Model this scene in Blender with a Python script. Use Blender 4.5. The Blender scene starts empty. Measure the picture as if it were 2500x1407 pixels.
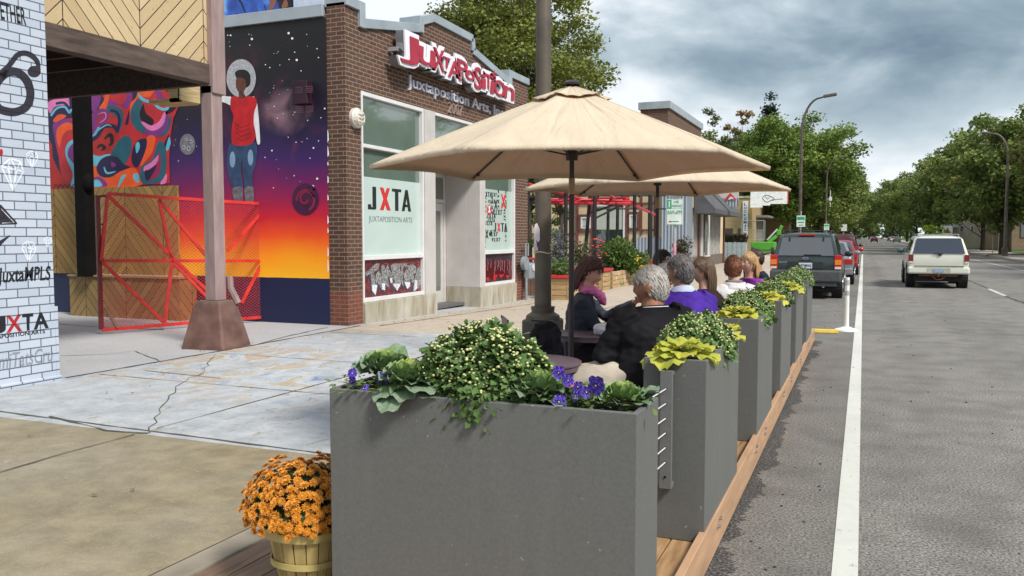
import bpy, bmesh, math, random
import numpy as np
from math import sin, cos, pi, radians, sqrt, atan2, atan, floor
from mathutils import Vector, Matrix, noise as mnoise
random.seed(7)
SC = bpy.context.scene
COL = SC.collection
# ---------------------------------------------------------------- camera model (focal, yaw, pitch) used to measure real positions
FPX = 2050.0; YAW = atan(858/2054.0); PIT = atan(127.5/FPX); CH = 1.65
_fh = (-sin(YAW), cos(YAW))
_fw = Vector((_fh[0]*cos(PIT), _fh[1]*cos(PIT), -sin(PIT)))
_rt = Vector((cos(YAW), sin(YAW), 0)); _up = Vector((_fh[0]*sin(PIT), _fh[1]*sin(PIT), cos(PIT)))
EYE = Vector((0, 0, CH))
def ray(u, v): return _fw*FPX + _rt*(u-1250) + _up*(703.5-v)
def az(u, v, z): d = ray(u, v); return EYE + d*((z-CH)/d.z)
def ax(u, v, x): d = ray(u, v); return EYE + d*(x/d.x)
def ay(u, v, y): d = ray(u, v); return EYE + d*(y/d.y)
# ---------------------------------------------------------------- mesh builder
class B:
    def __init__(s): s.v = []; s.f = []; s.m = []
    def add(s, vs, fs, mi=0):
        o = len(s.v); s.v.extend([tuple(p) for p in vs])
        for f in fs: s.f.append(tuple(i+o for i in f)); s.m.append(mi)
    def box(s, x0, x1, y0, y1, z0, z1, mi=0):
        s.add([(x0,y0,z0),(x1,y0,z0),(x1,y1,z0),(x0,y1,z0),(x0,y0,z1),(x1,y0,z1),(x1,y1,z1),(x0,y1,z1)],
              [(0,3,2,1),(4,5,6,7),(0,1,5,4),(1,2,6,5),(2,3,7,6),(3,0,4,7)], mi); return s
    def cbox(s, c, d, rz=0, rx=0, ry=0, mi=0):
        M = Matrix.Translation(c) @ Matrix.Rotation(rz,4,'Z') @ Matrix.Rotation(ry,4,'Y') @ Matrix.Rotation(rx,4,'X')
        x,y,z = d[0]/2,d[1]/2,d[2]/2
        P = [(-x,-y,-z),(x,-y,-z),(x,y,-z),(-x,y,-z),(-x,-y,z),(x,-y,z),(x,y,z),(-x,y,z)]
        s.add([M@Vector(p) for p in P], [(0,3,2,1),(4,5,6,7),(0,1,5,4),(1,2,6,5),(2,3,7,6),(3,0,4,7)], mi); return s
    def beam(s, a, b, w, h, up=(0,0,1), mi=0):
        a=Vector(a); b=Vector(b); d=(b-a).normalized(); upv=Vector(up)
        if abs(d.dot(upv))>.99: upv=Vector((0,1,0))
        r=d.cross(upv).normalized(); t=r.cross(d).normalized()
        P=[]
        for q in (a,b):
            for i,j in ((-1,-1),(1,-1),(1,1),(-1,1)): P.append(q+r*(i*w/2)+t*(j*h/2))
        s.add(P,[(0,3,2,1),(4,5,6,7),(0,1,5,4),(1,2,6,5),(2,3,7,6),(3,0,4,7)],mi); return s
    def path(s, pts, rad, n=8, caps=True, mi=0, flat=1.0):
        pts=[Vector(p) for p in pts]
        if not hasattr(rad,'__len__'): rad=[rad]*len(pts)
        rings=[]; prev=None
        for i,p in enumerate(pts):
            d=(pts[min(i+1,len(pts)-1)]-pts[max(i-1,0)])
            if d.length<1e-9: d=Vector((0,0,1))
            d.normalize()
            if prev is None:
                r=d.cross(Vector((0,0,1)))
                if r.length<1e-3: r=Vector((1,0,0))
            else: r=prev-d*prev.dot(d)
            r.normalize(); prev=r; t=d.cross(r)
            rings.append([p+(r*cos(2*pi*k/n)+t*sin(2*pi*k/n)*flat)*rad[i] for k in range(n)])
        o=[q for R in rings for q in R]; F=[]
        for i in range(len(pts)-1):
            for k in range(n):
                a=i*n+k; b=i*n+(k+1)%n; F.append((a,b,b+n,a+n))
        if caps: F.append(tuple(range(n-1,-1,-1))); L=(len(pts)-1)*n; F.append(tuple(L+k for k in range(n)))
        s.add(o,F,mi); return s
    def cyl(s,a,b,r0,r1=None,n=12,mi=0): return s.path([a,b],[r0,r0 if r1 is None else r1],n,True,mi)
    def rings(s, rs, mi=0, caps=True):
        n=len(rs[0]); F=[]
        for i in range(len(rs)-1):
            for k in range(n):
                a=i*n+k; b=i*n+(k+1)%n; F.append((a,b,b+n,a+n))
        if caps: F.append(tuple(range(n-1,-1,-1))); L=(len(rs)-1)*n; F.append(tuple(L+k for k in range(n)))
        s.add([q for R in rs for q in R],F,mi); return s
    def lathe(s, prof, c=(0,0,0), n=20, mi=0, caps=True):
        return s.rings([[(c[0]+r*cos(2*pi*k/n), c[1]+r*sin(2*pi*k/n), c[2]+z) for k in range(n)] for r,z in prof], mi, caps)
    def sph(s, c, r, n=12, m=8, mi=0, M=None):
        if not hasattr(r,'__len__'): r=(r,r,r)
        vs=[]; F=[]
        for i in range(m+1):
            th=pi*i/m
            for k in range(n):
                ph=2*pi*k/n; p=Vector((r[0]*sin(th)*cos(ph), r[1]*sin(th)*sin(ph), r[2]*cos(th)))
                if M: p=M@p
                vs.append(Vector(c)+p)
        for i in range(m):
            for k in range(n):
                a=i*n+k; b=i*n+(k+1)%n; F.append((a,a+n,b+n,b))
        s.add(vs,F,mi); return s
    def prism(s, poly, O, U, V, th, mi=0):
        O=Vector(O);U=Vector(U);V=Vector(V);N=U.cross(V).normalized()
        a=sum(poly[i][0]*poly[(i+1)%len(poly)][1]-poly[(i+1)%len(poly)][0]*poly[i][1] for i in range(len(poly)))
        if a<0: poly=poly[::-1]
        n=len(poly); bot=[O+U*x+V*y for x,y in poly]; top=[p+N*th for p in bot]
        F=[tuple(range(n-1,-1,-1)),tuple(range(n,2*n))]+[(i,(i+1)%n,(i+1)%n+n,i+n) for i in range(n)]
        s.add(bot+top,F,mi); return s
    def obj(s, name, mats, parent=None, smooth=False, world=True, bevel=0, bseg=1, ang=40, **kw):
        me=bpy.data.meshes.new(name)
        if not hasattr(mats,'__len__'): mats=[mats]
        vs=s.v
        if parent is not None and world:
            Mi=PM[parent.name].inverted(); vs=[tuple(Mi@Vector(p)) for p in vs]
        me.from_pydata(vs,[],s.f); me.validate()
        for m in mats: me.materials.append(m)
        if len(mats)>1 and len(me.polygons)==len(s.m): me.polygons.foreach_set('material_index',s.m)
        if smooth:
            me.polygons.foreach_set('use_smooth',[True]*len(me.polygons))
            if smooth!='all':
                try: me.set_sharp_from_angle(angle=radians(ang))
                except Exception: pass
        me.update()
        o=bpy.data.objects.new(name,me); COL.objects.link(o)
        if parent is not None: o.parent=parent
        if bevel:
            bm=o.modifiers.new('Bevel','BEVEL'); bm.width=bevel; bm.segments=bseg; bm.limit_method='ANGLE'; bm.angle_limit=radians(35)
        for k,val in kw.items(): o[k]=val
        PM[o.name]=(PM[parent.name].copy() if parent is not None else Matrix.Identity(4))
        return o
PM={}
def thing(name,label,cat,loc=(0,0,0),rz=0,group=None,scale=1):
    o=bpy.data.objects.new(name,None); COL.objects.link(o); o.empty_display_size=.2
    o.location=loc; o.rotation_euler=(0,0,rz); o.scale=(scale,)*3
    o['label']=label; o['category']=cat
    if group: o['group']=group
    PM[o.name]=Matrix.Translation(loc)@Matrix.Rotation(rz,4,'Z')@Matrix.Scale(scale,4)
    return o
def tag(o,label,cat,group=None):
    o['label']=label; o['category']=cat
    if group: o['group']=group
    return o
def struct(o): o['kind']='structure'; return o
def setorigin(o, loc):
    loc=Vector(loc); o.data.transform(Matrix.Translation(-loc)); o.location=loc; return o
KIDS={}
def children(o): return [c for c in COL.objects if c.parent is o]
def copy_tree(o,parent=None):
    c=o.copy(); COL.objects.link(c); c.parent=parent
    for ch in children(o): copy_tree(ch,c)
    return c
def copy_thing(o,loc,rz,label,group=None,scale=None):
    c=copy_tree(o); c.location=loc; c.rotation_euler=(0,0,rz); c['label']=label
    if group: c['group']=group
    if scale: c.scale=scale if hasattr(scale,'__len__') else (scale,)*3
    return c
# text -> mesh data
_tc={}
def text_mesh(st,offset=0.0,extrude=0.0,res=3):
    k=(st,offset,extrude)
    if k in _tc: return _tc[k]
    cu=bpy.data.curves.new('tmp','FONT'); cu.body=st; cu.size=1; cu.offset=offset; cu.extrude=extrude; cu.resolution_u=res; cu.fill_mode='BOTH'
    o=bpy.data.objects.new('tmp',cu); me=o.to_mesh()
    vs=[tuple(v.co) for v in me.vertices]; fs=[tuple(p.vertices) for p in me.polygons]
    o.to_mesh_clear(); bpy.data.objects.remove(o); bpy.data.curves.remove(cu)
    _tc[k]=(vs,fs); return _tc[k]
def put_text(b,st,O,U,V,w=None,h=1,offset=0,extrude=0.002,mi=0,slant=0,fit=True):
    """text in box width w height h (cap height), origin O lower-left, along U, up V"""
    vs,fs=text_mesh(st,offset,1.0 if extrude else 0)
    xs=[p[0] for p in vs]; ys=[p[1] for p in vs]; x0,x1=min(xs),max(xs); y0,y1=min(ys),max(ys)
    sy=h/(y1-y0) if fit else h; sx=(w/(x1-x0)) if w else sy
    O=Vector(O);U=Vector(U);V=Vector(V);N=U.cross(V).normalized()
    b.add([O+U*((p[0]-x0)*sx+slant*(p[1]-y0)*sy)+V*((p[1]-(y0 if fit else 0))*sy)+N*((p[2]+1)*extrude/2) for p in vs],fs,mi)
# ---------------------------------------------------------------- materials
def lin(c):
    if isinstance(c,str):
        c=[int(c[i:i+2],16)/255 for i in (0,2,4)]; c=[x/12.92 if x<=.04045 else ((x+.055)/1.055)**2.4 for x in c]
    return (c[0],c[1],c[2],1)
class G:
    def __init__(s,name):
        s.m=bpy.data.materials.new(name); s.m.use_nodes=True; s.t=s.m.node_tree; s.b=s.t.nodes['Principled BSDF']
    def n(s,ty,ins=None,**pr):
        nd=s.t.nodes.new(ty)
        for k,v in pr.items(): setattr(nd,k,v)
        for k,v in (ins or {}).items(): s.set(nd.inputs[k],v)
        return nd
    def set(s,sock,v):
        if isinstance(v,bpy.types.NodeSocket): s.t.links.new(v,sock)
        elif isinstance(v,bpy.types.Node): s.t.links.new(v.outputs[0],sock)
        else:
            if sock.type=='RGBA' and not hasattr(v,'__len__') and not isinstance(v,str): v=(v,v,v,1)
            elif sock.type=='RGBA': v=lin(v)
            sock.default_value=v
    def ma(s,op,a,b=0,c=None,clamp=False):
        nd=s.n('ShaderNodeMath',operation=op,use_clamp=clamp); s.set(nd.inputs[0],a); s.set(nd.inputs[1],b)
        if c is not None: s.set(nd.inputs[2],c)
        return nd.outputs[0]
    def mix(s,f,a,b,bt='MIX'):
        nd=s.n('ShaderNodeMix',data_type='RGBA',blend_type=bt); s.set(nd.inputs[0],f); s.set(nd.inputs[6],a); s.set(nd.inputs[7],b); return nd.outputs[2]
    def ramp(s,f,stops,const=False):
        nd=s.n('ShaderNodeValToRGB'); s.set(nd.inputs[0],f); cr=nd.color_ramp
        if const: cr.interpolation='CONSTANT'
        while len(cr.elements)<len(stops): cr.elements.new(.5)
        for e,(p,c) in zip(cr.elements,stops): e.position=p; e.color=lin(c) if (hasattr(c,'__len__')) else (c,c,c,1)
        return nd.outputs[0]
    def noise(s,sc=5,det=3,dist=0,vec=None,rough=.5):
        nd=s.n('ShaderNodeTexNoise'); nd.inputs['Scale'].default_value=sc; nd.inputs['Detail'].default_value=det; nd.inputs['Distortion'].default_value=dist; nd.inputs['Roughness'].default_value=rough
        if vec is not None: s.set(nd.inputs['Vector'],vec)
        return nd.outputs[0]
    def pos(s): return s.n('ShaderNodeNewGeometry').outputs['Position']
    def obj(s): return s.n('ShaderNodeTexCoord').outputs['Object']
    def xyz(s,v): nd=s.n('ShaderNodeSeparateXYZ'); s.set(nd.inputs[0],v); return nd.outputs
    def comb(s,x,y,z=0):
        nd=s.n('ShaderNodeCombineXYZ'); s.set(nd.inputs[0],x); s.set(nd.inputs[1],y); s.set(nd.inputs[2],z); return nd.outputs[0]
    def sc(s,v,k):
        nd=s.n('ShaderNodeMapping'); s.set(nd.inputs[0],v); nd.inputs['Scale'].default_value=k; return nd.outputs[0]
    def bump(s,h,st=.3,d=.01):
        nd=s.n('ShaderNodeBump'); s.set(nd.inputs['Height'],h); nd.inputs['Strength'].default_value=st; nd.inputs['Distance'].default_value=d
        s.t.links.new(nd.outputs[0],s.b.inputs['Normal'])
    def out(s,col=None,rough=None,metal=None,spec=None):
        if col is not None: s.set(s.b.inputs['Base Color'],col)
        if rough is not None: s.set(s.b.inputs['Roughness'],rough)
        if metal is not None: s.b.inputs['Metallic'].default_value=metal
        if spec is not None: s.b.inputs['Specular IOR Level'].default_value=spec
        return s.m
_mc={}
def pm(name,col,rough=.6,var=.15,scale=6,bump=0,bscale=60,metal=0,spec=None,col2=None,stretch=None,bd=.004):
    """simple procedural paint/stone/plastic: colour varied by noise, optional fine bump"""
    if name in _mc: return _mc[name]
    g=G(name); c=lin(col); v=g.obj()
    if stretch: v=g.sc(v,stretch)
    n=g.noise(scale,5,vec=v)
    f=g.ma('MULTIPLY_ADD',n,2.2,-.6,clamp=True)
    a=tuple(x*(1-var) for x in c[:3]); b=tuple(min(1,x*(1+var)) for x in c[:3]) if col2 is None else lin(col2)
    g.out(g.mix(f,a,b),rough,metal,spec)
    if bump: g.bump(g.noise(bscale,4,vec=v),bump,bd)
    _mc[name]=g.m; return g.m
def wallcoord(g):
    """(horizontal, vertical) metres on any upright wall"""
    P=g.xyz(g.pos()); nx=g.xyz(g.n('ShaderNodeNewGeometry').outputs['True Normal'])
    f=g.ma('GREATER_THAN',g.ma('ABSOLUTE',nx[1]),.7)
    h=g.ma('ADD',g.ma('MULTIPLY',P[0],f),g.ma('MULTIPLY',P[1],g.ma('SUBTRACT',1,f)))
    return h,P[2]
def brick(name,c1,c2,mort,bw=.215,bh=.072,ms=.01,rough=.85,extra=None,var=.4,bumpd=.006):
    g=G(name); h,z=wallcoord(g); v=g.comb(h,z)
    bt=g.n('ShaderNodeTexBrick',{'Vector':v,'Color1':c1,'Color2':c2,'Mortar':mort,'Scale':1.0,'Mortar Size':ms,'Mortar Smooth':.15,'Bias':0.0,'Brick Width':bw,'Row Height':bh})
    n=g.noise(9,5,vec=v); col=g.mix(g.ma('MULTIPLY_ADD',n,1.6,-.3,clamp=True),g.mix(.5*var,bt.outputs[0],(0,0,0)),bt.outputs[0])
    n2=g.noise(.7,3,vec=v); col=g.mix(g.ma('MULTIPLY',n2,.16),col,mort)
    if extra: col=extra(g,col,h,z)
    g.out(col,rough)
    g.bump(g.ma('ADD',g.ma('MULTIPLY',bt.outputs[1],-1.0),g.ma('MULTIPLY',g.noise(60,3,vec=v),.4)),.7,bumpd)
    return g.m
def chevron(name,period,x0,bw=.19,slope=1.05,light='d9bd84',dark='6b4a20',gap='2a1c0e',tint=1):
    g=G(name); h,z=wallcoord(g)
    t=g.ma('FRACT',g.ma('DIVIDE',g.ma('SUBTRACT',h,x0),period)); tri=g.ma('MULTIPLY',g.ma('ABSOLUTE',g.ma('SUBTRACT',t,.5)),period)
    q=g.ma('DIVIDE',g.ma('MULTIPLY_ADD',tri,-slope,z),bw); fr=g.ma('FRACT',q); cell=g.ma('FLOOR',q)
    side=g.ma('MULTIPLY',g.ma('FLOOR',g.ma('MULTIPLY',g.ma('DIVIDE',g.ma('SUBTRACT',h,x0),period),2)),13.7)
    wn=g.n('ShaderNodeTexWhiteNoise',noise_dimensions='2D'); g.set(wn.inputs['Vector'],g.comb(cell,side))
    # grain runs along the board
    along=g.ma('MULTIPLY_ADD',tri,slope,z)
    gr=g.noise(6,4,.6,vec=g.comb(g.ma('MULTIPLY',along,1.0),g.ma('MULTIPLY',q,5.0),wn.outputs[0]))
    kn=g.noise(3.2,2,vec=g.comb(g.ma('MULTIPLY',along,2.2),g.ma('MULTIPLY',q,1.3),side))
    c=g.mix(g.ma('MULTIPLY_ADD',gr,1.8,-.5,clamp=True),tuple(x*tint*.72 for x in lin(light)[:3]),tuple(x*tint for x in lin(light)[:3]))
    c=g.mix(g.ma('MULTIPLY',wn.outputs[0],.35),c,dark)
    c=g.mix(g.ma('MULTIPLY',g.ma('GREATER_THAN',kn,.69),.5),c,dark)
    edge=g.ma('LESS_THAN',fr,.075); ctr=g.ma('LESS_THAN',g.ma('MINIMUM',tri,g.ma('SUBTRACT',period/2,tri)),.006)
    e=g.ma('MAXIMUM',edge,ctr)
    g.out(g.mix(e,c,gap),.75); g.bump(g.ma('SUBTRACT',1,e),.8,.01); return g.m
# ================================================================ materials
def ground_asphalt():
    g=G('asphalt'); P=g.pos(); x=g.xyz(P)
    sp=g.n('ShaderNodeTexVoronoi',{'Vector':P,'Scale':85.0}); 
    grain=g.noise(64,4,vec=P,rough=.75); fine=g.noise(190,2,vec=P); big=g.noise(.8,5,.5,vec=g.sc(P,(1,.22,1)),rough=.6); mid=g.noise(2.2,4,vec=P)
    base=g.mix(g.ma('MULTIPLY_ADD',grain,4.6,-1.85,clamp=True),(.05,.047,.041),(.345,.33,.295))
    base=g.mix(g.ma('MULTIPLY_ADD',sp.outputs['Distance'],-1.4,.85,clamp=True),base,(.34,.32,.29),'MIX') if False else base
    base=g.mix(g.ma('GREATER_THAN',fine,.66),base,(.42,.40,.36))
    base=g.mix(g.ma('MULTIPLY_ADD',big,4.0,-1.9,clamp=True),base,g.mix(.45,base,(.07,.065,.058)))
    base=g.mix(g.ma('MULTIPLY',g.ma('MULTIPLY_ADD',mid,2.8,-1.15,clamp=True),.55),base,(.06,.056,.050))
    # worn wheel lanes: darker centre strip
    lane=g.ma('ABSOLUTE',g.ma('SUBTRACT',x[0],.62)); dk=g.ma('MULTIPLY',g.ma('SUBTRACT',1,g.ma('DIVIDE',lane,.35),clamp=True),.35)
    dk=g.ma('MULTIPLY',dk,g.ma('MULTIPLY_ADD',mid,1.5,-.1,clamp=True))
    base=g.mix(dk,base,(.06,.057,.052))
    # parking lane is older and a little darker, with black sealant along the deck
    pk=g.ma('LESS_THAN',x[0],-.11); base=g.mix(g.ma('MULTIPLY',pk,.28),base,(.09,.085,.075))
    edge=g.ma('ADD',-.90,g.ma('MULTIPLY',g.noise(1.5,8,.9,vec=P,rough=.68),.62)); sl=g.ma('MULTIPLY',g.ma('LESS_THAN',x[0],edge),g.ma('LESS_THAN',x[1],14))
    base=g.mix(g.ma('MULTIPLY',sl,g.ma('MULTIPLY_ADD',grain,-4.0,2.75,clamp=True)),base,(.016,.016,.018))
    g.out(base,.88); vo=g.n('ShaderNodeTexVoronoi',{'Vector':P,'Scale':70.0}); g.bump(g.ma('ADD',vo.outputs[0],g.ma('MULTIPLY',fine,.5)),.35,.005); return g.m
M={}
M['asphalt']=ground_asphalt()
def sidewalk_mat():
    g=G('sidewalk_concrete'); P=g.pos(); x=g.xyz(P)
    n1=g.noise(.9,5,.3,vec=P); n2=g.noise(26,4,vec=P,rough=.7); n3=g.noise(5,5,vec=P,rough=.65)
    tan=g.mix(g.ma('MULTIPLY_ADD',n3,2.4,-.7,clamp=True),(.145,.115,.055),(.295,.245,.14))
    tan=g.mix(g.ma('MULTIPLY_ADD',n1,1.8,-.5,clamp=True),tan,g.mix(.5,tan,(.30,.285,.25))); tan=g.mix(g.ma('MULTIPLY',g.ma('MULTIPLY_ADD',g.noise(2.1,7,1.2,vec=P,rough=.66),4,-2.0,clamp=True),.5),tan,(.135,.115,.075))
    far=g.mix(g.ma('MULTIPLY_ADD',n3,1.6,-.3,clamp=True),(.36,.30,.225),(.52,.45,.36))
    tan=g.mix(g.ma('MULTIPLY_ADD',x[1],1.0,-10.5,clamp=True),tan,far)
    # worn pale blue-white paint between y 4.8 and 11
    sm=g.noise(1.6,6,1.4,vec=g.sc(P,(1.8,.7,1)),rough=.62)
    pnt=g.mix(g.ma('MULTIPLY_ADD',n3,2.4,-.7,clamp=True),(.27,.30,.325),(.455,.475,.49))
    stain=g.ramp(g.noise(2.2,5,1.2,vec=g.sc(P,(1.2,.8,1)),rough=.65),[(.3,(.12,.18,.33)),(.41,(.38,.43,.48)),(.5,(.50,.53,.56)),(.57,(.40,.31,.17)),(.66,(.50,.38,.31)),(.75,(.33,.26,.12))])
    cen=g.ma('MULTIPLY_ADD',g.ma('ABSOLUTE',g.ma('SUBTRACT',x[1],8.0)),-.45,1.25,clamp=True)
    pnt=g.mix(g.ma('MULTIPLY',cen,g.ma('MULTIPLY_ADD',sm,4.0,-1.35,clamp=True)),pnt,stain)
    hole=g.ma('GREATER_THAN',g.noise(3.4,6,.6,vec=g.sc(P,(1.6,.8,1)),rough=.72),.625)
    pnt=g.mix(g.ma('MULTIPLY',hole,.65),pnt,tan)
    jit=g.ma('MULTIPLY',g.noise(1.3,3,vec=P),.35)
    y2=g.ma('ADD',x[1],g.ma('ADD',jit,g.ma('MULTIPLY',x[0],-.35)))
    m=g.ma('MULTIPLY',g.ma('GREATER_THAN',x[1],4.72),g.ma('SUBTRACT',1,g.ma('MULTIPLY_ADD',y2,1.6,-21.5,clamp=True)))
    col=g.mix(m,tan,pnt)
    # court behind the building line: even pale grey
    ct=g.mix(g.ma('MULTIPLY_ADD',n1,1.5,-.25,clamp=True),(.34,.355,.37),(.46,.47,.48))
    ct=g.mix(g.ma('MULTIPLY',g.ma('MULTIPLY_ADD',n2,2,-.8,clamp=True),.2),ct,(.3,.3,.3))
    col=g.mix(g.ma('LESS_THAN',x[0],-7.72),col,ct)
    dots=g.ma('GREATER_THAN',g.noise(13,2,vec=P),.735); col=g.mix(g.ma('MULTIPLY',dots,.6),col,(.10,.09,.08))
    wht=g.ma('MULTIPLY',g.ma('GREATER_THAN',g.noise(6,5,vec=P,rough=.75),.69),.5); col=g.mix(wht,col,(.5,.49,.46))
    col=g.mix(g.ma('MULTIPLY',g.ma('MULTIPLY_ADD',n2,2.2,-.9,clamp=True),.35),col,(.14,.12,.09)); gr_=g.noise(75,3,vec=P,rough=.8); col=g.mix(g.ma('MULTIPLY',g.ma('MULTIPLY_ADD',gr_,6,-3.3,clamp=True),.45),col,g.mix(.5,col,(.62,.60,.52))); col=g.mix(g.ma('MULTIPLY',g.ma('MULTIPLY_ADD',gr_,-6,2.5,clamp=True),.5),col,g.mix(.6,col,(.07,.06,.04)))
    g.out(col,.85); g.bump(g.ma('ADD',n2,g.ma('MULTIPLY',n3,.5)),.35,.006); return g.m
M['sidewalk']=sidewalk_mat()
M['curb']=pm('curb_concrete',(.235,.205,.155),.85,.3,4,.4,60)
M['joint']=pm('joint_dark',(.085,.075,.058),.95,.4,9)
g=G('road_paint'); P=g.pos(); c=g.mix(g.noise(9,4,vec=P),(.50,.51,.46),(.60,.61,.56)); chip=g.ma('GREATER_THAN',g.noise(17,7,.6,vec=P,rough=.75),.635); c=g.mix(g.ma('MULTIPLY',chip,.75),c,(.17,.16,.145)); c=g.mix(g.ma('MULTIPLY',g.ma('MULTIPLY_ADD',g.noise(1.6,5,vec=g.sc(P,(1,.3,1))),3,-1.4,clamp=True),.4),c,(.30,.30,.27)); g.out(c,.75); g.bump(g.noise(70,3,vec=P),.3,.003); M['mark']=g.m
M['mark_worn']=pm('road_paint_worn',(.48,.48,.45),.7,.35,4,.2,90)
M['grass']=pm('lawn',(.06,.115,.03),.9,.5,3,.5,30)
M['tar']=pm('tar_seal',(.035,.034,.033),.7,.3,8)
def dark_void(n='dark_paint',c=(.006,.0055,.006)): return pm(n,c,.85,.3,3,spec=.12)
M['black']=dark_void()
# ================================================================ setting
XC=-2.72       # near kerb line
def zs(x,y):   # pavement height: falls slightly along the street past the corner
    if x>XC-.1: return .15
    return .15-.11*max(0,min(1,(y-11.8)/6.2))*max(0,min(1,(-x-3)/4.9))
b=B(); b.add([(-400,-60,-.004),(400,-60,-.004),(400,900,-.004),(-400,900,-.004)],[(0,1,2,3)])
struct(b.obj('ground',pm('earth',(.10,.095,.05),.95,.5,.4,.3,6)))
b=B(); b.add([(XC,-20,0),(9.0,-20,0),(9.0,600,0),(XC,600,0)],[(0,1,2,3)]); struct(b.obj('road',M['asphalt']))
# near pavement as one sheet of quads following the fall, with its kerb
b=B(); ys=[-6+.5*i for i in range(73)]+[32,36,40,50,70,100,150,250,400,600]; xs=[XC-.16,-3.4,-4.2,-5,-5.8,-6.6,-7.3,-7.9,-8.6,-16.5]
vs=[(x,y,zs(x,y)) for y in ys for x in xs]; n=len(xs)
b.add(vs,[(j*n+i+1,j*n+i,(j+1)*n+i,(j+1)*n+i+1) for j in range(len(ys)-1) for i in range(n-1)])
struct(b.obj('sidewalk',M['sidewalk'],smooth='all'))
b=B(); b.box(XC-.16,XC,-6,600,-.01,.152); struct(b.obj('curb',M['curb'],bevel=.012,bseg=2))
b=B(); b.box(9.0,9.16,-6,600,-.01,.15); struct(b.obj('curb',M['curb'],bevel=.012,bseg=2))
b=B(); b.add([(9.16,-6,.147),(12.2,-6,.147),(12.2,600,.147),(9.16,600,.147)],[(0,1,2,3)]); struct(b.obj('sidewalk',pm('far_pavement',(.36,.34,.30),.9,.3,1.5,.3,30)))
b=B(); b.add([(12.2,-6,.15),(60,-6,.45),(60,600,.45),(12.2,600,.15)],[(0,1,2,3)]); o=struct(b.obj('lawn',M['grass']))
b=B(); b.add([(-60,48,.02),(-7.6,48,.155),(-7.6,600,.155),(-60,600,.02)],[(0,1,2,3)]); struct(b.obj('verge',M['grass']))
# joints and cracks in the pavement: thin dark sheets
def strip(b,pts,w,z=.004,jit=0,zf=zs):
    L=[]
    pp=[]
    for i in range(len(pts)-1):
        a=Vector(pts[i]).to_2d() if len(pts[i])>2 else Vector(pts[i]); c=Vector(pts[i+1]).to_2d() if len(pts[i+1])>2 else Vector(pts[i+1])
        k=max(1,int((c-a).length/.16))
        for j in range(k): pp.append(a.lerp(c,j/k))
    pp.append(Vector(pts[-1]).to_2d() if len(pts[-1])>2 else Vector(pts[-1]))
    for i,p in enumerate(pp):
        d=(pp[min(i+1,len(pp)-1)]-pp[max(i-1,0)]).normalized(); q=Vector((-d.y,d.x)); ww=w*(1+(random.uniform(-.5,.9) if jit else 0))/2
        c=p+q*random.uniform(-jit,jit)
        for s_ in (1,-1): e=c+q*ww*s_; L.append((e.x,e.y,zf(e.x,e.y)+z))
    b.add(L,[(2*i,2*i+1,2*i+3,2*i+2) for i in range(len(pp)-1)])
b=B()
strip(b,[(-8.1,4.9),(XC-.2,4.75)],.018,jit=.006)
for y in (6.6,8.4,10.9,13.6,16.4,19.2): strip(b,[(-7.6,y),(XC-.2,y)],.011,jit=.003)
strip(b,[(-5.05,4.9),(-5.0,20)],.013,jit=.004)
strip(b,[(-7.74,6.3),(-7.68,9),(-7.72,11.9)],.032,.005,jit=.008); strip(b,[(-7.42,12),(-7.0,21)],.03,jit=.004)

struct(b.obj('pavement_joints',M['joint']))
b=B()
strip(b,[az(520,872,.15),az(500,905,.15),az(430,945,.15),az(415,975,.15),az(385,1010,.15),az(362,1058,.15)],.007,.006,jit=.03)
strip(b,[az(360,1060,.15),az(260,1052,.15),az(120,1018,.15)],.014,.007,jit=.01)
strip(b,[az(140,870,.15),az(260,866,.15),az(330,858,.15),az(392,882,.15)],.012,.006,jit=.02)
strip(b,[az(615,845,.15),az(700,822,.15),az(800,800,.15)],.02,.006,jit=.01)
strip(b,[az(140,792,.15),az(250,800,.15),az(400,806,.15)],.022,.006,jit=.004)
strip(b,[az(0,1155,.15),az(150,1110,.15),az(330,1062,.15)],.011,.007,jit=.006)
strip(b,[az(350,905,.15),az(540,925,.15)],.012,.006,jit=.006)
struct(b.obj('pavement_cracks',M['joint']))
# road markings
b=B(); b.add([(-.105,-6,.004),(0.015,-6,.004),(0.015,82,.004),(-.105,82,.004)],[(0,1,2,3)])
struct(b.obj('lane_line',M['mark']))
b=B()
for i in range(30):
    y=26.5+12.2*i
    if i%1==0: b.add([(3.58,y,.004),(3.69,y,.004),(3.69,y+3.2,.004),(3.58,y+3.2,.004)],[(0,1,2,3)])
b.add([(7.0,40,.004),(7.1,40,.004),(7.1,250,.004),(7.0,250,.004)],[(0,1,2,3)]); b.add([(7.0,20,.004),(7.1,20,.004),(7.1,38.2,.004),(7.0,38.2,.004)],[(0,1,2,3)])
struct(b.obj('lane_dashes',M['mark_worn']))
b=B(); zr=lambda x,y:0
strip(b,[(3.63,26.4),(3.66,24),(3.9,21),(4.6,18.6),(5.6,17.6),(9,17.2)],.06,.003,jit=.03,zf=zr)
strip(b,[(-2.7,15.4),(0,15.9),(3,16.1),(6,15.8),(9,16.2)],.02,.003,jit=.03,zf=zr); strip(b,[(3.65,30),(3.63,38.5)],.05,.003,jit=.02,zf=zr)
struct(b.obj('tar_cracks',M['tar']))
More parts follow.
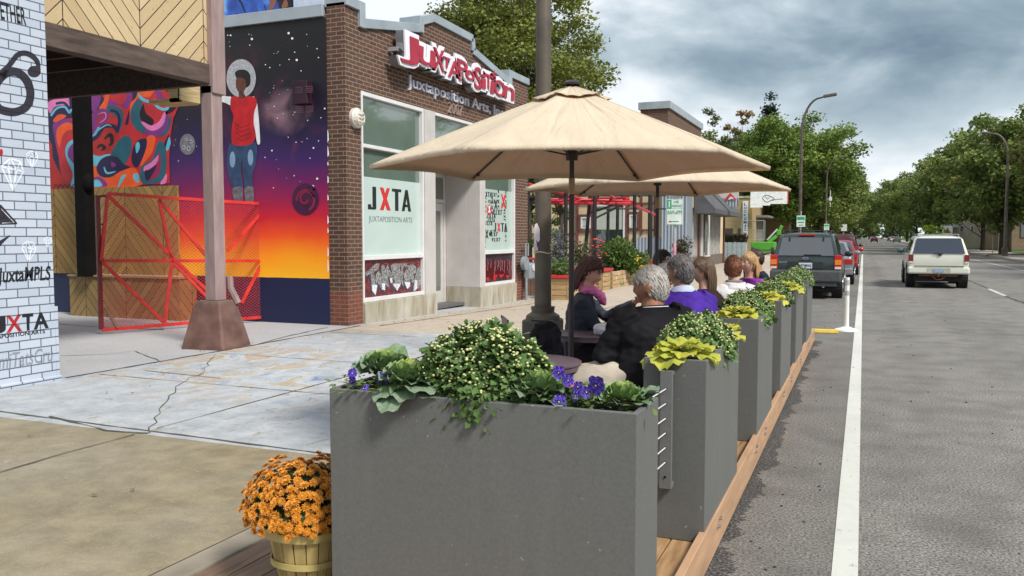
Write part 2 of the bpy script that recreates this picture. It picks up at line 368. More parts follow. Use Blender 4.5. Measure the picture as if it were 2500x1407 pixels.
# fallen leaves on the pavement: loose litter nobody could count
b=B(); rr=random.Random(3)
for i in range(170):
    u=rr.random(); x=rr.uniform(-7.6,-3.0); y=rr.uniform(3,20)
    if i%3==0: x=-7.5+rr.gauss(0,.12); y=rr.uniform(11.9,19)
    if i%7==0: x=rr.uniform(-8.3,-7.6); y=rr.uniform(8.4,9.6)
    a=rr.uniform(0,6.28); s_=rr.uniform(.012,.03); z=zs(x,y)+.012
    b.add([(x+cos(a)*s_,y+sin(a)*s_,z+.01),(x-sin(a)*s_*.5,y+cos(a)*s_*.5,z),(x-cos(a)*s_,y-sin(a)*s_,z+.008),(x+sin(a)*s_*.5,y-cos(a)*s_*.5,z)],[(0,1,2,3)])
o=b.obj('leaf_litter',pm('dead_leaf',(.20,.11,.05),.8,.5,3)); o['kind']='stuff'

b=B(); rr=random.Random(17)
for i in range(260):
    x=rr.uniform(-.6,6); y=2.5+rr.random()**2*22; s_=rr.uniform(.004,.013)
    if i%4==0: x=rr.uniform(-.66,-.2)
    b.sph((x,y,s_*.4),(s_,s_*rr.uniform(.5,1),s_*.6),5,3,1 if i%9==0 else 0)
o=b.obj('road_grit',[pm('grit_dark',(.06,.055,.05),.9,.4,9),pm('dead_leaf_yellow',(.42,.32,.10),.8,.3,9)]); o['kind']='stuff'
# ================================================================ tools for paint and trim measured on a plane
def plane_fn(O,N):
    O=Vector(O); N=Vector(N).normalized()
    def f(u,v):
        d=ray(u,v); t=(O-EYE).dot(N)/d.dot(N); return EYE+d*t
    f.n=N; return f
def cr(P,k=6,closed=True):
    n=len(P); out=[]
    for i in range(n if closed else n-1):
        p=[P[(i+j-1)%n] if closed else P[max(0,min(n-1,i+j-1))] for j in range(4)]
        for s in range(k):
            t=s/k; out.append(tuple(.5*((2*p[1][a])+(-p[0][a]+p[2][a])*t+(2*p[0][a]-5*p[1][a]+4*p[2][a]-p[3][a])*t*t+(-p[0][a]+3*p[1][a]-3*p[2][a]+p[3][a])*t**3) for a in (0,1)))
    if not closed: out.append(P[-1])
    return out
from mathutils.geometry import tessellate_polygon
def poly(b,pts,fn,off=.002,mi=0):
    """a painted area, bounded by pts, lying on the plane fn"""
    V3=[Vector((p[0],p[1],0)) for p in pts]; tr=tessellate_polygon([V3]); n=fn.n
    W=[fn(*p)+n*off for p in pts]
    F=[]
    for t in tr:
        a,c,d=[W[i] for i in t]
        F.append(t if (c-a).cross(d-a).dot(n)>0 else t[::-1])
    b.add(W,F,mi)
def stroke(b,pts,w,fn,off=.002,mi=0):
    if not hasattr(w,'__len__'): w=[w]*len(pts)
    L=[]
    for i,p in enumerate(pts):
        q0=pts[max(i-1,0)]; q1=pts[min(i+1,len(pts)-1)]; dx,dy=q1[0]-q0[0],q1[1]-q0[1]; l=math.hypot(dx,dy) or 1; nx,ny=-dy/l,dx/l
        for s in (1,-1): L.append(fn(p[0]+nx*w[i]/2*s,p[1]+ny*w[i]/2*s)+fn.n*off)
    F=[]
    for i in range(len(pts)-1):
        f=(2*i,2*i+1,2*i+3,2*i+2); a,c,d=L[f[0]],L[f[1]],L[f[2]]
        F.append(f if (c-a).cross(d-a).dot(fn.n)>0 else f[::-1])
    b.add(L,F,mi)
def ell(cx,cy,rx,ry,n=20,rot=0): return [(cx+rx*cos(2*pi*i/n)*cos(rot)-ry*sin(2*pi*i/n)*sin(rot),cy+rx*cos(2*pi*i/n)*sin(rot)+ry*sin(2*pi*i/n)*cos(rot)) for i in range(n)]
def paint(name,c,rough=.6,var=.18,scale=5,**k): return pm('paint_'+name,lin(c),rough,var,scale,**k)
Y_=Vector((0,1,0)); X_=Vector((1,0,0)); Z_=Vector((0,0,1))
# ================================================================ white painted brick building, far left
WX=-7.7; WF=plane_fn((WX,0,0),(1,0,0))
M['white_brick']=brick('white_painted_brick',lin('c3ccd8'),lin('b4bfce'),lin('5c6570'),bw=.235,bh=.0865,ms=.0062,rough=.6,var=.1)
T=thing('painted_brick_building','pale blue-white painted brick building at the left edge, tagged with black and red lettering','building',(WX,3,0))
b=B(); b.box(-13,WX,-3.2,6.165,0,7.2); b.box(-13,WX+.002,6.166,6.20,0,.92); b.box(-8.0,WX+.02,-3.2,6.21,0,.2)
b.obj('wall',[M['white_brick']],T,bevel=.004)
def onbrick(n,c,k=.45): c=lin(c); return brick('painted_'+n,c[:3],tuple(x*.9 for x in c[:3]),tuple(x*k for x in c[:3]),bw=.235,bh=.0865,ms=.0062,rough=.6,var=.1)
blk=onbrick('black','1b1b22'); g6=onbrick('spray_black','2c2833'); whp=onbrick('white','e6eef8',.6); rdp=onbrick('red','b3202a'); gry=onbrick('grey_tag','8d949e')
b=B()
# numeral 6
outer=cr([(40,122),(72,130),(92,152),(97,178),(88,188),(74,189),(67,180),(66,167),(75,160),(86,160),(84,148),(66,140),(45,138),(30,148),(18,165),(13,176)],5,False)
ctr=[(0,188),(12,172),(26,155),(42,135),(60,130),(78,137),(91,152),(94,172)]; stroke(b,cr(ctr,5,False),[26,25,24,22,19,17,15,14,13,13,13,13,13,13,13,13,13,13,13,13,13,13,13,13,13,13,13,12,12,12,12,11,11,10,10,10][:len(cr(ctr,5,False))]+[10]*max(0,len(cr(ctr,5,False))-36),WF,.0025)
poly(b,ell(83,175,16,14),WF,.003)
r6=cr([(-14,230),(-6,200),(18,178),(42,177),(64,196),(74,228),(66,258),(44,272),(20,273),(-6,262)],5,True); r6.append(r6[0]); stroke(b,r6,20,WF,.0025)
b.obj('painted_numeral',g6,T)
b=B()
o=WF(-50,58); 
for st,u0,v0,u1,v1,h,mi in (('TOGETHER',-48,22,64,52,.16,0),): 
    A=WF(u0,v0); E=WF(u1,v1); put_text(b,st,A-Z_*.05,Y_,Z_,w=E.y-A.y,h=.17,offset=.018,extrude=.002,slant=-.05)
A=WF(-70,706); E=WF(122,694); put_text(b,'com/JuxtaMPLS',A,Y_,Z_,w=E.y-A.y,h=.19,offset=.022,extrude=.002,slant=.1)
A=WF(-45,852); E=WF(110,817); put_text(b,'JUXTAPOSITION ARTS',Vector((A.x,A.y,E.z)),Y_,Z_,w=E.y-A.y,h=.055,offset=.02,extrude=.002)
b.obj('hand_lettering',blk,T)
b=B()
A=WF(-22,812); E=WF(14,805); put_text(b,'J',Vector((WX,WF(-20,800).y,WF(60,808).z)),Y_,Z_,w=WF(14,800).y-WF(-20,800).y,h=.17,offset=.02,extrude=.002)
for st,u0,u1,mi in (('X',15,54,1),('T',55,82,0),('A',82,119,0)):
    y0=WF(u0,800).y; y1=WF(u1,800).y; put_text(b,st,Vector((WX,y0,WF(60,808).z)),Y_,Z_,w=y1-y0,h=.17,offset=.03,extrude=.002,mi=mi)
b.obj('painted_logo',[blk,rdp],T)
b=B()
for cx,cy,s in ((28,425,1.5),(76,390,.85),(68,614,1.0),(115,592,.55)):
    for seg in (((-17,-12),(-2,-25),(14,-20),(19,-4),(2,27),(-17,-12)),((-17,-12),(19,-4)),((-6,-9),(2,27)),((8,-6),(2,27)),((-6,-9),(-2,-25),(8,-6),(14,-20))):
        stroke(b,[(cx+x*s,cy+y*s) for x,y in seg],2.6*s+.8,WF,.003)
b.obj('painted_diamonds',whp,T)
b=B(); A=WF(-60,905); E=WF(134,880)
put_text(b,'CosmiTatsCru',Vector((WX,WF(-60,880).y,WF(60,893).z)),Y_,Z_,w=WF(127,880).y-WF(-60,880).y,h=.15,offset=.008,extrude=.002,slant=.12)
b.obj('grey_tag',gry,T,label='faded grey spray tag')
b=B(); poly(b,[(-20,500),(2,500),(42,545),(40,548),(0,549)],WF,.0025); stroke(b,[(-8,600),(4,590),(24,575)],[14,9,2],WF,.0025); poly(b,ell(2,372,5,8),WF,.003,1)
stroke(b,[(2,510),(34,544),(4,545)],1.5,WF,.004,2); b.obj('painted_shapes',[g6,rdp,whp],T)
# ================================================================ timber canopy with herringbone face
CX=-8.0; CF=plane_fn((CX,0,0),(1,0,0))
M['chev1']=chevron('herringbone_boards',2.1,6.62,bw=.205,slope=1.05,light='d9c298',dark='8a6a40',tint=1.0)
M['chev2']=chevron('herringbone_wainscot',1.85,-14.62,bw=.2,slope=1.15,light='b08d50',dark='2a1b0b',tint=.95)
M['chev3']=chevron('herringbone_bench',2.0,-13.35,bw=.2,slope=1.15,light='a98c58',dark='4a3519',tint=.9)
dwood=pm('weathered_beam',(.085,.060,.048),.85,.5,3,.5,25,stretch=(6,1,6)); mauve=pm('mauve_painted_timber',(.30,.215,.205),.75,.22,4,.35,30,stretch=(3,3,.6))
C_=thing('timber_canopy','timber canopy between the two buildings with a herringbone board face and dark beams','canopy',(CX,8.9,.15))
zb=3.9
b=B(); b.box(CX-.05,CX,6.02,8.92,zb,6.4); b.obj('herringbone_face',M['chev1'],C_)
b=B(); b.box(CX-.14,CX+.03,6.0,8.98,zb-.26,zb-.002); b.obj('front_beam',dwood,C_,bevel=.008)
b=B()
for i in range(4): y=6.45+.62*i; b.box(-17,CX-.15,y,y+.05,zb-.02,zb+.3)
b.obj('rafters',pm('dark_rafter',(.05,.03,.024),.8,.5,2),C_)
b=B(); b.box(-17,CX-.15,8.88,8.97,zb-.24,zb+.3); b.obj('back_beam',dwood,C_)
b=B(); b.box(-17,CX-.06,6.0,8.98,zb+.31,zb+.38); b.obj('roof_deck',pm('dark_soffit',(.012,.009,.008),.9,.4,2),C_)
cyp=8.88
b=B(); b.box(CX-.13,CX+.06,cyp-.1,cyp+.1,.78,zb-.27); b.obj('post',mauve,C_,bevel=.012)
b=B(); b.box(CX-.13,CX+.09,cyp-.10,cyp+.14,zb-.38,6.4); b.obj('post_cladding',mauve,C_,bevel=.008)
b=B(); b.cbox((CX-.035,cyp,.765),(.36,.36,.035),rz=.1); b.obj('base_plate',pm('old_plank',(.16,.13,.10),.85,.4,5),C_)
b=B()
def frustum(b,c,w0,w1,z0,z1,rz,cut=.0,mi=0):
    R=[]
    for w,z in ((w0,z0),(w0*.985,z0+.05),(w1*1.02,z1-.04),(w1*.96,z1)):
        R.append([(c[0]+w/2*(x*cos(rz)-y*sin(rz)),c[1]+w/2*(x*sin(rz)+y*cos(rz)),z) for x,y in ((-.92,-1),(.92,-1),(1,-.92),(1,.92),(.92,1),(-.92,1),(-1,.92),(-1,-.92))])
    b.rings(R,mi)
frustum(b,(CX-.04,cyp),.66,.40,.13,.765,.12); b.obj('concrete_plinth',pm('brown_painted_concrete',(.125,.062,.048),.7,.3,5,.3,30,col2=(.19,.105,.085)),C_,bevel=.01)
b=B(); b.path([(CX+.1,cyp+.12,1.1),(CX+.1,cyp+.13,.95),(CX+.14,cyp+.17,.82),(CX+.16,cyp+.2,.74)],.045,8); b.obj('drain_elbow',mauve,C_,smooth=True)
b=B(); yw=pm('fresh_pine',(.52,.40,.20),.7,.25,4,stretch=(1,1,8)); q=ay(400,200,9.6)
b.box(q.x-.2,q.x+.38,9.5,9.9,q.z-.32,q.z-.27); b.box(q.x+.2,q.x+.38,9.5,9.55,q.z-.32,q.z+.25); b.box(q.x+.36,q.x+.4,9.5,9.9,q.z-.3,q.z+.3); b.beam((q.x-.3,9.6,q.z+.2),(q.x+.1,9.6,q.z-.1),.05,.14); b.obj('pine_bracket',yw,C_)
# dark inner posts of the canopy
b=B(); pz=ay(202,300,11.3); b.box(pz.x-.12,pz.x+.12,11.18,11.4,.9,4.3); b.obj('inner_post',M['black'],C_); b=B(); b.sph((pz.x+.14,11.25,2.62),(.10,.10,.17),12,8); b.obj('black_lamp_hood',M['black'],C_,smooth=True)
# back wall of the court behind the canopy's left part
# ================================================================ the long brick building with its galaxy side wall
YW=11.82; FX=-7.9; FF=plane_fn((FX,0,0),(1,0,0)); SW=plane_fn((0,YW,0),(0,-1,0))
def brown_extra(g,col,h,z):
    lo=g.ma('MULTIPLY',g.ma('LESS_THAN',z,.72),g.noise(3,2,vec=g.comb(h,z,4))); return g.mix(g.ma('MULTIPLY',lo,.8),col,(.26,.07,.04),'MIX')
M['brown_brick']=brick('brown_brick',(.095,.042,.025),(.045,.025,.019),(.31,.205,.145),bw=.215,bh=.0725,ms=.0068,rough=.85,extra=brown_extra,var=.3)
alu=pm('pale_aluminium',(.50,.48,.46),.45,.08,3,metal=0); alw=pm('white_frame',(.66,.66,.66),.4,.06,3)
conc=G('stained_concrete'); P=conc.pos(); nn=conc.noise(2.5,5,.5,vec=conc.sc(P,(2,2,.5))); conc.out(conc.mix(conc.ma('MULTIPLY_ADD',nn,2.6,-.9,clamp=True),(.47,.44,.37),(.24,.21,.13)),.85); conc.bump(conc.noise(40,4,vec=P),.2,.004); M['conc']=conc.m
flash=pm('galvanised_flashing',(.34,.39,.42),.4,.15,2,metal=.2)
JB=thing('brown_brick_building','dark brown brick shopfront building with stepped gable, big windows and galaxy mural on its side','building',(FX,15.8,.1))
cop=[(792,-6),(838,-9),(880,9),(881,50),(1025,66),(1025,45),(1055,40),(1151,89),(1153,119),(1243,198),(1264,197),(1280,205),(1281,220)]
CP=[FF(u,v) for u,v in cop]; CP=[(p.y,p.z) for p in CP]
H0=CP[1][1]; 
top=[(YW,H0),(CP[2][0],H0),(CP[2][0],CP[3][1]),(CP[5][0],CP[4][1]+.02),(CP[5][0],CP[5][1]),(CP[6][0],CP[6][1]+.02),(CP[7][0],CP[7][1]),(CP[8][0],CP[8][1]),(CP[9][0],CP[9][1]),(CP[9][0]+.02,CP[10][1]+.12),(19.95,CP[10][1]+.12)]
ctop=[(y,z-.08) for y,z in top]
ZT=4.1
b=B(); b.prism([(YW,ZT),(19.95,ZT)]+[(ctop[i][0],ctop[i][1]) for i in range(len(ctop)-1,-1,-1)],(FX-.35,0,0),Y_,Z_,.35)
b.box(FX-.35,FX,YW,12.27,0,ZT); b.box(FX-.35,FX,19.1,19.95,-.1,ZT)
b.box(-17,FX-.35,YW,YW+.3,0,5.3); b.box(-17,FX-.36,19.6,19.94,0,5.3); b.box(-17,-16.7,YW+.3,19.6,0,5.3)
b.obj('brick_wall',M['brown_brick'],JB)
# roof, inside darkness
b=B(); b.box(-16.7,FX-.36,YW+.31,19.59,4.7,4.8); b.box(-16.7,FX-.36,YW+.31,19.59,.1,.16); b.obj('roof_slab',pm('roof_felt',(.1,.1,.1)),JB)
b=B(); b.box(-12.0,-11.9,YW+.31,19.59,.17,4.69); b.obj('inner_partition',pm('interior_plaster',(.42,.46,.42),.8,.1),JB)
b=B(); tw=.16
for i in range(len(top)-1):
    (y0,z0),(y1,z1)=top[i],top[i+1]
    b.beam((FX-.17,y0,z0-.05),(FX-.17,y1,z1-.05),.44,tw) if abs(y1-y0)>.03 else b.box(FX-.397,FX+.058,y0-.09,y0+.07,min(z0,z1)-.13,max(z0,z1)+.03)
b.box(-16.9,FX-.40,YW-.05,YW+.34,5.26,5.46)
b.obj('parapet_coping',flash,JB,bevel=.006)
# ---- galaxy mural on the side wall
def galaxy():
    g=G('galaxy_mural_paint'); P=g.pos(); x=g.xyz(P); n=g.noise(1.1,6,.8,vec=P); n2=g.noise(2.6,6,.3,vec=P); n3=g.noise(.7,3,vec=P)
    z=g.ma('ADD',x[2],g.ma('MULTIPLY_ADD',n3,.5,-.25))
    zz=g.ma('DIVIDE',g.ma('SUBTRACT',z,.9),4.6,clamp=True)
    c=g.ramp(zz,[(0,'ffc020'),(.08,'ff9c12'),(.16,'f0501c'),(.23,'c81c30'),(.30,'96124a'),(.37,'6a1458'),(.45,'3a1a5e'),(.54,'241444'),(.64,'180e26'),(.78,'0a080e'),(1,'090809')])
    neb=g.ma('MULTIPLY_ADD',n,4.2,-2.1,clamp=True); hz=g.ma('MULTIPLY',neb,g.ma('SUBTRACT',1,g.ma('MULTIPLY',g.ma('ABSOLUTE',g.ma('SUBTRACT',x[2],3.7)),.75),clamp=True))
    c=g.mix(g.ma('MULTIPLY',hz,.85),c,g.ramp(n2,[(.35,'2b0d26'),(.5,'6a1d3c'),(.62,'8d3a55'),(.7,'a9678a')]))
    # one glowing pale cloud
    dx=g.ma('SUBTRACT',x[0],-9.1); dz=g.ma('SUBTRACT',x[2],3.75); r=g.ma('SQRT',g.ma('ADD',g.ma('MULTIPLY',dx,dx),g.ma('MULTIPLY',g.ma('MULTIPLY',dz,dz),2.2)))
    gl=g.ma('MULTIPLY',g.ma('MULTIPLY_ADD',r,-1.5,.95,clamp=True),g.ma('MULTIPLY_ADD',n2,2.4,-.7,clamp=True)); c=g.mix(g.ma('MULTIPLY',gl,.8),c,lin('cfa0ac'))
    navy=g.ma('LESS_THAN',x[2],g.ma('MULTIPLY_ADD',g.noise(9,2,vec=P),.01,.925))
    c=g.mix(navy,c,'0c1c44')
    g.out(c,.55); g.bump(g.noise(30,3,vec=P),.25,.004); return g.m
b=B(); b.add([(-16.9,YW-.006,.02),(SW(804,600).x,YW-.006,.02),(SW(804,600).x,YW-.006,5.24),(-16.9,YW-.006,5.24)],[(0,1,2,3)]); mural=b.obj('galaxy_mural',galaxy(),JB)
# bare brick edge has dribbles of white
def stars(b,n,mi=0):
    rr=random.Random(12)
    for i in range(n):
        u=rr.uniform(420,795); v=rr.uniform(75,470)
        if 545<u<645 and v>140: continue
        r=rr.choice([.8,.8,1.1,1.5,1.5,2.2,3.0]); poly(b,ell(u,v,r,r,7),SW,.012,mi)
b=B(); stars(b,130)
for i in range(9): v=318+i*40+random.uniform(-9,9); h=random.uniform(8,34); poly(b,[(800.5,v),(802+random.uniform(0,2.5),v+h*.2),(802+random.uniform(0,2.5),v+h*.8),(800.5,v+h)],SW,.011)
b.obj('painted_stars',paint('star_white','f2f0f2'),JB)
ln=math.radians
b=B()   # moon and dark red planet
poly(b,ell(459,353,19,26),SW,.012,0)
for (cx,cy,rx,ry) in ((457,341,3,4),(468,346,3.5,4.5),(471,357,2.5,3.5),(462,363,4.5,6),(450,360,4,5)): poly(b,ell(cx,cy,rx,ry,10),SW,.013,1); poly(b,ell(cx,cy,rx*.6,ry*.6,10),SW,.014,2)
poly(b,ell(747,487,33,39),SW,.012,3); sp=[(747+cos(t)*r_,487+sin(t)*r_*1.15) for t,r_ in [(i*.5,4+i*1.35) for i in range(16)]]; stroke(b,sp,5,SW,.013,4)
stroke(b,ell(747,490,22,26)[10:20],4,SW,.013,4)
b.obj('painted_moon_and_planets',[paint('moon','6f7078',.6,.3,9),paint('moon_rim','b9bac0'),paint('moon_dark','4b4c55'),paint('planet','3f0f3a',.6,.35,6),paint('planet_swirl','8a1838')],JB)
# painted woman with silver halo (flat paint on the wall)
P_=[paint('halo','a9abb0',.5,.35,40),paint('skin','5e3524',.6,.25,9),paint('hair','141013'),paint('shirt','b9151d',.6,.35,5),paint('sleeve','dfe3e6',.6,.12,8),paint('jeans','2c4566',.6,.4,6),paint('boots','6e6a72',.6,.5,14),paint('jean_light','7f9bbb'),paint('shirt_dark','7d0d17')]
b=B()
poly(b,ell(590,192,36,47,30),SW,.012,0)
poly(b,cr([(578,190),(575,178),(585,171),(602,172),(612,184),(612,205),(604,214),(590,212)],4),SW,.013,2)
poly(b,cr([(578,194),(588,190),(600,196),(602,212),(596,226),(600,236),(586,240),(584,226),(578,214)],4),SW,.014,1)
poly(b,cr([(566,238),(556,236),(540,233),(540,247),(552,252),(568,258)],4),SW,.013,4)
poly(b,cr([(618,236),(628,248),(632,280),(635,318),(636,350),(629,350),(624,318),(616,285),(612,262)],4),SW,.013,4)
poly(b,cr([(566,238),(580,236),(592,241),(602,236),(622,238),(629,252),(622,275),(621,305),(625,336),(612,353),(585,356),(568,350),(567,315),(571,285),(564,262)],4),SW,.014,3)
for k in range(4): stroke(b,[(574+k*3,300+12*k),(590,312+11*k),(612,303+11*k)],2.2,SW,.015,8)
poly(b,cr([(566,350),(596,356),(592,385),(590,420),(594,458),(572,462),(560,430),(554,400),(558,370)],4),SW,.0135,5)
poly(b,cr([(594,356),(624,348),(629,375),(624,405),(617,430),(618,458),(600,460),(596,430),(592,395)],4),SW,.0138,5)
poly(b,ell(569,390,7,20,12),SW,.015,7); poly(b,ell(613,385,7,20,12),SW,.015,7)
poly(b,cr([(570,460),(592,457),(594,478),(592,494),(578,494),(570,478)],4),SW,.014,6); poly(b,cr([(599,460),(619,457),(621,480),(617,496),(602,494)],4),SW,.0145,6)
stroke(b,cr([(590,222),(593,232),(602,239)],4,False),1.5,SW,.016,2)
b.obj('painted_woman',P_,JB)
# ---- swirl mural on the left of the same wall
PAL=['b8242c','e0541c','7a2c7c','21586a','62b4cc','1c1240','8f1f50','d676ae','0e0a16','a8201c']
PM_=[paint('swirl%d'%i,c,.55,.2,4) for i,c in enumerate(PAL)]
def Q(*p): return [(120+x*.199,190+y*.199) for x,y in p]
b=B()
bound=[(125,238),(480,180),(474,213),(452,232),(437,260),(425,290),(418,330),(415,380),(416,448),(125,466)]
poly(b,[(40,230),(125,238)]+bound[1:9]+[(40,470)],SW,.014,0)
def blob(mi,off,*p): poly(b,cr(Q(*p),5),SW,off,mi)
def cre(mi,off,w,*p):
    c=cr(Q(*p),6,False); n=len(c); stroke(b,c,[w*.199*max(.06,sin(pi*i/(n-1))**.6) for i in range(n)],SW,off,mi)
def band(mi,off,w,*p): stroke(b,cr(Q(*p),6,False),w*.199,SW,off,mi)
blob(5,.0145,(-300,300),(60,280),(260,300),(330,480),(120,520),(70,700),(130,1000),(160,1300),(-300,1380))
blob(9,.0148,(-60,760),(40,820),(60,1000),(200,1250),(330,1350),(0,1390),(-90,1380))
blob(2,.0150,(60,560),(200,500),(300,560),(200,640),(150,760),(110,840),(70,720))
blob(1,.0152,(110,620),(230,550),(330,600),(320,700),(180,760),(140,860),(100,760))
blob(0,.0154,(180,700),(330,640),(340,760),(240,800),(200,950),(260,1080),(330,1180),(300,1290),(180,1220),(130,1000))
blob(4,.0156,(240,800),(340,750),(345,840),(340,1060),(340,1300),(270,1330),(300,1180),(230,1020),(205,900))
blob(2,.0158,(260,850),(335,810),(335,1050),(270,1010),(235,940))
blob(7,.0158,(0,300),(240,240),(290,330),(260,400),(200,340),(80,360),(20,440))
band(4,.016,26,(30,470),(100,380),(200,360),(260,430),(300,300))
band(5,.0161,30,(90,320),(190,310),(270,380),(265,240)); blob(1,.0162,(60,520),(130,450),(220,470),(150,520),(80,550))
blob(5,.0152,(390,200),(600,180),(700,300),(690,420),(560,470),(400,560)); blob(2,.0154,(520,200),(640,190),(620,340),(560,420),(500,330))
blob(1,.0156,(700,140),(760,120),(740,260),(700,400),(620,380),(680,280)); blob(2,.0155,(1000,80),(1020,240),(960,380),(860,330),(740,380),(700,340),(760,280),(900,330),(960,240),(930,110))
blob(2,.0156,(720,120),(870,110),(840,200),(760,200)); blob(5,.0157,(1000,70),(1110,60),(1100,200),(1010,380),(980,560),(940,560),(1000,360),(1030,220))
blob(1,.0158,(1110,60),(1200,100),(1310,130),(1240,240),(1140,240),(1060,300),(1010,480),(1000,330),(1080,230))
blob(3,.0160,(1090,270),(1150,300),(1120,430),(1150,560),(1280,620),(1200,690),(1080,640),(1010,520),(1020,370))
blob(8,.0162,(1160,320),(1120,430),(1150,540),(1260,590),(1290,520),(1200,440),(1170,340))
cre(7,.0164,70,(1140,540),(1260,620),(1380,560),(1430,420)); cre(2,.0163,110,(1180,640),(1270,690),(1400,600),(1450,420))
blob(2,.0156,(1180,60),(1330,60),(1400,230),(1450,340),(1380,330),(1300,170)); band(4,.0165,34,(1290,270),(1340,360),(1440,390),(1500,320),(1620,270)); blob(8,.0163,(1440,410),(1560,300),(1610,290),(1540,400),(1450,450)); blob(4,.0166,(1650,0),(1740,90),(1690,150),(1660,40))
cre(4,.0165,40,(1100,200),(1160,270),(1280,310))
band(4,.0160,70,(480,480),(470,600),(440,700),(470,790),(560,740),(640,620)); blob(2,.0158,(560,420),(680,380),(740,460),(700,560),(620,620),(560,720),(520,640),(520,500)); blob(6,.0160,(600,470),(690,430),(700,500),(620,580),(570,570)); cre(7,.0162,14,(600,450),(690,430),(700,500),(620,560))
blob(3,.0156,(720,350),(850,360),(920,440),(900,600),(860,660),(840,500),(760,430),(720,470)); band(5,.0163,34,(760,400),(840,430),(870,530),(840,680)); band(5,.0164,50,(500,780),(600,720),(680,600),(800,600),(850,660)); cre(4,.0166,16,(540,730),(620,640),(720,580),(780,600))
blob(9,.0162,(480,800),(600,720),(720,620),(820,640),(840,740),(760,880),(650,960),(540,940),(440,880),(400,700),(430,780)); cre(8,.0168,50,(680,760),(760,700),(780,790),(740,840)); cre(8,.0168,40,(590,870),(640,830),(690,860),(640,900))
blob(4,.0156,(390,870),(480,890),(600,950),(760,940),(700,1010),(620,1080),(460,1090),(400,1120)); blob(1,.0157,(400,1130),(560,1080),(620,1180),(800,1200),(880,1130),(1050,1110),(1110,1200),(1100,1330),(400,1380))
blob(3,.0166,(860,770),(950,710),(1020,760),(1010,920),(940,1060),(880,1020),(770,960),(800,860)); blob(5,.0168,(590,1120),(640,1010),(740,960),(850,980),(920,1060),(1000,1100),(880,1150),(760,1220),(640,1210)); cre(4,.0172,26,(680,1090),(720,1170),(830,1150)); blob(2,.0171,(770,1030),(830,1070),(780,1100))
blob(5,.0166,(1040,860),(1100,770),(1200,750),(1200,860),(1150,1000),(1090,1100),(1030,1060),(1020,960)); blob(4,.0169,(1070,820),(1110,790),(1120,860),(1080,930)); blob(1,.0164,(1210,730),(1310,730),(1280,900),(1200,1020),(1120,1090),(1160,960))
blob(3,.0168,(1340,800),(1400,790),(1440,900),(1450,1080),(1420,1220),(1340,1290),(1160,1300),(1120,1180),(1160,1070),(1270,1000)); blob(6,.0170,(1350,930),(1380,1000),(1360,1180),(1260,1260),(1200,1250),(1240,1120)); blob(7,.0172,(1350,950),(1320,1060),(1180,1150),(1180,1090),(1260,1040)); blob(5,.0174,(1330,1070),(1280,1180),(1210,1270),(1180,1150),(1240,1130))
blob(4,.0166,(1480,730),(1500,810),(1460,900),(1440,860)); blob(5,.0164,(1480,690),(1440,760),(1400,860),(1440,900),(1470,760)); blob(7,.0166,(1450,1180),(1440,1290),(1370,1300)); blob(4,.0168,(1100,1180),(1110,1290),(1050,1250),(1040,1190)); blob(4,.0168,(930,1190),(950,1200),(870,1330),(850,1330),(890,1220))
blob(2,.0166,(540,1240),(640,1220),(720,1330),(520,1340)); blob(4,.0168,(560,1260),(620,1260),(660,1330),(540,1335)); cre(8,.0170,22,(380,1360),(480,1300),(500,1380)); blob(3,.0158,(1380,560),(1500,480),(1480,640),(1400,720),(1320,700))
for k in range(5): cre(8,.0175,10,(60+55*k,1380),(90+55*k,1310),(130+55*k,1370))
b.obj('swirl_mural',PM_,JB,label='red, teal and purple swirl mural under the canopy')
# ---- facade: windows, door, panels
def glass_mat(name,tint=(.02,.03,.03),rough=.04):
    g=G(name); P=g.pos(); n=g.noise(1.2,3,vec=P); g.out(g.mix(n,tint,tuple(x*1.7 for x in tint)),rough,0,.8); g.b.inputs['IOR'].default_value=1.7; g.b.inputs['Coat Weight'].default_value=.5; g.b.inputs['Coat Roughness'].default_value=.03; return g.m
M['dglass']=glass_mat('dark_glass',(.018,.028,.026)); M['gglass']=glass_mat('green_grey_glass',(.085,.12,.10))
frost=pm('frosted_film',(.47,.58,.545),.25,.07,1.2,spec=.6); frost2=pm('frosted_film_far',(.40,.50,.46),.25,.08,1.2,spec=.6)
def window(y0,y1,zs_,name='window',mull=3.19,film=2.67,fm=frost):
    w=B(); t=.045
    for a,c,d,e in ((y0,y0+t,.5,4.1),(y1-t,y1,.5,4.1)): w.box(FX-.14,FX+.012,a,c,d,e)
    for z0,z1 in ((4.03,4.098),(mull-.03,mull+.03),(1.23,1.31),(.502,.575)): w.box(FX-.14,FX+.01,y0+t,y1-t,z0,z1)
    f=w.obj(name,alw,JB,bevel=.004)
    p=B(); p.box(FX-.08,FX-.07,y0+t,y1-t,mull+.03,4.03); p.box(FX-.08,FX-.07,y0+t,y1-t,film,mull-.03); p.obj('clear_pane',M['gglass'],f)
    p=B(); p.box(FX-.08,FX-.068,y0+t,y1-t,1.31,film); p.obj('frosted_pane',fm,f)
    return f
w1=window(12.28,14.46,0); w2=window(17.28,19.09,0,film=2.72,fm=frost2)
b=B(); b.box(FX-.08,FX-.064,12.33,13.0,2.672,3.12); b.box(FX-.08,FX-.064,12.33,12.92,3.23,3.9); b.obj('dark_reflection',M['dglass'],w1) if False else None
def mosaic_bg(name,c,c2):
    g=G(name); P=g.pos(); v=g.n('ShaderNodeTexVoronoi',{'Vector':P,'Scale':26.0}); col=g.mix(g.ma('GREATER_THAN',g.noise(3,3,vec=P),.55),c,c2); col=g.mix(g.ma('LESS_THAN',v.outputs['Distance'],.18),col,(.5,.32,.30)) if 'dot' in name else g.mix(.4,col,v.outputs['Color'],'MULTIPLY'); g.out(col,.4); return g.m
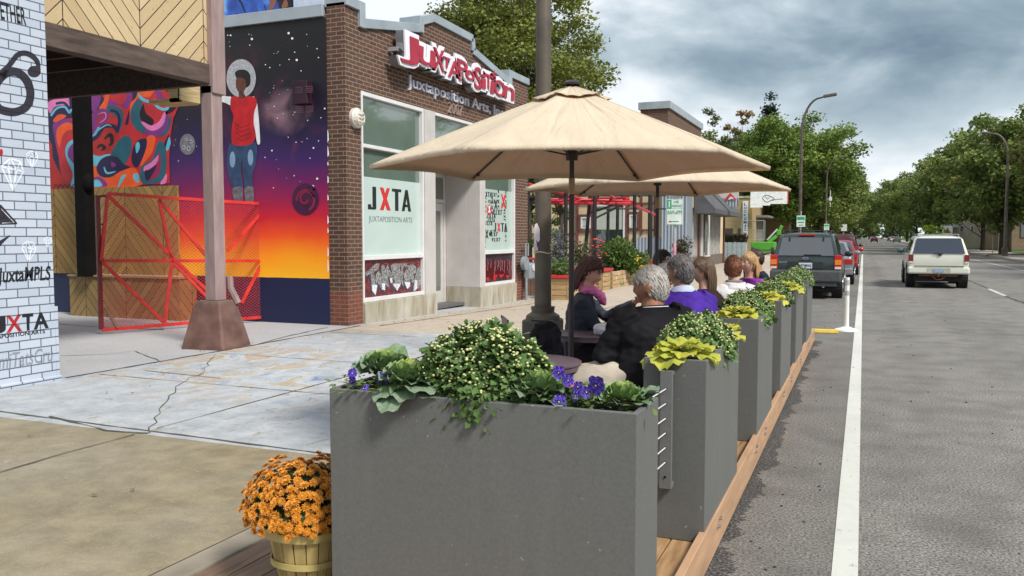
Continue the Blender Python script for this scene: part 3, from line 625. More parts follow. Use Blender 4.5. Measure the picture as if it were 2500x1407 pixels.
def chips(name,c,sc=40,dark=.25):
    g=G(name); v=g.n('ShaderNodeTexVoronoi',{'Vector':g.pos(),'Scale':float(sc)}); w=g.xyz(v.outputs['Color'])[0]; g.out(g.mix(g.ma('POWER',w,1.2),tuple(x*dark for x in lin(c)[:3]),c),.25); return g.m
def FL(sc,ox,oy): return lambda *p:[(ox+x*sc,oy+y*sc) for x,y in p]
b=B(); b.box(FX-.09,FX-.05,12.325,14.415,.575,1.23); mo=b.obj('mosaic_panel',mosaic_bg('mosaic_dots',(.105,.012,.018),(.17,.02,.025)),w1)
MF=plane_fn((FX-.05,0,0),(1,0,0)); q=FL(.0782,885,625)
b=B()
LT=[[(70,540),(420,235),(525,240),(490,420),(350,500),(400,880),(460,960),(400,1230),(290,1100),(250,560),(120,630)],[(400,600),(500,450),(580,600),(600,1040),(470,860),(430,860),(395,760)],[(580,330),(650,260),(720,420),(780,240),(830,420),(930,560),(930,850),(870,850),(840,660),(790,640),(820,1000),(720,900),(700,1080),(600,1050)],[(860,300),(1000,240),(1200,240),(1160,420),(1230,640),(1200,840),(1080,1090),(1000,980),(920,920),(1010,820),(940,660),(920,500)],[(1200,240),(1400,230),(1420,430),(1300,300),(1250,420),(1290,560),(1250,640),(1290,960),(1220,880)],[(1310,520),(1430,300),(1560,250),(1660,330),(1680,520),(1590,570),(1620,840),(1540,840),(1500,640),(1470,860),(1480,960),(1390,1040),(1300,860),(1290,640)],[(1690,420),(1860,220),(1870,700),(1850,820),(1770,940),(1760,1000),(1600,1120),(1570,1080),(1630,620),(1680,540)]]
for L in LT:
    poly(b,q(*[(x-45,y+55) for x,y in L]),MF,.002,1); poly(b,q(*L),MF,.004,0)
for L in ([(285,900),(440,900),(455,960),(400,1225),(295,1090)],[(600,860),(690,860),(700,1075),(600,1045)],[(930,870),(1190,870),(1080,1088)],[(1305,820),(1478,820),(1478,950),(1390,1035)],[(1625,760),(1700,760),(1700,1000),(1600,1115)],[(840,690),(925,690),(928,848),(872,846)]): poly(b,q(*L),MF,.006,2)
b.obj('mosaic_lettering',[chips('silver_chips','a8a8a8',45,.2),chips('slate_chips','4c4c60',40,.4),chips('white_chips','e6e8f2',30,.6)],w1)
b=B(); b.box(FX-.09,FX-.05,17.325,19.045,.575,1.23); b.obj('mosaic_panel',mosaic_bg('mosaic_dark',(.035,.018,.026),(.06,.03,.045)),w2)
q2=FL(.0604,1165,620); b=B()
tops=[(140,230),(310,240),(330,350),(420,350),(500,350),(560,270),(690,200),(700,480),(780,400),(840,200),(940,240),(1080,260),(1240,240),(1310,300),(1440,260),(1510,400)]
poly(b,q2(*(tops+[(1510,930),(1490,1190),(1410,1210),(1360,940),(1300,900),(1210,1060),(1130,900),(960,1000),(860,900),(700,1130),(640,1080),(500,1000),(470,1120),(420,950),(320,900),(330,1290),(250,1290),(160,860)])),MF,.002,0)
for L in ([(200,950),(330,900),(340,1280),(250,1290)],[(330,960),(480,960),(480,1100),(420,1120)],[(650,840),(820,840),(720,1080),(650,1080)],[(860,840),(1100,830),(960,990)],[(1150,880),(1310,860),(1220,1040)],[(1380,950),(1500,940),(1480,1190),(1410,1200)]): poly(b,q2(*L),MF,.004,1)
for k,(x0,h) in enumerate(((150,600),(230,280),(310,650),(415,420),(545,300),(690,560),(730,420),(830,360),(870,280),(940,440),(1000,400),(1090,500),(1220,420),(1290,540),(1380,420),(1450,360))): stroke(b,q2((x0,220+(k%3)*30),(x0+18,230+h*.4),(x0-10,230+h),(x0+20,260+h)),.9,MF,.005,2)
b.obj('mosaic_lettering',[chips('maroon_chips','5e1420',45,.5),chips('scarlet_chips','d8343c',40,.5),chips('pink_line','b98a92',40,.5)],w2)
# lettering on the frosted panes
GF=plane_fn((FX-.068,0,0),(1,0,0))
def jxta(b,O,w,h,mi=(0,1),U=Y_,V=Z_,ext=.003):
    """J X T A drawn as bars inside a w x h box"""
    N=U.cross(V); O=Vector(O); t=w*.085
    def bar(P,m): b.prism([(x*w,y*h) for x,y in P],O,U,V,ext,m)
    tt=t/w; k=t/h*1.05
    bar([(.10,.12),(.18,.12),(.18,1),(.10,1)],mi[0]); bar([(0,0),(.15,0),(.18,.05),(.18,.12),(.13,.12),(.10,.10),(.07,.12),(.07,.22),(0,.22),(0,.06)],mi[0])
    bar([(.26,1),(.34,1),(.505,0),(.42,0)],mi[1]); N_=N; 
    b.prism([(x*w,y*h) for x,y in ((.42,1),(.49,1),(.34,0),(.26,0))],O+N*ext*.6,U,V,ext,mi[1])
    bar([(.54,.87),(.76,.87),(.76,1),(.54,1)],mi[0]); bar([(.61,0),(.69,0),(.69,.87),(.61,.87)],mi[0])
    bar([(.77,0),(.84,0),(.925,1),(.86,1)],mi[0]); b.prism([(x*w,y*h) for x,y in ((.93,0),(1,0),(.92,1),(.865,1))],O+N*ext*.6,U,V,ext,mi[0]); bar([(.82,.2),(.93,.2),(.92,.31),(.84,.31)],mi[0])
b=B(); vb=paint('vinyl_black','1a1d1d'); vr=paint('vinyl_red','c22a2a'); vg=paint('vinyl_grey','5d6d68')
y0=GF(898,500).y; y1=GF(1003,500).y; jxta(b,(FX-.067,y0,GF(950,514).z),y1-y0,GF(950,460).z-GF(950,514).z)
y0=GF(900,540).y; y1=GF(1006,540).y; put_text(b,'JUXTAPOSITION ARTS',(FX-.067,y0,GF(950,547).z),Y_,Z_,w=y1-y0,h=.13,offset=-.012,extrude=.003,mi=2)
b.obj('vinyl_lettering',[vb,vr,vg],w1)
b=B(); rr=random.Random(5)
zb0,zt0=GF(1210,596).z,GF(1210,470).z; ya,yb=GF(1176,540).y,GF(1238,540).y; W_=yb-ya; H_=zt0-zb0
def jx(fx,fz,w,h,rot=0,mi=(0,0)):
    O=Vector((FX-.067,ya+fx*W_,zb0+fz*H_)); a=rot*pi/2; U=Y_*cos(a)+Z_*sin(a); V=-Y_*sin(a)+Z_*cos(a); jxta(b,O,w*W_,h*H_,mi,U,V,.002)
for a in ((.05,.9,.33,.09),(.58,.99,.25,.07,2),(.05,.81,.01,.01),(.52,.84,.28,.06,2),(.34,.70,.05,.05),(.18,.5,.35,.09),(.2,.42,.30,.08),(.12,.36,.28,.08),(.62,.23,.36,.08,2),(.72,.12,.35,.07,2),(.80,.67,.38,.10,2),(.98,.8,.22,.06,2)):
    jx(*a) if a[2]>.05 else None
jx(.45,.24,.55,.17,0,(0,1)); jx(.08,.34,.36,.08,3); jx(.17,.58,.28,.08,1); jx(.42,.56,.3,.07,1); jx(.67,.68,.32,.07,1); jx(.97,.70,.30,.06,1); jx(.93,.45,.20,.09,1); jx(.02,.62,.26,.05,1); jx(.96,.02,.28,.05,1)
def X_s(fx,fz,w,h,m): 
    O=Vector((FX-.0665,ya+fx*W_,zb0+fz*H_)); w*=W_;h*=H_
    b.prism([(0,h),(w*.25,h),(w,0),(w*.72,0)],O,Y_,Z_,.003,m); b.prism([(w*.7,h),(w,h),(w*.28,0),(0,0)],O+X_*.001,Y_,Z_,.003,m)
X_s(.74,.70,.22,.28,1); X_s(.47,.68,.14,.18,0); X_s(.13,.11,.12,.16,0); X_s(.30,.15,.1,.12,0)
for (fx,fz,r,m) in ((.07,.80,.05,0),(.28,.65,.085,1)): b.prism([(r*W_*cos(i*pi/8),r*W_*1.0*sin(i*pi/8)) for i in range(16)],(FX-.0664,ya+fx*W_,zb0+fz*H_),Y_,Z_,.002,m)
b.prism([(0,.16),(.05,.16),(.12,0),(.07,0)],(FX-.064,ya+.24*W_,zb0+.60*H_),Y_,Z_,.002,2); b.prism([(.08,.16),(.12,.16),(.04,0),(0,0)],(FX-.063,ya+.24*W_,zb0+.60*H_),Y_,Z_,.002,2)
b.obj('vinyl_lettering',[vb,vr,whp],w2)
# concrete base, panels, recess, door
b=B(); b.box(FX-.3,FX+.05,12.27,14.92,-.1,.498); b.obj('concrete_base',M['conc'],JB,bevel=.008)
b=B(); b.prism([(FX-.82,17.0),(FX+.05,17.0),(FX+.05,19.1),(FX-.3,19.1),(FX-.3,17.2),(FX-.82,17.2)],(0,0,-.1),X_,Y_,.598); b.obj('concrete_base',M['conc'],JB,bevel=.008)
b=B(); b.box(FX-.3,FX+.03,14.47,14.90,.5,4.095); b.box(FX-.3,FX+.025,14.905,17.0,3.02,3.30); b.box(FX-.3,FX+.03,17.0,17.27,.5,4.095); b.box(-8.72,FX-.301,17.0,17.27,.5,3.3); b.box(-8.72,FX-.301,14.905,17.0,3.02,3.1); b.box(-8.72,FX-.301,14.6,14.9,.0,3.02)
b.obj('aluminium_panels',alu,JB,bevel=.004)
b=B(); b.box(FX-.12,FX+.01,14.905,16.995,3.30,3.35); b.box(FX-.12,FX+.01,14.905,16.995,4.04,4.095); tr=b.obj('transom_frame',alw,JB); b=B(); b.box(FX-.08,FX-.07,14.905,16.995,3.35,4.04); b.obj('transom_pane',M['gglass'],tr)
b=B(); dx=-8.72
b.box(dx-.06,dx,15.75,15.85,.1,3.02); b.box(dx-.06,dx,16.9,17.0,.1,3.02); b.box(dx-.06,dx,15.85,16.9,2.38,2.46); b.box(dx-.06,dx,15.85,16.9,2.94,3.02)
b.box(dx-.05,dx-.008,15.86,15.99,.1,2.37); b.box(dx-.05,dx-.008,16.76,16.89,.1,2.37); b.box(dx-.05,dx-.008,15.99,16.76,.1,.42); b.box(dx-.05,dx-.008,15.99,16.76,2.2,2.37)
dr=b.obj('entrance_door',alu,JB,bevel=.004); b=B(); b.box(dx-.03,dx-.02,15.99,16.76,.42,2.2); b.box(dx-.03,dx-.02,15.85,16.9,2.46,2.94); b.obj('door_pane',glass_mat('door_glass',(.10,.11,.095)),dr)
b=B(); b.path([(dx+.05,16.03,.9),(dx+.05,16.03,1.5)],.014,8); b.obj('door_pull',pm('steel',(.5,.5,.5),.3,.05,3,metal=1),dr)
b=B(); b.box(dx-.06,dx-.01,14.9,15.75,.1,3.02); b.obj('side_light',M['dglass'],JB)
# fascia lettering
b=B(); y0=FF(993,200).y; y1=FF(1212,270).y; zc=FF(993,212).z
put_text(b,'Juxtaposition Arts, Inc.',(FX+.002,y0,zc-.06),Y_,Z_,w=y1-y0+.45,h=.29,offset=.006,extrude=.03)
b.obj('name_lettering',pm('silver_letter',(.55,.56,.66),.4,.1),JB)
b=B(); put_text(b,'2007',(FX+.002,FF(1092,260).y,FF(1092,275).z),Y_,Z_,w=FF(1126,260).y-FF(1092,260).y,h=.22,offset=-.012,extrude=.03); b.obj('date_numerals',pm('bronze_numeral',(.30,.22,.19),.5,.1),JB)
# cut-out sign
S_=thing('cutout_wall_sign','white-edged cut-out sign of dancing red letters climbing along the brick gable','sign',(FX+.02,16,4.9))
SF=plane_fn((FX+.30,0,0),(1,0,0))
LET=[('J',975,1020,88,158,-.05),('u',1018,1058,118,160,.1),('X',1056,1082,120,172,0),('T',1080,1096,140,166,0),('A',1092,1124,150,192,.0),('P',1116,1140,148,190,-.1),('o',1134,1156,172,196,0),('S',1156,1172,164,218,0),('i',1172,1184,182,216,0),('T',1182,1198,182,216,0),('i',1194,1204,186,228,.2),('O',1204,1230,196,236,0),('n',1228,1252,212,242,.2)]
bw_=B(); br_=B()
for ch,u0,u1,v0,v1,sl_ in LET:
    a=SF(u0,v1); c=SF(u1,v0); d=SF(u1,v1); w=c.y-a.y; z0=(a.z+d.z)/2; h=(SF(u0,v0).z+SF(u1,v0).z)/2-z0
    put_text(bw_,ch,(FX+.10,a.y-.045,z0-.055),Y_,Z_,w=w+.12,h=h+.14,offset=.08,extrude=.16,slant=sl_,mi=1); put_text(bw_,ch,(FX+.262,a.y-.05,z0-.06),Y_,Z_,w=w+.13,h=h+.15,offset=.085,extrude=.035,slant=sl_)
    put_text(br_,ch,(FX+.305,a.y+.02,z0),Y_,Z_,w=w,h=h,offset=.008,extrude=.02,slant=sl_)
# backing ribbon joining the letters
rb=[SF(u,v) for u,v in ((985,110),(1012,140),(1045,140),(1075,152),(1108,172),(1140,182),(1166,192),(1192,202),(1218,218),(1242,228))]
for i in range(len(rb)-1): bw_.beam((FX+.2,rb[i].y,rb[i].z),(FX+.2,rb[i+1].y,rb[i+1].z),.1,.12,mi=1)
bw_.obj('white_letter_backing',[paint('sign_white','e3e3ea',.45,.06),pm('sign_side_grey',(.16,.16,.17),.4,.1)],S_); br_.obj('red_letters',paint('sign_red','a3283c',.45,.12),S_)
st_=SF(1205,186); b=B(); b.prism([((.13 if i%2==0 else .055)*cos(i*pi/5+.3),(.13 if i%2==0 else .055)*sin(i*pi/5+.3)) for i in range(10)],(FX+.305,st_.y,st_.z),Y_,Z_,.02); b.obj('red_star',paint('sign_red','a3283c'),S_)
b=B()
for u,v in ((985,118),(1050,150),(1110,175),(1170,200),(1235,225)): p=SF(u,v); b.beam((FX,p.y,p.z),(FX+.2,p.y,p.z),.07,.07)
b.obj('mounting_bracket',pm('bracket_grey',(.3,.3,.3)),S_)
# wall lamp
p=FF(866,289); L_=thing('bulkhead_wall_lamp','round cream bulkhead lamp on the brick pier left of the first window','lamp',(FX,p.y,p.z))
b=B(); b.rings([[(FX+x,p.y+r*cos(2*pi*k/18),p.z+r*sin(2*pi*k/18)) for k in range(18)] for x,r in ((0,.17),(.06,.17),(.08,.15),(.13,.12))]); b.obj('lamp_body',pm('cream_plastic',(.62,.58,.50),.4,.08),L_,smooth=True)
b=B()
for s in (-1,0,1): b.path([(FX+.09,p.y-.14,p.z+.05*s),(FX+.17,p.y,p.z+.07*s),(FX+.09,p.y+.14,p.z+.05*s)],.012,6)
b.obj('lamp_guard',pm('cream_plastic',(.62,.58,.50)),L_,smooth=True)
# vent box on the mural
p0=SW(728,202); p1=SW(764,256); V_=thing('wall_vent_box','small louvred vent box painted over by the galaxy mural','vent',((p0.x+p1.x)/2,YW,p1.z))
b=B(); b.box(p0.x,p1.x,YW-.16,YW-.014,p1.z,p0.z); b.obj('vent_casing',paint('vent','2a1020',.5,.4,4),V_,bevel=.006)
b=B()
for r in (0,1):
    for c in (0,1):
        for k in range(4): x=p0.x+.06+c*.2; z=p0.z-.12-k*.03-r*.32; b.box(x,x+.15,YW-.166,YW-.155,z,z+.012)
b.obj('louvre_slats',paint('vent_slat','63404e'),V_)
# printed banner on the roof behind the parapet
RF=plane_fn((0,13.0,0),(0,-1,0))
R_=thing('rooftop_mural_panel','blue cloudy painted panel with dark figures standing above the side wall coping','mural panel',(-10.2,13,5.2))
def bluem():
    g=G('blue_cloud_paint'); P=g.pos(); g.out(g.ramp(g.noise(1.9,5,.8,vec=P),[(.3,'1c2f7c'),(.5,'2f62c0'),(.68,'7db2e8')]),.5); return g.m
b=B(); b.box(-14,-8.9,13.0,13.06,4.9,7.3); b.obj('panel',bluem(),R_)
b=B(); stroke(b,[(578,-10),(590,8),(600,34)],[5,4,2],RF,.004,0); stroke(b,[(645,12),(650,26)],2,RF,.004,0); poly(b,[(576,32),(588,38),(576,41)],RF,.004,0)
poly(b,cr([(655,-8),(674,-8),(672,12),(664,24),(655,24),(660,8)],4),RF,.004,1); poly(b,cr([(672,-10),(730,-10),(722,14),(690,22),(682,20),(680,6)],4),RF,.005,0); poly(b,cr([(694,2),(700,0),(703,16),(688,20)],4),RF,.006,1)
b.obj('painted_figures',[paint('figure_dark','1a1420'),paint('figure_brown','8a5640')],R_)
b=B(); b.box(-9.75,-8.9,12.94,12.98,5.2,7.3); b.obj('pale_panel',paint('pale_blue','bcc8da'),R_)
p0=az(1290,0,0)
# ================================================================ herringbone wainscot and bench in the court
b=B(); y=YW-.05; A=ay(40,460,y); E=ay(432,455,y); Z0=ay(300,671,y).z; b.box(A.x,E.x,y,YW-.008,Z0,ay(300,457,y).z); o=b.obj('wainscot_boards',M['chev2'],JB)
BN=thing('timber_wall_bench','boxy timber bench clad in herringbone boards against the painted wall','bench',(-13.5,11.5,.2))
yb_=11.35; A=ay(170,700,yb_); E=ay(438,700,yb_)
b=B(); b.box(A.x,E.x,yb_,YW-.06,.15,ay(300,678,yb_).z); b.obj('bench_front',M['chev3'],BN)
zt=ay(300,678,yb_).z; b=B(); b.box(A.x-.02,E.x+.02,yb_-.03,YW-.055,zt+.001,zt+.035); b.obj('bench_top',pm('bench_plank',(.30,.22,.12),.75,.3,4,stretch=(1,8,1)),BN)
# ================================================================ folded red mesh gate
G0=az(250,806,.22); G1=az(671,773,.22); gd=(G1-G0); gd.z=0; gd.normalize(); gn=gd.cross(Z_); 
if gn.dot(EYE-G0)<0: gn=-gn
G1=G0+gd*2.75
GT=thing('red_mesh_gate','tall red steel gate leaf of expanded mesh leaning open in front of the bench','gate',tuple(G0),0)
GP=plane_fn(G0,gn)
red=pm('red_gate_paint',(.56,.028,.02),.45,.25,6,.1,40); dred=pm('dark_red_gate_paint',(.16,.012,.016),.5,.3,6)
b=B()
def gb(u0,v0,u1,v1,w=.045,bb=None,off=0): a=GP(u0,v0)+gn*off; c=GP(u1,v1)+gn*off; (bb or b).beam(a,c,.03,w,up=(gn.x,gn.y,0)) 
def gbar(bb,u0,v0,u1,v1,w=.05,t=.03,off=0):
    a=GP(u0,v0)+gn*off; c=GP(u1,v1)+gn*off; d=(c-a).normalized(); s=d.cross(gn).normalized()*w/2; n=gn*t/2
    bb.add([a-s-n,a+s-n,a+s+n,a-s+n,c-s-n,c+s-n,c+s+n,c-s+n],[(0,1,2,3),(7,6,5,4),(0,4,5,1),(1,5,6,2),(2,6,7,3),(3,7,4,0)])
for s in ((262,473,656,499),(262,474,247,637),(656,499,641,637),(641,637,672,772),(247,637,641,637),(388,487,420,640),(388,487,512,635),(420,637,402,789),(262,476,560,762),(250,640,400,788),(656,500,556,612),(641,640,590,740),(250,806,671,772),(418,637,520,740)):
    gbar(b,*s)
b.obj('gate_frame',red,GT)
b=B(); gbar(b,240,477,250,805,.06,.05,-.04); gbar(b,240,480,262,478,.03,.03,-.04); gbar(b,238,548,255,548,.025,.03,-.04); gbar(b,640,505,640,770,.05,.04,-.10); b.obj('hinge_side_frame',dred,GT)
b=B(); gbar(b,256,752,285,800,.04,.03,.03); b.obj('loose_batten',pm('old_batten',(.22,.1,.06)),GT)
b=B(); xa=0; ht=2.0; a0=GP(262,474)
# expanded metal: two families of thin strands clipped to the quad
quad=[GP(258,476),GP(655,500),GP(641,637),GP(670,771),GP(250,804),GP(247,637)]
def loc2(p): d=p-G0; return (d.dot(gd),d.z)
Q2=[loc2(p) for p in quad]
def clip(a,c):
    # segment against polygon by sampling crossings
    ts=[]
    for i in range(len(Q2)):
        p,q_=Q2[i],Q2[(i+1)%len(Q2)]; r=(c[0]-a[0],c[1]-a[1]); s=(q_[0]-p[0],q_[1]-p[1]); den=r[0]*s[1]-r[1]*s[0]
        if abs(den)<1e-9: continue
        t=((p[0]-a[0])*s[1]-(p[1]-a[1])*s[0])/den; u_=((p[0]-a[0])*r[1]-(p[1]-a[1])*r[0])/den
        if 0<=t<=1 and 0<=u_<=1: ts.append(t)
    ts.sort(); return [(ts[i],ts[i+1]) for i in range(0,len(ts)-1,2)]
for fam in (1,-1):
    for k in range(-60,120):
        x0=k*.072; a=(x0,-.2); c=(x0+fam*2.6*1.5,2.4)
        for t0,t1 in clip(a,c):
            P0=G0+gd*(a[0]+(c[0]-a[0])*t0)+Z_*(a[1]+(c[1]-a[1])*t0); P1=G0+gd*(a[0]+(c[0]-a[0])*t1)+Z_*(a[1]+(c[1]-a[1])*t1)
            d=(P1-P0).normalized(); s=d.cross(gn).normalized()*.0026; n=gn*(.003*fam)
            b.add([P0-s+n,P0+s+n,P1+s+n,P1-s+n],[(0,1,2,3)])
b.obj('expanded_mesh',pm('mesh_red',(.52,.04,.025),.5,.2),GT)
# ---- gas meter at the far end of the shopfront
p=Vector((-7.76,19.5,.05))
GM=thing('gas_meter','grey gas meter with round regulator at the far corner of the shopfront','gas meter',tuple(p))
mg=pm('meter_grey',(.24,.27,.30),.45,.15)
def T0(x,y,z): return (p.x+x,p.y+y,p.z+z)
b=B(); b.path([T0(0,0,0),T0(0,0,.55)],.035,8); b.path([T0(0,-.05,1.05),T0(0,-.05,1.4),T0(0,.12,1.4),T0(0,.12,1.1)],.025,8); b.obj('riser_pipe',mg,GM,smooth=True)
b=B(); b.box(p.x-.1,p.x+.12,p.y+.0,p.y+.42,p.z+.5,p.z+.92); b.obj('meter_body',mg,GM,bevel=.06,bseg=3,smooth=True)
b=B(); b.cyl(T0(0,-.22,.92),T0(.1,-.22,.92),.17,.17,16); b.cyl(T0(.0,-.2,.92),T0(.0,.1,.92),.04,.04,8); b.obj('regulator',mg,GM,smooth=True)
b=B(); b.cyl(T0(.12,.2,.8),T0(.14,.2,.8),.09,.09,14); b.obj('dial',pm('dial',(.6,.6,.6)),GM)
# ================================================================ courtyard cafe beyond the shopfront
blk_m=pm('black_steel',(.014,.013,.015),.5,.3,5); red_m=pm('bright_red_pipe',(.52,.02,.035),.4,.15,5)
PG=thing('steel_pergola','open sculpture-like pergola of black posts and bars with bright red rods over the side yard','pergola',(-10,28,.05))
for u,v,y in ((1287,430,23.2),(1382,470,26),(1441,474,29),(1453,440,27),(1485,505,34),(1508,502,33),(1550,446,30),(1587,448,31),(1337,466,25),(1590,452,36)):
    p=ay(u,v,y); b=B(); q=ay(u-2 if u!=1441 else u-14,640,y); b.cyl((p.x+(q.x-p.x)*1.3,p.y,.0),(p.x,p.y,p.z),.075,.065,8); b.obj('post',blk_m,PG,smooth=True)
b=B()
for (u0,v0,y0,u1,v1,y1) in ((1340,463,25,1590,463,30),(1440,478,27,1625,478,36),(1285,447,23,1345,470,26),(1450,510,33,1625,510,36),(1440,474,28,1560,450,31),(1450,535,33,1520,500,29),(1345,480,26,1470,478,32),(1470,462,31,1610,452,28),(1480,440,31,1520,480,28),(1500,440,33,1460,480,28),(1520,505,28,1450,495,34),(1560,480,28,1620,446,34),(1285,480,23,1330,482,26),(1360,455,25,1420,478,30),(1285,500,24,1320,490,26),(1438,522,30,1500,500,27),(1285,470,23,1335,455,28)):
    b.cyl(ay(u0,v0,y0),ay(u1,v1,y1),.04,.04,6)
b.obj('black_bars',blk_m,PG,smooth=True)
b=B()
for (u0,v0,y0,u1,v1,y1) in ((1345,492,26,1535,486,30),(1350,497,26,1540,497,29),(1345,487,27,1520,490,28),(1340,464,25,1432,490,28),(1283,448,23,1345,466,25),(1283,430,23,1302,420,24),(1380,489,27,1545,492,31),(1440,486,29,1530,484,27),(1552,503,29,1602,526,32),(1478,466,31,1500,486,27),(1400,494,27,1530,500,32)):
    b.cyl(ay(u0,v0,y0),ay(u1,v1,y1),.05,.05,6)
b.obj('red_rods',red_m,PG,smooth=True)
# wooden planter boxes on the pavement edge
pine=pm('pine_boards',(.40,.27,.13),.75,.3,3,stretch=(1,1,9)); redp=pm('red_trim',(.48,.03,.03),.5,.2,5)
def deco():
    g=G('painted_box_art'); P=g.pos(); g.out(g.ramp(g.noise(2.4,4,1.2,vec=P),[(.3,(.12,.2,.06)),(.42,(.42,.29,.14)),(.55,(.45,.31,.16)),(.62,(.62,.55,.42)),(.68,(.3,.1,.05))]),.7); return g.m
def wbox(name,lab,x0,x1,y0,y1,z0,z1,mat,rim,grp):
    t=thing(name,lab,'planter box',((x0+x1)/2,(y0+y1)/2,z0),group=grp)
    b=B()
    n=max(2,int((z1-z0)/.13))
    for i in range(n): a=z0+(z1-z0)*i/n; c=z0+(z1-z0)*(i+1)/n-.012; b.box(x0,x1,y0,y0+.03,a,c); b.box(x0,x1,y1-.03,y1,a,c); b.box(x1-.03,x1,y0+.031,y1-.031,a,c); b.box(x0,x0+.03,y0+.031,y1-.031,a,c)
    for x in (x0,x1-.09):
        for y in (y0-.012,y1-.08): b.box(x,x+.09,y,y+.09,z0,z1+.002)
    b.obj('box_boards',mat,t,bevel=.003)
    b=B()
    if rim: b.box(x0-.04,x1+.05,y0-.05,y0+.09,z1+.003,z1+.075); b.box(x0-.04,x1+.05,y1-.09,y1+.05,z1+.003,z1+.075); b.box(x1-.08,x1+.05,y0+.091,y1-.091,z1+.003,z1+.075); b.box(x0-.04,x0+.08,y0+.091,y1-.091,z1+.003,z1+.075); b.obj('red_rim',redp,t)
    b=B(); b.box(x0+.035,x1-.035,y0+.035,y1-.035,z1-.12,z1-.04); b.obj('soil',pm('soil',(.03,.02,.014),.95,.4,30),t)
    return t
G1_='wooden planter boxes along the side yard'
wbox('planter_box','pine planter box with red rim nearest the lamp pole','%s'%0 and -7.2,-6.62,19.6,20.9,.03,.60,pine,True,G1_)
wbox('planter_box','long painted planter box below the red-flowered bush',-8.1,-6.95,24.4,28.6,.03,.58,deco(),False,G1_)
wbox('planter_box','short planter box with red corner at the left end of the painted one',-7.9,-6.9,23.2,24.2,.03,.62,pine,True,G1_)
wbox('planter_box','far planter box with red face behind the seated group',-8.2,-6.95,29.8,33.0,.03,.78,pm('box_red',(.30,.05,.04),.6,.3,3),False,G1_)
# leaf helper
def leafcloud(n,cen,rad,size,rr,flat=.6,shell=.0,droop=0,aspect=.5):
    V=[];F=[]
    for i in range(n):
        while True:
            p=Vector((rr.uniform(-1,1),rr.uniform(-1,1),rr.uniform(-1,1)))
            if p.length<=1 and p.length>=shell: break
        c=Vector(cen)+Vector((p.x*rad[0],p.y*rad[1],p.z*rad[2])); s=size*rr.uniform(.6,1.3)
        d=(Vector((p.x,p.y,p.z*flat-droop))+Vector((rr.gauss(0,.6),rr.gauss(0,.6),rr.gauss(0,.5)))).normalized()
        t=d.cross(Vector((rr.gauss(0,1),rr.gauss(0,1),rr.gauss(0,1)))).normalized(); o=len(V); up=d.cross(t)
        V+= [c-d*s*.5, c+t*s*aspect*.5+up*s*.06, c+d*s*.5, c-t*s*aspect*.5+up*s*.06]; F.append((o,o+1,o+2,o+3))
    return V,F
def leafmat(name,c1,c2,c3=None,rough=.55,trans=.25,scale=3):
    g=G(name); n=g.noise(scale,3,vec=g.obj()); oi=g.n('ShaderNodeObjectInfo').outputs['Random']; f=g.ma('ADD',g.ma('MULTIPLY_ADD',n,3.0,-1.1),g.ma('MULTIPLY_ADD',oi,.9,-.4),clamp=True)
    wn=g.n('ShaderNodeTexWhiteNoise',noise_dimensions='3D'); g.set(wn.inputs['Vector'],g.sc(g.obj(),(7,7,7))); 
    c=g.mix(f,c1,c2); c=g.mix(g.ma('MULTIPLY',g.noise(40,1,vec=g.obj()),.5),c,c3 or c2); g.out(c,rough,spec=.3)
    if trans:
        tr=g.n('ShaderNodeBsdfTranslucent'); g.set(tr.inputs[0],c); mx=g.n('ShaderNodeMixShader'); mx.inputs[0].default_value=trans
        g.t.links.new(g.b.outputs[0],mx.inputs[1]); g.t.links.new(tr.outputs[0],mx.inputs[2]); g.t.links.new(mx.outputs[0],g.t.nodes['Material Output'].inputs[0])
    return g.m
lm_mid=leafmat('leaf_mid_green',(.06,.12,.025),(.13,.22,.05),(.20,.26,.07)); lm_dk=leafmat('leaf_dark_green',(.018,.05,.016),(.05,.10,.028),(.09,.13,.04)); lm_lav=leafmat('lavender',(.10,.13,.07),(.20,.17,.28),(.28,.24,.38)); lm_plum=leafmat('plum_stems',(.06,.07,.03),(.10,.04,.05),(.12,.16,.06))
rr=random.Random(21)
def bush(name,lab,c,rad,n,size,mat,flowers=None,cat='plant',stems=6,group=None):
    t=thing(name,lab,cat,(c[0],c[1],c[2]-rad[2]),group=group); b=B(); k=9
    for j in range(k):
        cc=(c[0]+rr.gauss(0,.35)*rad[0],c[1]+rr.gauss(0,.35)*rad[1],c[2]+rr.gauss(0,.3)*rad[2]); V,F=leafcloud(n//k,cc,[r*.62 for r in rad],size,rr,droop=-.4); b.add(V,F)
    b.obj('foliage',mat,t); b=B()
    for i in range(stems): a=rr.uniform(0,6.28); b.path([(c[0]+.05*cos(a),c[1]+.05*sin(a),c[2]-rad[2]),(c[0]+rad[0]*.6*cos(a),c[1]+rad[1]*.6*sin(a),c[2]+rad[2]*.7)],[.012,.005],5)
    b.obj('stems',pm('stem',(.07,.09,.03)),t)
    if flowers:
        b=B()
        for cx,cz,num,s in flowers[1]:
            for i in range(num):
                p=(c[0]+rad[0]*(cx+rr.gauss(0,.14)),c[1]-rad[1]*rr.uniform(.3,.95),c[2]+rad[2]*(cz+rr.gauss(0,.14))); b.sph(p,(s,s,s*.6),6,4)
        b.obj('flowers',flowers[0],t)
    return t
fr=pm('red_flower',(.60,.06,.03),.5,.25,9); fy=pm('yellow_flower',(.70,.52,.04),.5,.2,9)
p=ay(1512,655,26.5); bush('flowering_bush','big green bush with red and yellow flowers in the painted planter box',(p.x,p.y,1.0),(.68,1.0,.66),3200,.15,lm_mid,(fr,((-.75,.55,9,.05),(-.55,.2,7,.045),(-.9,.3,5,.04))))
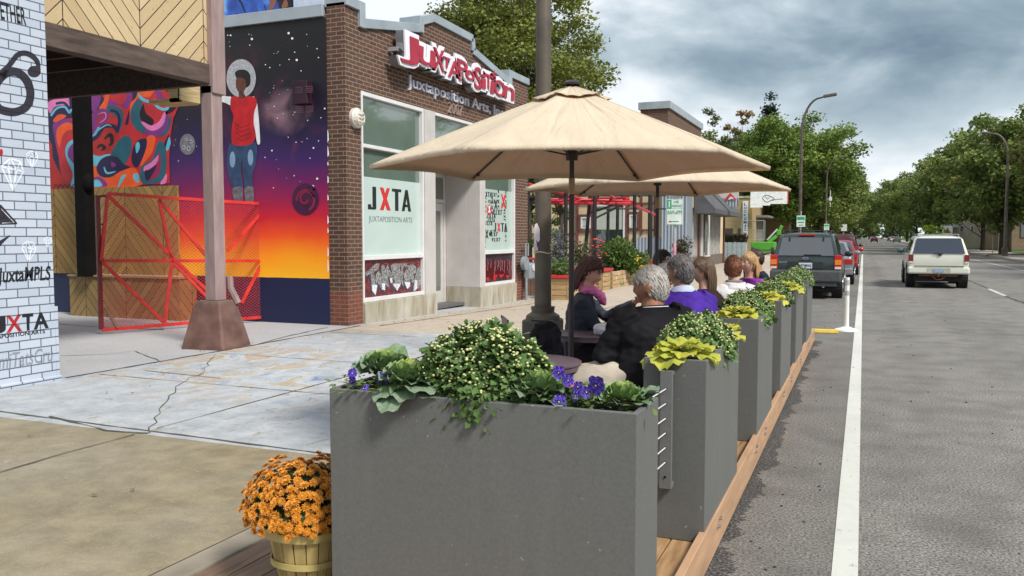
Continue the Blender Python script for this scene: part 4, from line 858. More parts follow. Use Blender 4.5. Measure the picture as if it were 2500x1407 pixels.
p=ay(1562,660,26.4); bush('flowering_bush','small bush dotted with yellow flowers right of the red-flowered one',(p.x,p.y,.8),(.3,.5,.4),500,.11,lm_mid,(fy,((0,.2,14,.03),(.4,-.3,8,.03))))
p=ay(1368,668,20.2); bush('potted_herbs','leafy light green plant in the pine planter box',(p.x,p.y,.82),(.36,.4,.3),900,.12,leafmat('herb_leaf',(.06,.12,.03),(.16,.24,.07),(.3,.36,.16)))
p=ay(1362,608,24.8); bush('lavender_clump','tall pale purple lavender clump behind the pine planter box',(p.x,p.y,1.05),(.42,.4,.75),1000,.10,lm_lav,cat='plant')
p=ay(1410,620,25.6); bush('wispy_shrub','wispy plum-stemmed shrub left of the red-flowered bush',(p.x,p.y,1.0),(.5,.4,.8),900,.11,lm_plum)
p=ay(1660,612,34); bush('potted_dark_plant','dark plant beside the pink-smeared sign post',(p.x,p.y,1.2),(.5,.4,.5),500,.13,leafmat('burgundy_leaf',(.03,.04,.02),(.08,.03,.03),(.1,.14,.05)))
# coloured cafe stools and table
for i,(u,y,tc,lc,lab) in enumerate(((1300,26.5,(.45,.04,.05),(.06,.2,.4),'red-topped stool with blue legs behind the gas meter'),(1348,25.5,(.45,.04,.05),(.04,.22,.12),'red-topped stool with green legs right of the lamp pole'),(1475,33.5,(.42,.03,.05),(.3,.03,.04),'long red bench top behind the flowering bush'))):
    p=ay(u,631,y); t=thing('cafe_stool' if i<2 else 'cafe_bench',lab,'stool' if i<2 else 'bench',(p.x,y,.05)); w=.55 if i<2 else 2.6
    b=B(); b.box(p.x-w/2,p.x+w/2,y-.25,y+.25,p.z-.05,p.z+.02); b.obj('seat_top',pm('stool_top%d'%i,tc,.5,.2),t,bevel=.01)
    for sx in (-1,1):
        b=B(); b.box(p.x+sx*w*.36-.07,p.x+sx*w*.36+.07,y-.2,y+.2,.05,p.z-.051); b.obj('leg',pm('stool_leg%d'%i,lc,.5,.2),t)
p=ay(1330,655,27.5); t=thing('blue_table','pale blue low table between the coloured stools','table',(p.x,27.5,.05)); b=B(); b.box(p.x-1.1,p.x+1.0,27.3,28.0,.62,.68); b.obj('table_top',pm('sky_blue',(.12,.42,.58),.5,.15),t)
for sx in (-.9,.8): b=B(); b.box(p.x+sx-.05,p.x+sx+.05,27.4,27.9,.05,.619); b.obj('leg',pm('sky_blue',(.12,.42,.58)),t)
b=B()
q=Vector((-8.0,21.2,0)); 
for i in range(7): b.box(-8.9+i*.14,-8.78+i*.14,20.95,21.0,.02,.95)
t=thing('timber_fence_panel','short brown timber fence panel behind the gas meter','fence',(-8.4,21,0)); b.obj('boards',pm('fence_wood',(.20,.12,.08),.8,.35,4),t)
# ================================================================ half-timbered building
HY=39.6; HX=-7.6; HF=plane_fn((0,HY,0),(0,-1,0)); HS=plane_fn((HX,0,0),(1,0,0))
cream=pm('cream_stucco',(.58,.47,.29),.85,.12,2,.15,60); brn=pm('brown_trim',(.15,.055,.045),.6,.2,4)
def corr(name,c1,c2,per=.075):
    g=G(name); h,z=wallcoord(g); s=g.ma('SINE',g.ma('MULTIPLY',h,2*pi/per)); f=g.ma('MULTIPLY_ADD',s,.5,.5); g.out(g.mix(f,c2,c1),.4,.4)
    g.bump(s,.8,.02); return g.m
cor=corr('corrugated_steel',(.42,.47,.52),(.26,.30,.36),.16)
HB=thing('half_timbered_building','cream stucco building with brown timber strips, corrugated steel corner and grey awnings','building',(HX-3,HY+4,0))
ZU=5.2
b=B(); b.box(-22,HX-.25,HY,52,0,ZU); b.obj('stucco_wall',cream,HB)
pc=HF(1620,500); pc2=HF(1680,500)
b=B(); b.box(pc.x,HX+.02,HY-.35,HY-.001,0,ZU+1.2); b.box(HX-.24,HX+.02,HY+.001,HY+1.0,0,ZU+1.2); b.obj('corrugated_corner',cor,HB)
A=HF(1545,580); E=HF(1619,636); b=B(); b.box(A.x,E.x-.01,HY-.06,HY-.002,.3,A.z); b.obj('corrugated_wainscot',cor,HB)
b=B()
def hb(u0,v0,u1,v1,o=.05): a=HF(u0,v0); c=HF(u1,v1); b.box(min(a.x,c.x),max(a.x,c.x),HY-o,HY-.004,min(a.z,c.z),max(a.z,c.z))
for i,s in enumerate(((1528,430,1535,640),(1564,430,1568,575),(1598,430,1603,577),(1406,440,1412,640),(1443,440,1448,640),(1300,570,1406,574),(1413,563,1442,569),(1536,560,1563,565),(1569,560,1597,565),(1413,492,1442,498),(1536,495,1563,500),(1569,495,1597,500),(1413,524,1418,562),(1419,524,1442,529),(1556,518,1562,559),(1536,518,1555,523))): hb(*s,o=.04+.004*i)
b.obj('timber_strips',brn,HB)
def hwin(u0,v0,u1,v1,shade,name='window'):
    a=HF(u0,v1); c=HF(u1,v0); f=B(); t=.07
    f.box(a.x,c.x,HY-.09,HY-.01,c.z-t,c.z); f.box(a.x,c.x,HY-.09,HY-.01,a.z,a.z+t); f.box(a.x,a.x+t,HY-.09,HY-.01,a.z+t,c.z-t); f.box(c.x-t,c.x,HY-.09,HY-.01,a.z+t,c.z-t)
    if c.x-a.x>2: m=(a.x+c.x)/2; f.box(m-t/2,m+t/2,HY-.09,HY-.01,a.z+t,c.z-t)
    fo=f.obj(name,alw,HB); zz=c.z-t-(c.z-a.z-2*t)*shade
    p=B(); p.box(a.x+t,c.x-t,HY-.05,HY-.04,a.z+t,zz); p.obj('pane',M['dglass'],fo)
    if shade>0: p=B(); p.box(a.x+t,c.x-t,HY-.052,HY-.041,zz+.02,c.z-t); p.obj('roller_shade',pm('shade_fabric',(.42,.46,.40),.8,.08),fo)
hwin(1449,500,1526,632,.46); hwin(1419,530,1443,558,.99); hwin(1537,524,1556,556,.99); 
# brick upper storey
pb=ay(1632,252,41.5); UB=thing('dark_brick_upper_block','dark brick flat-roofed block with grey coping rising behind the big beige umbrella','building',(pb.x-4,46,0))
q=ax(1712,313,pb.x); b=B(); xb0=ay(1564,258,41.5).x; b.box(xb0,pb.x,41.5,q.y,0,pb.z-.25); b.obj('brick_wall',M['brown_brick'],UB)
b=B(); b.box(xb0-.1,pb.x+.1,41.4,q.y+.1,pb.z-.249,pb.z+.1); b.obj('coping',flash,UB)
b=B()
for yy in (45.5,50.5): 
    b=B(); b.box(pb.x+.0,pb.x+.12,yy,yy+.25,pb.z-1.6,pb.z-1.0); b.obj('wall_bracket',alw,UB)
# shopfront with awnings on the street face
b=B(); b.box(HX-.24,HX,HY+1.001,50.3,0,.62); b.obj('brown_base_wall',pm('dark_stucco',(.14,.115,.10),.85,.2,3),HB)
b=B(); b.box(HX-.24,HX,HY+1.001,50.3,3.0,ZU); b.obj('upper_stucco',cream,HB)
b=B()
for i in range(16): y=HY+1.3+i*.58; b.box(HX+.001,HX+.03,y,y+.06,3.7,ZU)
b.box(HX+.001,HX+.04,HY+1.05,50.3,3.6,3.7); b.obj('stucco_battens',brn,HB)
b=B(); b.box(HX-.2,HX-.15,HY+1.0,50.2,.62,3.0); f=b.obj('shop_glass',M['dglass'],HB)
b=B()
for i in range(20):
    y=HY+1.05+i*.465
    if 8<=i<=10: continue
    b.box(HX-.14,HX-.04,y,y+.1,.621,2.999)
b.obj('white_bars',pm('bar_white',(.5,.49,.45),.5,.2),HB)
b=B(); y0,y1=HS(1712,600).y,HS(1724,600).y
b.box(HX-.02,HX+.03,y0,y0+.18,.62,3.0); b.box(HX-.02,HX+.03,y1+.5,y1+.9,.62,3.0); b.box(HX-.02,HX+.08,y0,y1+.9,.56,.62); b.obj('white_window_frame',alw,HB)
b=B(); y2=HS(1704,600).y; b.box(HX-.0,HX+.1,y2-.14,y2,.0,3.2); b.box(HX-.0,HX+.1,50.2,50.4,.0,3.2); b.obj('maroon_pilasters',brn,HB)
awn=pm('grey_awning_canvas',(.085,.088,.095),.8,.2,2,.1,50)
for y0,y1,lab in ((HY+1.3,HY+5.2,''),(HY+6.0,HY+10.4,'')):
    b=B(); d=1.05; zt=4.05; zb_=2.95
    P=[(HX+.03,y0,zt),(HX+.03,y1,zt),(HX+d,y1,zb_),(HX+d,y0,zb_),(HX+d,y0,zb_-.22),(HX+d,y1,zb_-.22),(HX+.03,y0,zb_-.22),(HX+.03,y1,zb_-.22)]
    b.add(P,[(0,3,2,1),(3,4,5,2),(0,6,4,3),(1,2,5,7),(4,6,7,5)]); b.obj('awning',awn,HB,label='grey canvas wedge awning')
# street signs of the shops
def board(b,x0,x1,y,z0,z1,th=.06,mi=0): b.box(x0,x1,y,y+th,z0,z1,mi)
SP=plane_fn((0,47.5,0),(0,-1,0)); a=SP(1738,490); c=SP(1804,455)
US=thing('homeworks_sign','pale projecting sign reading URBAN HOMEWORKS with a small red roof emblem over the awnings','sign',(HX,47.5,a.z))
b=B(); board(b,a.x,c.x,47.5,a.z-.02,c.z+.15); b.obj('sign_board',pm('sign_pale',(.52,.52,.48),.5,.1),US)
b=B(); put_text(b,'URBAN',SP(1741,461.5)-Y_*.004,X_,Z_,w=SP(1770,470).x-SP(1741,470).x,h=.14,offset=.03,extrude=.004); put_text(b,'HOMEWORKS',SP(1741,470)-Y_*.004,X_,Z_,w=SP(1799,470).x-SP(1741,470).x,h=.14,offset=.03,extrude=.004); b.obj('lettering',pm('sign_black',(.06,.03,.04)),US)
b=B(); board(b,a.x+.02,c.x-.02,47.49,a.z-.35,a.z+.12,.05); b.obj('corrugated_strip',cor,US)
b=B(); q=SP(1783,482); b.prism([(-.33,-.14),(0,.24),(.33,-.14)],(q.x,47.46,q.z),X_,Z_,.02,0); b.prism([(-.12,-.13),(.02,.05),(.16,-.03),(.19,-.13),(.08,-.08),(0,-.13)],(q.x,47.44,q.z),X_,Z_,.01,1); b.obj('roof_emblem',[pm('emblem_red',(.5,.03,.04)),alw],US)
# ================================================================ yellow brick locksmith building
LY=80.0; LP=plane_fn((0,LY,0),(0,-1,0)); yb=brick('yellow_brick',(.44,.30,.115),(.34,.22,.08),(.36,.30,.2),bw=.24,bh=.09,ms=.012,var=.35)
xl=LP(1763,500).x; xr=LP(1836,500).x; zt=LP(1800,484).z
LB=thing('locksmith_building','one-storey yellow brick workshop with a grey door and white vertical banner','building',((xl+xr)/2,LY+6,0))
LS=plane_fn((xr,0,0),(1,0,0)); 
b=B(); b.box(xl-1,xr,LY,96,0,zt); yy1=LS(1868,560).y if LS(1868,560).y<200 else 96
b.obj('brick_wall',yb,LB); b=B(); b.box(xl-1.1,xr+.08,LY-.08,96.1,zt+.002,zt+.18); b.obj('parapet_cap',conc.m,LB)
b=B(); b.box(xr+.001,xr+2.2,93.5,97,0,4.6); b.obj('side_wing',yb,LB)
b=B(); b.box(xr+.002,xr+.08,84,92.5,0,3.3); b.obj('grey_door',pm('door_grey',(.22,.23,.22),.5,.1),LB); b=B(); b.box(xr+.002,xr+1.1,83.2,93.2,3.4,3.6); b.obj('door_canopy',pm('canopy_grey',(.2,.21,.21)),LB)
for k,(u0,u1) in enumerate(((1768,1789),(1801,1813))):
    b=B(); A=LP(u0,604); E=LP(u1,558); b.box(A.x,E.x,LY-.06,LY-.002,A.z,E.z); b.obj('barred_window',pm('bars_dark',(.05,.04,.035)),LB)
a=LP(1812.5,578); c=LP(1827,491); b=B(); b.box(a.x,c.x,LY-.1,LY-.062,a.z,c.z); b.obj('vertical_banner',paint('banner','d4d8dc'),LB)
b=B(); hh=(c.z-a.z-.3)/9
for i,ch in enumerate('LOCKSMITH'):
    z=c.z-.15-(i+1)*hh; put_text(b,ch,(a.x+.11 if ch!='I' else a.x+.22,LY-.103,z+hh*.14),X_,Z_,w=(c.x-a.x-.22) if ch!='I' else .09,h=hh*.74,offset=.02,extrude=.004)
b.obj('banner_lettering',pm('banner_navy',(.05,.06,.12)),LB)
a=LP(1835,508); c=LP(1925,457); KS=thing('key_shop_sign','white stepped board sign reading FULL SERVICE LOCKSMITHS over the workshop','sign',(a.x,LY-1,a.z))
b=B(); q1=LP(1852,500); b.prism([(a.x,a.z),(LP(1865,485).x,a.z),(LP(1865,485).x,LP(1865,503).z),(LP(1883,485).x,LP(1865,503).z),(LP(1883,485).x,LP(1883,499).z),(c.x,LP(1925,499).z),(c.x,c.z),(a.x,c.z-.1)],(0,LY-.9,0),X_,Z_,.12); b.obj('sign_board',paint('key_white','e6e8e6'),KS)
b=B(); b.box(c.x,c.x+.1,LY-1.02,LY-.9,LP(1925,499).z,c.z); b.obj('red_edge',redp,KS)
b=B(); put_text(b,'FULL SERVICE LOCKSMITHS',(LP(1856,485).x,LY-1.024,LP(1856,468).z),X_,Z_,w=LP(1914,485).x-LP(1856,485).x,h=.2,offset=.012,extrude=.004)
KP=plane_fn((0,LY-1.024,0),(0,-1,0)); stroke(b,cr([(1862,482),(1870,477),(1880,479),(1890,486),(1882,490),(1872,494),(1864,488)],4),1.6,KP,.003); stroke(b,[(1882,490),(1898,487),(1912,486)],1.4,KP,.004); stroke(b,[(1868,480),(1874,487),(1880,481)],1.2,KP,.004); b.obj('lettering_and_key',pm('sign_black',(.06,.03,.04)),KS)
# pale upper building between the signs
b=B(); q=ay(1803,450,98); q2=ay(1862,450,98); PU=thing('pale_brick_block','tall pale brick block standing behind the locksmith workshop','building',(q.x,100,0)); b.box(q.x-6,q2.x,98,112,0,q.z+.9); b.obj('wall',pm('pale_brick',(.40,.34,.22),.85,.2,3),PU); b=B(); b.box(q2.x-2.4,q2.x-1.2,97.9,97.99,q.z-3,q.z-.2); b.obj('window',M['dglass'],PU)
# grey planter fence with pots
t=thing('grey_pot_fence','low pale grey fence box topped with dark potted grasses in front of the workshop','fence',(-9,60,.1)); FP=plane_fn((0,60,0),(0,-1,0)); A=FP(1764,622); E=FP(1822,592)
b=B()
for i in range(5):
    x0=A.x+(E.x-A.x)*i/5; x1=A.x+(E.x-A.x)*(i+1)/5; b.box(x0+.03,x1-.03,60,60.1,.1,E.z)
b.box(A.x,E.x,60.02,60.5,.1,E.z-.05); b.obj('fence_panels',pm('fence_pale',(.33,.38,.40),.6,.15),t)
b=B()
for i in range(9):
    V,F=leafcloud(90,(A.x+(E.x-A.x)*(i+.5)/9,60.2,E.z+.28),(.22,.22,.32),.3,rr,aspect=.15,droop=-.8); b.add(V,F)
b.obj('grasses',leafmat('dark_grass',(.03,.025,.015),(.07,.06,.03)),t)
# green boom lift
p=ax(1880,612,-8.3); bx,by=-7.6,72.0; BL=thing('boom_lift','bright lime green boom lift with wire cage platform parked by the workshop','lift',(bx,by,.1))
gm=pm('lime_green',(.07,.30,.025),.45,.15,5); dk=pm('tyre_black',(.02,.02,.02),.8,.2)
b=B(); b.box(bx-1.0,bx+.9,by,by+1.7,.45,1.15); b.obj('chassis',gm,BL,bevel=.08,bseg=2)
for sx in (-.85,.75):
    for sy in (.1,1.6): b=B(); b.cyl((bx+sx-.12,by+sy,.4),(bx+sx+.12,by+sy,.4),.32,.32,14); b.obj('wheel',dk,BL)
b=B(); b.beam((bx+.3,by+.8,1.1),(bx+1.0,by+1,1.7),.26,.26); b.beam((bx+1.0,by+1,1.7),(bx+1.35,by+1,2.5),.24,.24); b.obj('boom',gm,BL,bevel=.03); b=B(); b.box(bx+.95,bx+1.3,by+.8,by+1.2,1.7,2.1); b.obj('turret',gm,BL,bevel=.05)
b=B(); b.beam((bx+.2,by+.9,1.3),(bx+1.0,by+.9,2.2),.12,.12); b.obj('hydraulic_arm',pm('pale_steel',(.5,.52,.5)),BL)
b=B()
for x in (-1.8,-.9,0.0):
    for y in (0,.9): b.cyl((bx+x,by+y,1.3),(bx+x,by+y,2.9),.03,.03,5)
for z in (1.3,2.1,2.9):
    for y in (0,.9): b.cyl((bx-1.8,by+y,z),(bx,by+y,z),.03,.03,5)
b.obj('cage_platform',pm('cage_grey',(.25,.24,.2)),BL)
# ================================================================ poles, lamps and street signs
bz=pm('bronze_pole_paint',(.060,.050,.040),.5,.25,3,col2=(.125,.100,.070)); 
def lamp_pole(x,y,lab,side=1,h=9.2,r=.10,grp='tall bronze street lamps'):
    t=thing('street_lamp',lab,'street lamp',(x,y,.15),group=grp)
    b=B(); b.box(x-.19,x+.19,y-.19,y+.19,.14,.70); b.obj('base_box',bz,t,bevel=.02)
    b=B(); b.lathe([(.2,.7),(.19,.74),(.13,.78),(.14,.84)],(x,y,0),16); b.obj('base_collar',bz,t,smooth=True)
    b=B(); pts=[(x,y,.7),(x,y,4),(x,y,h-2.0)]; rad=[r,r*.9,r*.75]
    for i in range(1,9): a=pi/2*i/8; pts.append((x+side*.95*(1-cos(a)),y,h-2.0+1.9*sin(a))); rad.append(r*.75-.003*i)
    pts.append((x+side*1.15,y,h+.0-.05)); rad.append(.045); b.path(pts,rad,12); b.obj('pole_and_arm',bz,t,smooth=True,ang=60)
    b=B(); b.beam((x+side*1.1,y,h-.04),(x+side*1.8,y,h+.05),.30,.15); b.obj('lamp_head',pm('lamp_head_grey',(.09,.085,.08),.5,.15),t,bevel=.03)
    return t
L0=lamp_pole(-3.375,9.0,'thick bronze lamp pole rising behind the near umbrella with torn paper taped on it',1,9.3,.098)
lamp_pole(-3.35,50.5,'bronze street lamp standing beside the dark green parked wagon',1,9.45)
lamp_pole(-3.35,86,'bronze street lamp with a white box halfway up, second beyond the green wagon',1,9.1)
lamp_pole(9.75,72,'bronze street lamp on the far right pavement arching over the road from the right',-1,9.3,.13)
b=B(); b.box(-3.1,-2.85,85.9,86.1,5.0,5.35); b.cyl((-3.0,86,4.4),(-3.0,86,6.0),.03,.03,5); b.cyl((-3.3,86,5.15),(-3.0,86,5.15),.03,.03,5); o=b.obj('antenna_box',alw); tag(o,'small white antenna box clamped to the farther lamp pole','antenna box')
# torn flyer and tape on the near pole
FPn=plane_fn((-3.32,8.9,0)+tuple() if False else Vector((-3.36,8.89,0)),(-sin(-YAW)*-1,-cos(YAW),0)); 
fn=Vector((sin(YAW),-cos(YAW),0)); FPn=plane_fn(Vector((-3.375,9.0,0))+fn*.106,fn)
b=B(); poly(b,[(1306,548),(1311,545),(1318,560),(1318,586),(1314,592),(1309,586),(1311,604),(1305,618),(1303,618),(1304,560)],FPn,.003); poly(b,[(1307,606),(1314,604),(1313,612),(1306,614)],FPn,.004)
o=b.obj('torn_flyer',paint('flyer','d9cfd6',.8)); tag(o,'torn white paper flyer taped to the near lamp pole','flyer')
b=B(); 
for k in range(1): b.path([Vector((-3.375+.100*cos(a),9.0+.100*sin(a),1.46+.01*sin(3*a))) for a in [i*2*pi/16 for i in range(17)]],.008,5)
q=FPn(1345,600); b.path([q,q+Vector((.02,0,.03)),q+Vector((.01,0,-.05))],.014,5); o=b.obj('tape_knot',paint('tape','c8b89c',.7)); tag(o,'knotted beige tape wound round the near lamp pole','tape')
# parking sign near the pole
def psign(x,y,w,h,zc,lab,txt=True,name='parking_sign',post=(.34,.35,.36)):
    t=thing(name,lab,'sign',(x,y,.15)); b=B(); b.cyl((x,y,.1),(x,y,zc+h/2+.25),.03,.03,8); b.obj('sign_post',pm('post_%d'%int(y),post,.5,.3,3),t)
    b=B(); b.box(x-w/2,x+w/2,y-.045,y-.035,zc-h/2,zc+h/2); b.obj('sign_plate',paint('sign_plate','d9e2dc',.4),t,bevel=.004)
    return t
sx,sy=-3.34,16.1; zc=1.86+.245
PS=psign(sx,sy,.31,.49,zc,'green on white one hour parking sign on a post smeared with pink')
S1=lambda x,z:Vector((sx-.155+x,sy-.046,zc-.245+z))
b=B(); U_=X_;
def rect(b,x0,x1,z0,z1,o=0,mi=0): b.add([S1(x0,z0)-Y_*o,S1(x1,z0)-Y_*o,S1(x1,z1)-Y_*o,S1(x0,z1)-Y_*o],[(0,1,2,3)],mi)
rect(b,.012,.095,.31,.475,.001); 
for a in ((.01,.3,.008,.012),(.01,.3,.478,.482),(.008,.012,.008,.482),(.298,.302,.008,.482),(.01,.3,.305,.309)): rect(b,*a,o=.0015)
put_text(b,'HR',S1(.14,.41)-Y_*.002,X_,Z_,w=.1,h=.05,offset=.0,extrude=.001); put_text(b,'PARKING',S1(.105,.335)-Y_*.002,X_,Z_,w=.185,h=.05,offset=.0,extrude=.001); put_text(b,'8AM-6PM',S1(.02,.2)-Y_*.002,X_,Z_,w=.27,h=.075,offset=.0,extrude=.001)
put_text(b,'1',S1(.04,.33)-Y_*.003,X_,Z_,w=.025,h=.12,offset=.02,extrude=.001,mi=1); rect(b,.08,.24,.055,.07,.002); rect(b,.05,.09,.05,.075,.003,2)
b.obj('sign_markings',[paint('sign_green','1f9d6c'),alw,redp],PS)
b=B(); b.box(sx-.1,sx+.1,sy-.045,sy-.035,zc+.26,zc+.53); b.obj('arrow_plate',pm('arrow_plate_grey',(.22,.24,.25),.5,.15),PS); b=B(); b.prism([(-.02,-.05),(-.02,.05),(.02,.05),(.02,.08),(.055,0),(.02,-.08),(.02,-.05)],(sx+.02,sy-.047,zc+.4),X_,Z_,.003); b.obj('arrow_mark',M['black'],PS)
b=B(); b.cyl((sx,sy,1.05),(sx,sy,1.5),.033,.033,8); b.obj('pink_smear',pm('pink_smear',(.55,.25,.32),.6,.4,12),PS)
for x,y,lab in ((-3.2,49.0,'small green and white parking sign next to the tall lamp beside the green wagon'),(-3.2,84,'tiny green and white parking sign below the farther lamp'),):
    t=psign(x,y,.45,.62,2.45,lab); b=B(); b.box(x-.2,x+.2,y-.05,y-.046,2.52,2.70); b.box(x-.16,x+.16,y-.05,y-.046,2.36,2.42); b.box(x-.12,x+.12,y-.05,y-.046,2.22,2.26); b.obj('sign_markings',paint('sign_green','1f9d6c'),t)
psign(-3.0,150,.9,1.1,3.0,'white sign plate beyond the row of parked cars',name='street_sign')
p=az(2372,615,.15); t=psign(10.2,82,.5,.75,3.0,'narrow white sign on a thin post between the right-hand trunks',name='street_sign')
p=ay(2313,563,95); t=psign(p.x,95,.9,.9,p.z,'white warning sign with red border beyond the cream wagon',name='warning_sign'); b=B(); b.prism([(-.3,-.25),(0,.3),(.3,-.25)],(p.x,94.94,p.z),X_,Z_,.01); b.obj('red_triangle',redp,t)
# right side buildings
p=ay(2325,590,112); p1=ay(2397,590,112); zt=ay(2350,505,112).z
t=thing('cream_house','pale cream two-storey house among the trees on the right','house',((p.x+p1.x)/2,116,.3)); b=B(); b.box(p.x,p1.x,112,124,.2,zt); b.obj('wall',pm('cream_paint',(.50,.50,.36),.8,.12,2),t)
b=B(); b.prism([(p.x-.4,zt+.002),(p1.x+.4,zt+.002),((p.x+p1.x)/2,zt+2)],(0,124.3,0),X_,Z_,-12.7) if False else b.box(p.x-.3,p1.x+.3,111.7,124.3,zt+.002,zt+.3); b.obj('roof',pm('roof_grey',(.12,.12,.12)),t)
for u0,v0,u1,v1 in ((2342,513,2353,532),(2342,550,2355,568),(2368,515,2378,532),(2368,550,2378,566)):
    a=ay(u0,v1,111.95); c=ay(u1,v0,111.95); b=B(); b.box(a.x,c.x,111.93,111.99,a.z,c.z); o=b.obj('window',alw,t); b=B(); b.box(a.x+.12,c.x-.12,111.9,111.929,a.z+.12,c.z-.12); b.obj('pane',M['dglass'],o)
b=B(); q=ay(2318,555,110); b.box(q.x-.8,p.x+.4,109.5,111.9,q.z,q.z+.3); b.obj('porch_hood',pm('porch_white',(.5,.52,.5)),t)
p=ay(2437,590,100); zt=ay(2460,325,100).z
t=thing('tan_apartment_block','tall tan brick apartment block behind the right-hand trees','building',(p.x+9,106,.3)); b=B(); b.box(p.x,p.x+22,100,118,.2,zt); b.obj('brick_wall',brick('tan_brick',(.30,.20,.12),(.24,.15,.09),(.33,.28,.2),bw=.5,bh=.2,ms=.02),t); b=B(); b.box(p.x-.15,p.x+22.2,99.85,118.2,zt+.002,zt+.35); b.obj('parapet',pm('stone_trim',(.35,.31,.25)),t); b=B(); b.box(p.x-.05,p.x+22,99.9,99.99,zt-2.4,zt-2.0); b.obj('stone_band',pm('stone_trim',(.35,.31,.25)),t)
for i in range(4):
    for j in range(3): x=p.x+2+i*3.2; z=1.5+j*4; b=B(); b.box(x,x+1.5,99.93,99.99,z,z+2.0); b.obj('window',M['dglass'],t)
# blue bank sign
p=az(2490,607,.2); q=ay(2481,566,p.y); t=thing('blue_drive_sign','dark blue sign panel with white arrow and lettering at the right edge','sign',(p.x,p.y,.2))
b=B(); b.box(q.x,q.x+1.6,p.y,p.y+.25,.16,q.z); b.obj('sign_panel',paint('bank_navy','101a4a',.4),t,bevel=.02); b=B(); b.box(q.x-.01,q.x+1.61,p.y-.005,p.y+.255,q.z+.002,q.z+.18); b.obj('white_cap',alw,t)
b=B(); h=q.z; put_text(b,'Auto',(q.x+.12,p.y-.004,h-.75),X_,Z_,h=.2,offset=.01,extrude=.004); put_text(b,'Bank',(q.x+.12,p.y-.004,h-1.05),X_,Z_,h=.2,offset=.01,extrude=.004); b.prism([(0,.05),(.2,.05),(.2,.12),(.34,0),(.2,-.12),(.2,-.05),(0,-.05)],(q.x+.12,p.y-.004,h-.3),X_,Z_,.004); b.obj('lettering',alw,t)
p=ay(2472,580,p.y+6); o=B().lathe([(.45,.2),(.5,1.2),(.42,2.0),(.1,2.2)],(p.x,p.y,0),12).obj('white_post',alw); tag(o,'stubby white bollard left of the blue sign','bollard')
p=az(2500,622,.15); b=B(); b.add([(p.x-3.2,p.y-3,.158),(p.x+4,p.y-3,.158),(p.x+4,p.y+1.5,.158),(p.x-2.2,p.y+1.5,.158)],[(0,1,2,3)]); struct(b.obj('mulch_bed',pm('mulch',(.12,.045,.022),.95,.4,20,.4,40)))
# ================================================================ timber deck in the parking lane
dk_m=pm('deck_board',(.30,.165,.075),.6,.35,3,.15,40,stretch=(9,1,9),col2=(.46,.29,.14)); dk2=pm('deck_board_aged',(.14,.085,.05),.65,.35,3,.15,40,stretch=(9,1,9),col2=(.22,.14,.085))
DK=thing('timber_deck','timber deck laid in the parking lane with a low board along the road','deck',(-1.7,8,0))
b=B(); rr=random.Random(4); x=-2.70
while x<-.74:
    y=1.2
    while y<13.9:
        L=rr.choice((2.4,3.0,3.6)); y1=min(y+L,13.9); b.box(x,min(x+.137,-.712),y+.002,y1-.003,.125,.150+rr.uniform(-.001,.001),1 if x<-2.0 else 0); y=y1
    x+=.143
b.obj('deck_boards',[dk_m,dk2],DK,bevel=.003); b=B(); b.box(-2.7,-.72,1.2,13.9,.0,.10); b.obj('deck_frame',pm('deck_frame',(.05,.035,.025)),DK)
fas=pm('pine_fascia',(.44,.27,.155),.6,.22,3,.1,40,stretch=(5,.8,5)); ys=[1.2,3.1,4.95,5.85,7.8,9.7,11.6,13.9]
for i in range(len(ys)-1): b=B(); b.box(-.708,-.670,ys[i]+.003,ys[i+1]-.003,.01,.208); b.obj('fascia_board',fas,DK,bevel=.003)
b=B()
for y in (4.4,6.05,6.65,8.3,9.2,10.6,12.3,13.4):
    for dy in (0,.045): b.cyl((-.672,y+dy,.13+.03*(dy>0)),(-.655,y+dy,.13+.03*(dy>0)),.011,.011,8)
b.obj('bolts',pm('bolt_steel',(.6,.6,.6),.3,.05,3,metal=1),DK)
# ================================================================ grey planters
def planter_mat():
    g=G('charcoal_powder_coat'); P=g.obj(); n=g.noise(90,2,vec=P); n2=g.noise(2.2,4,vec=P); c=g.mix(g.ma('MULTIPLY_ADD',n,1.6,-.3,clamp=True),(.108,.111,.106),(.140,.144,.137)); c=g.mix(g.ma('MULTIPLY',g.ma('MULTIPLY_ADD',n2,2,-.7,clamp=True),.3),c,(.115,.125,.115))
    st_=g.noise(1,5,.3,vec=g.sc(P,(9,9,.7)),rough=.6); c=g.mix(g.ma('MULTIPLY',g.ma('MULTIPLY_ADD',st_,3.2,-1.7,clamp=True),.22),c,(.21,.21,.20)); sp=g.ma('GREATER_THAN',g.noise(34,1,vec=P),.78); c=g.mix(g.ma('MULTIPLY',sp,.5),c,(.35,.35,.34)); g.out(c,.5,spec=.35); g.bump(n,.06,.001); return g.m
M['planter']=planter_mat(); soil=pm('soil',(.03,.02,.014),.95,.4,30)
def planter(lab,x0,x1,y0,y1,z1=1.05):
    t=thing('metal_planter',lab,'planter',((x0+x1)/2,(y0+y1)/2,.15),group='tall charcoal metal planters edging the deck'); b=B(); z0=.152; w=.022
    b.box(x0,x1,y0,y0+w,z0,z1); b.box(x0,x1,y1-w,y1,z0,z1); b.box(x0,x0+w,y0+w,y1-w,z0,z1); b.box(x1-w,x1,y0+w,y1-w,z0,z1); b.box(x0+w,x1-w,y0+w,y1-w,z0,z0+.02)
    # folded inner lip
    b.obj('planter_shell',M['planter'],t,bevel=.004,bseg=2); b=B(); b.box(x0+w+.002,x1-w-.002,y0+w+.002,y1-w-.002,z1-.10,z1-.028); b.obj('soil',soil,t); return t
planter('wide charcoal planter facing the camera, full of mums, cabbages and pansies',-1.93,-.69,2.75,3.07)
PY=[(4.06,5.2),(6.24,7.30),(8.1,9.25),(9.98,11.15),(12.0,13.2)]
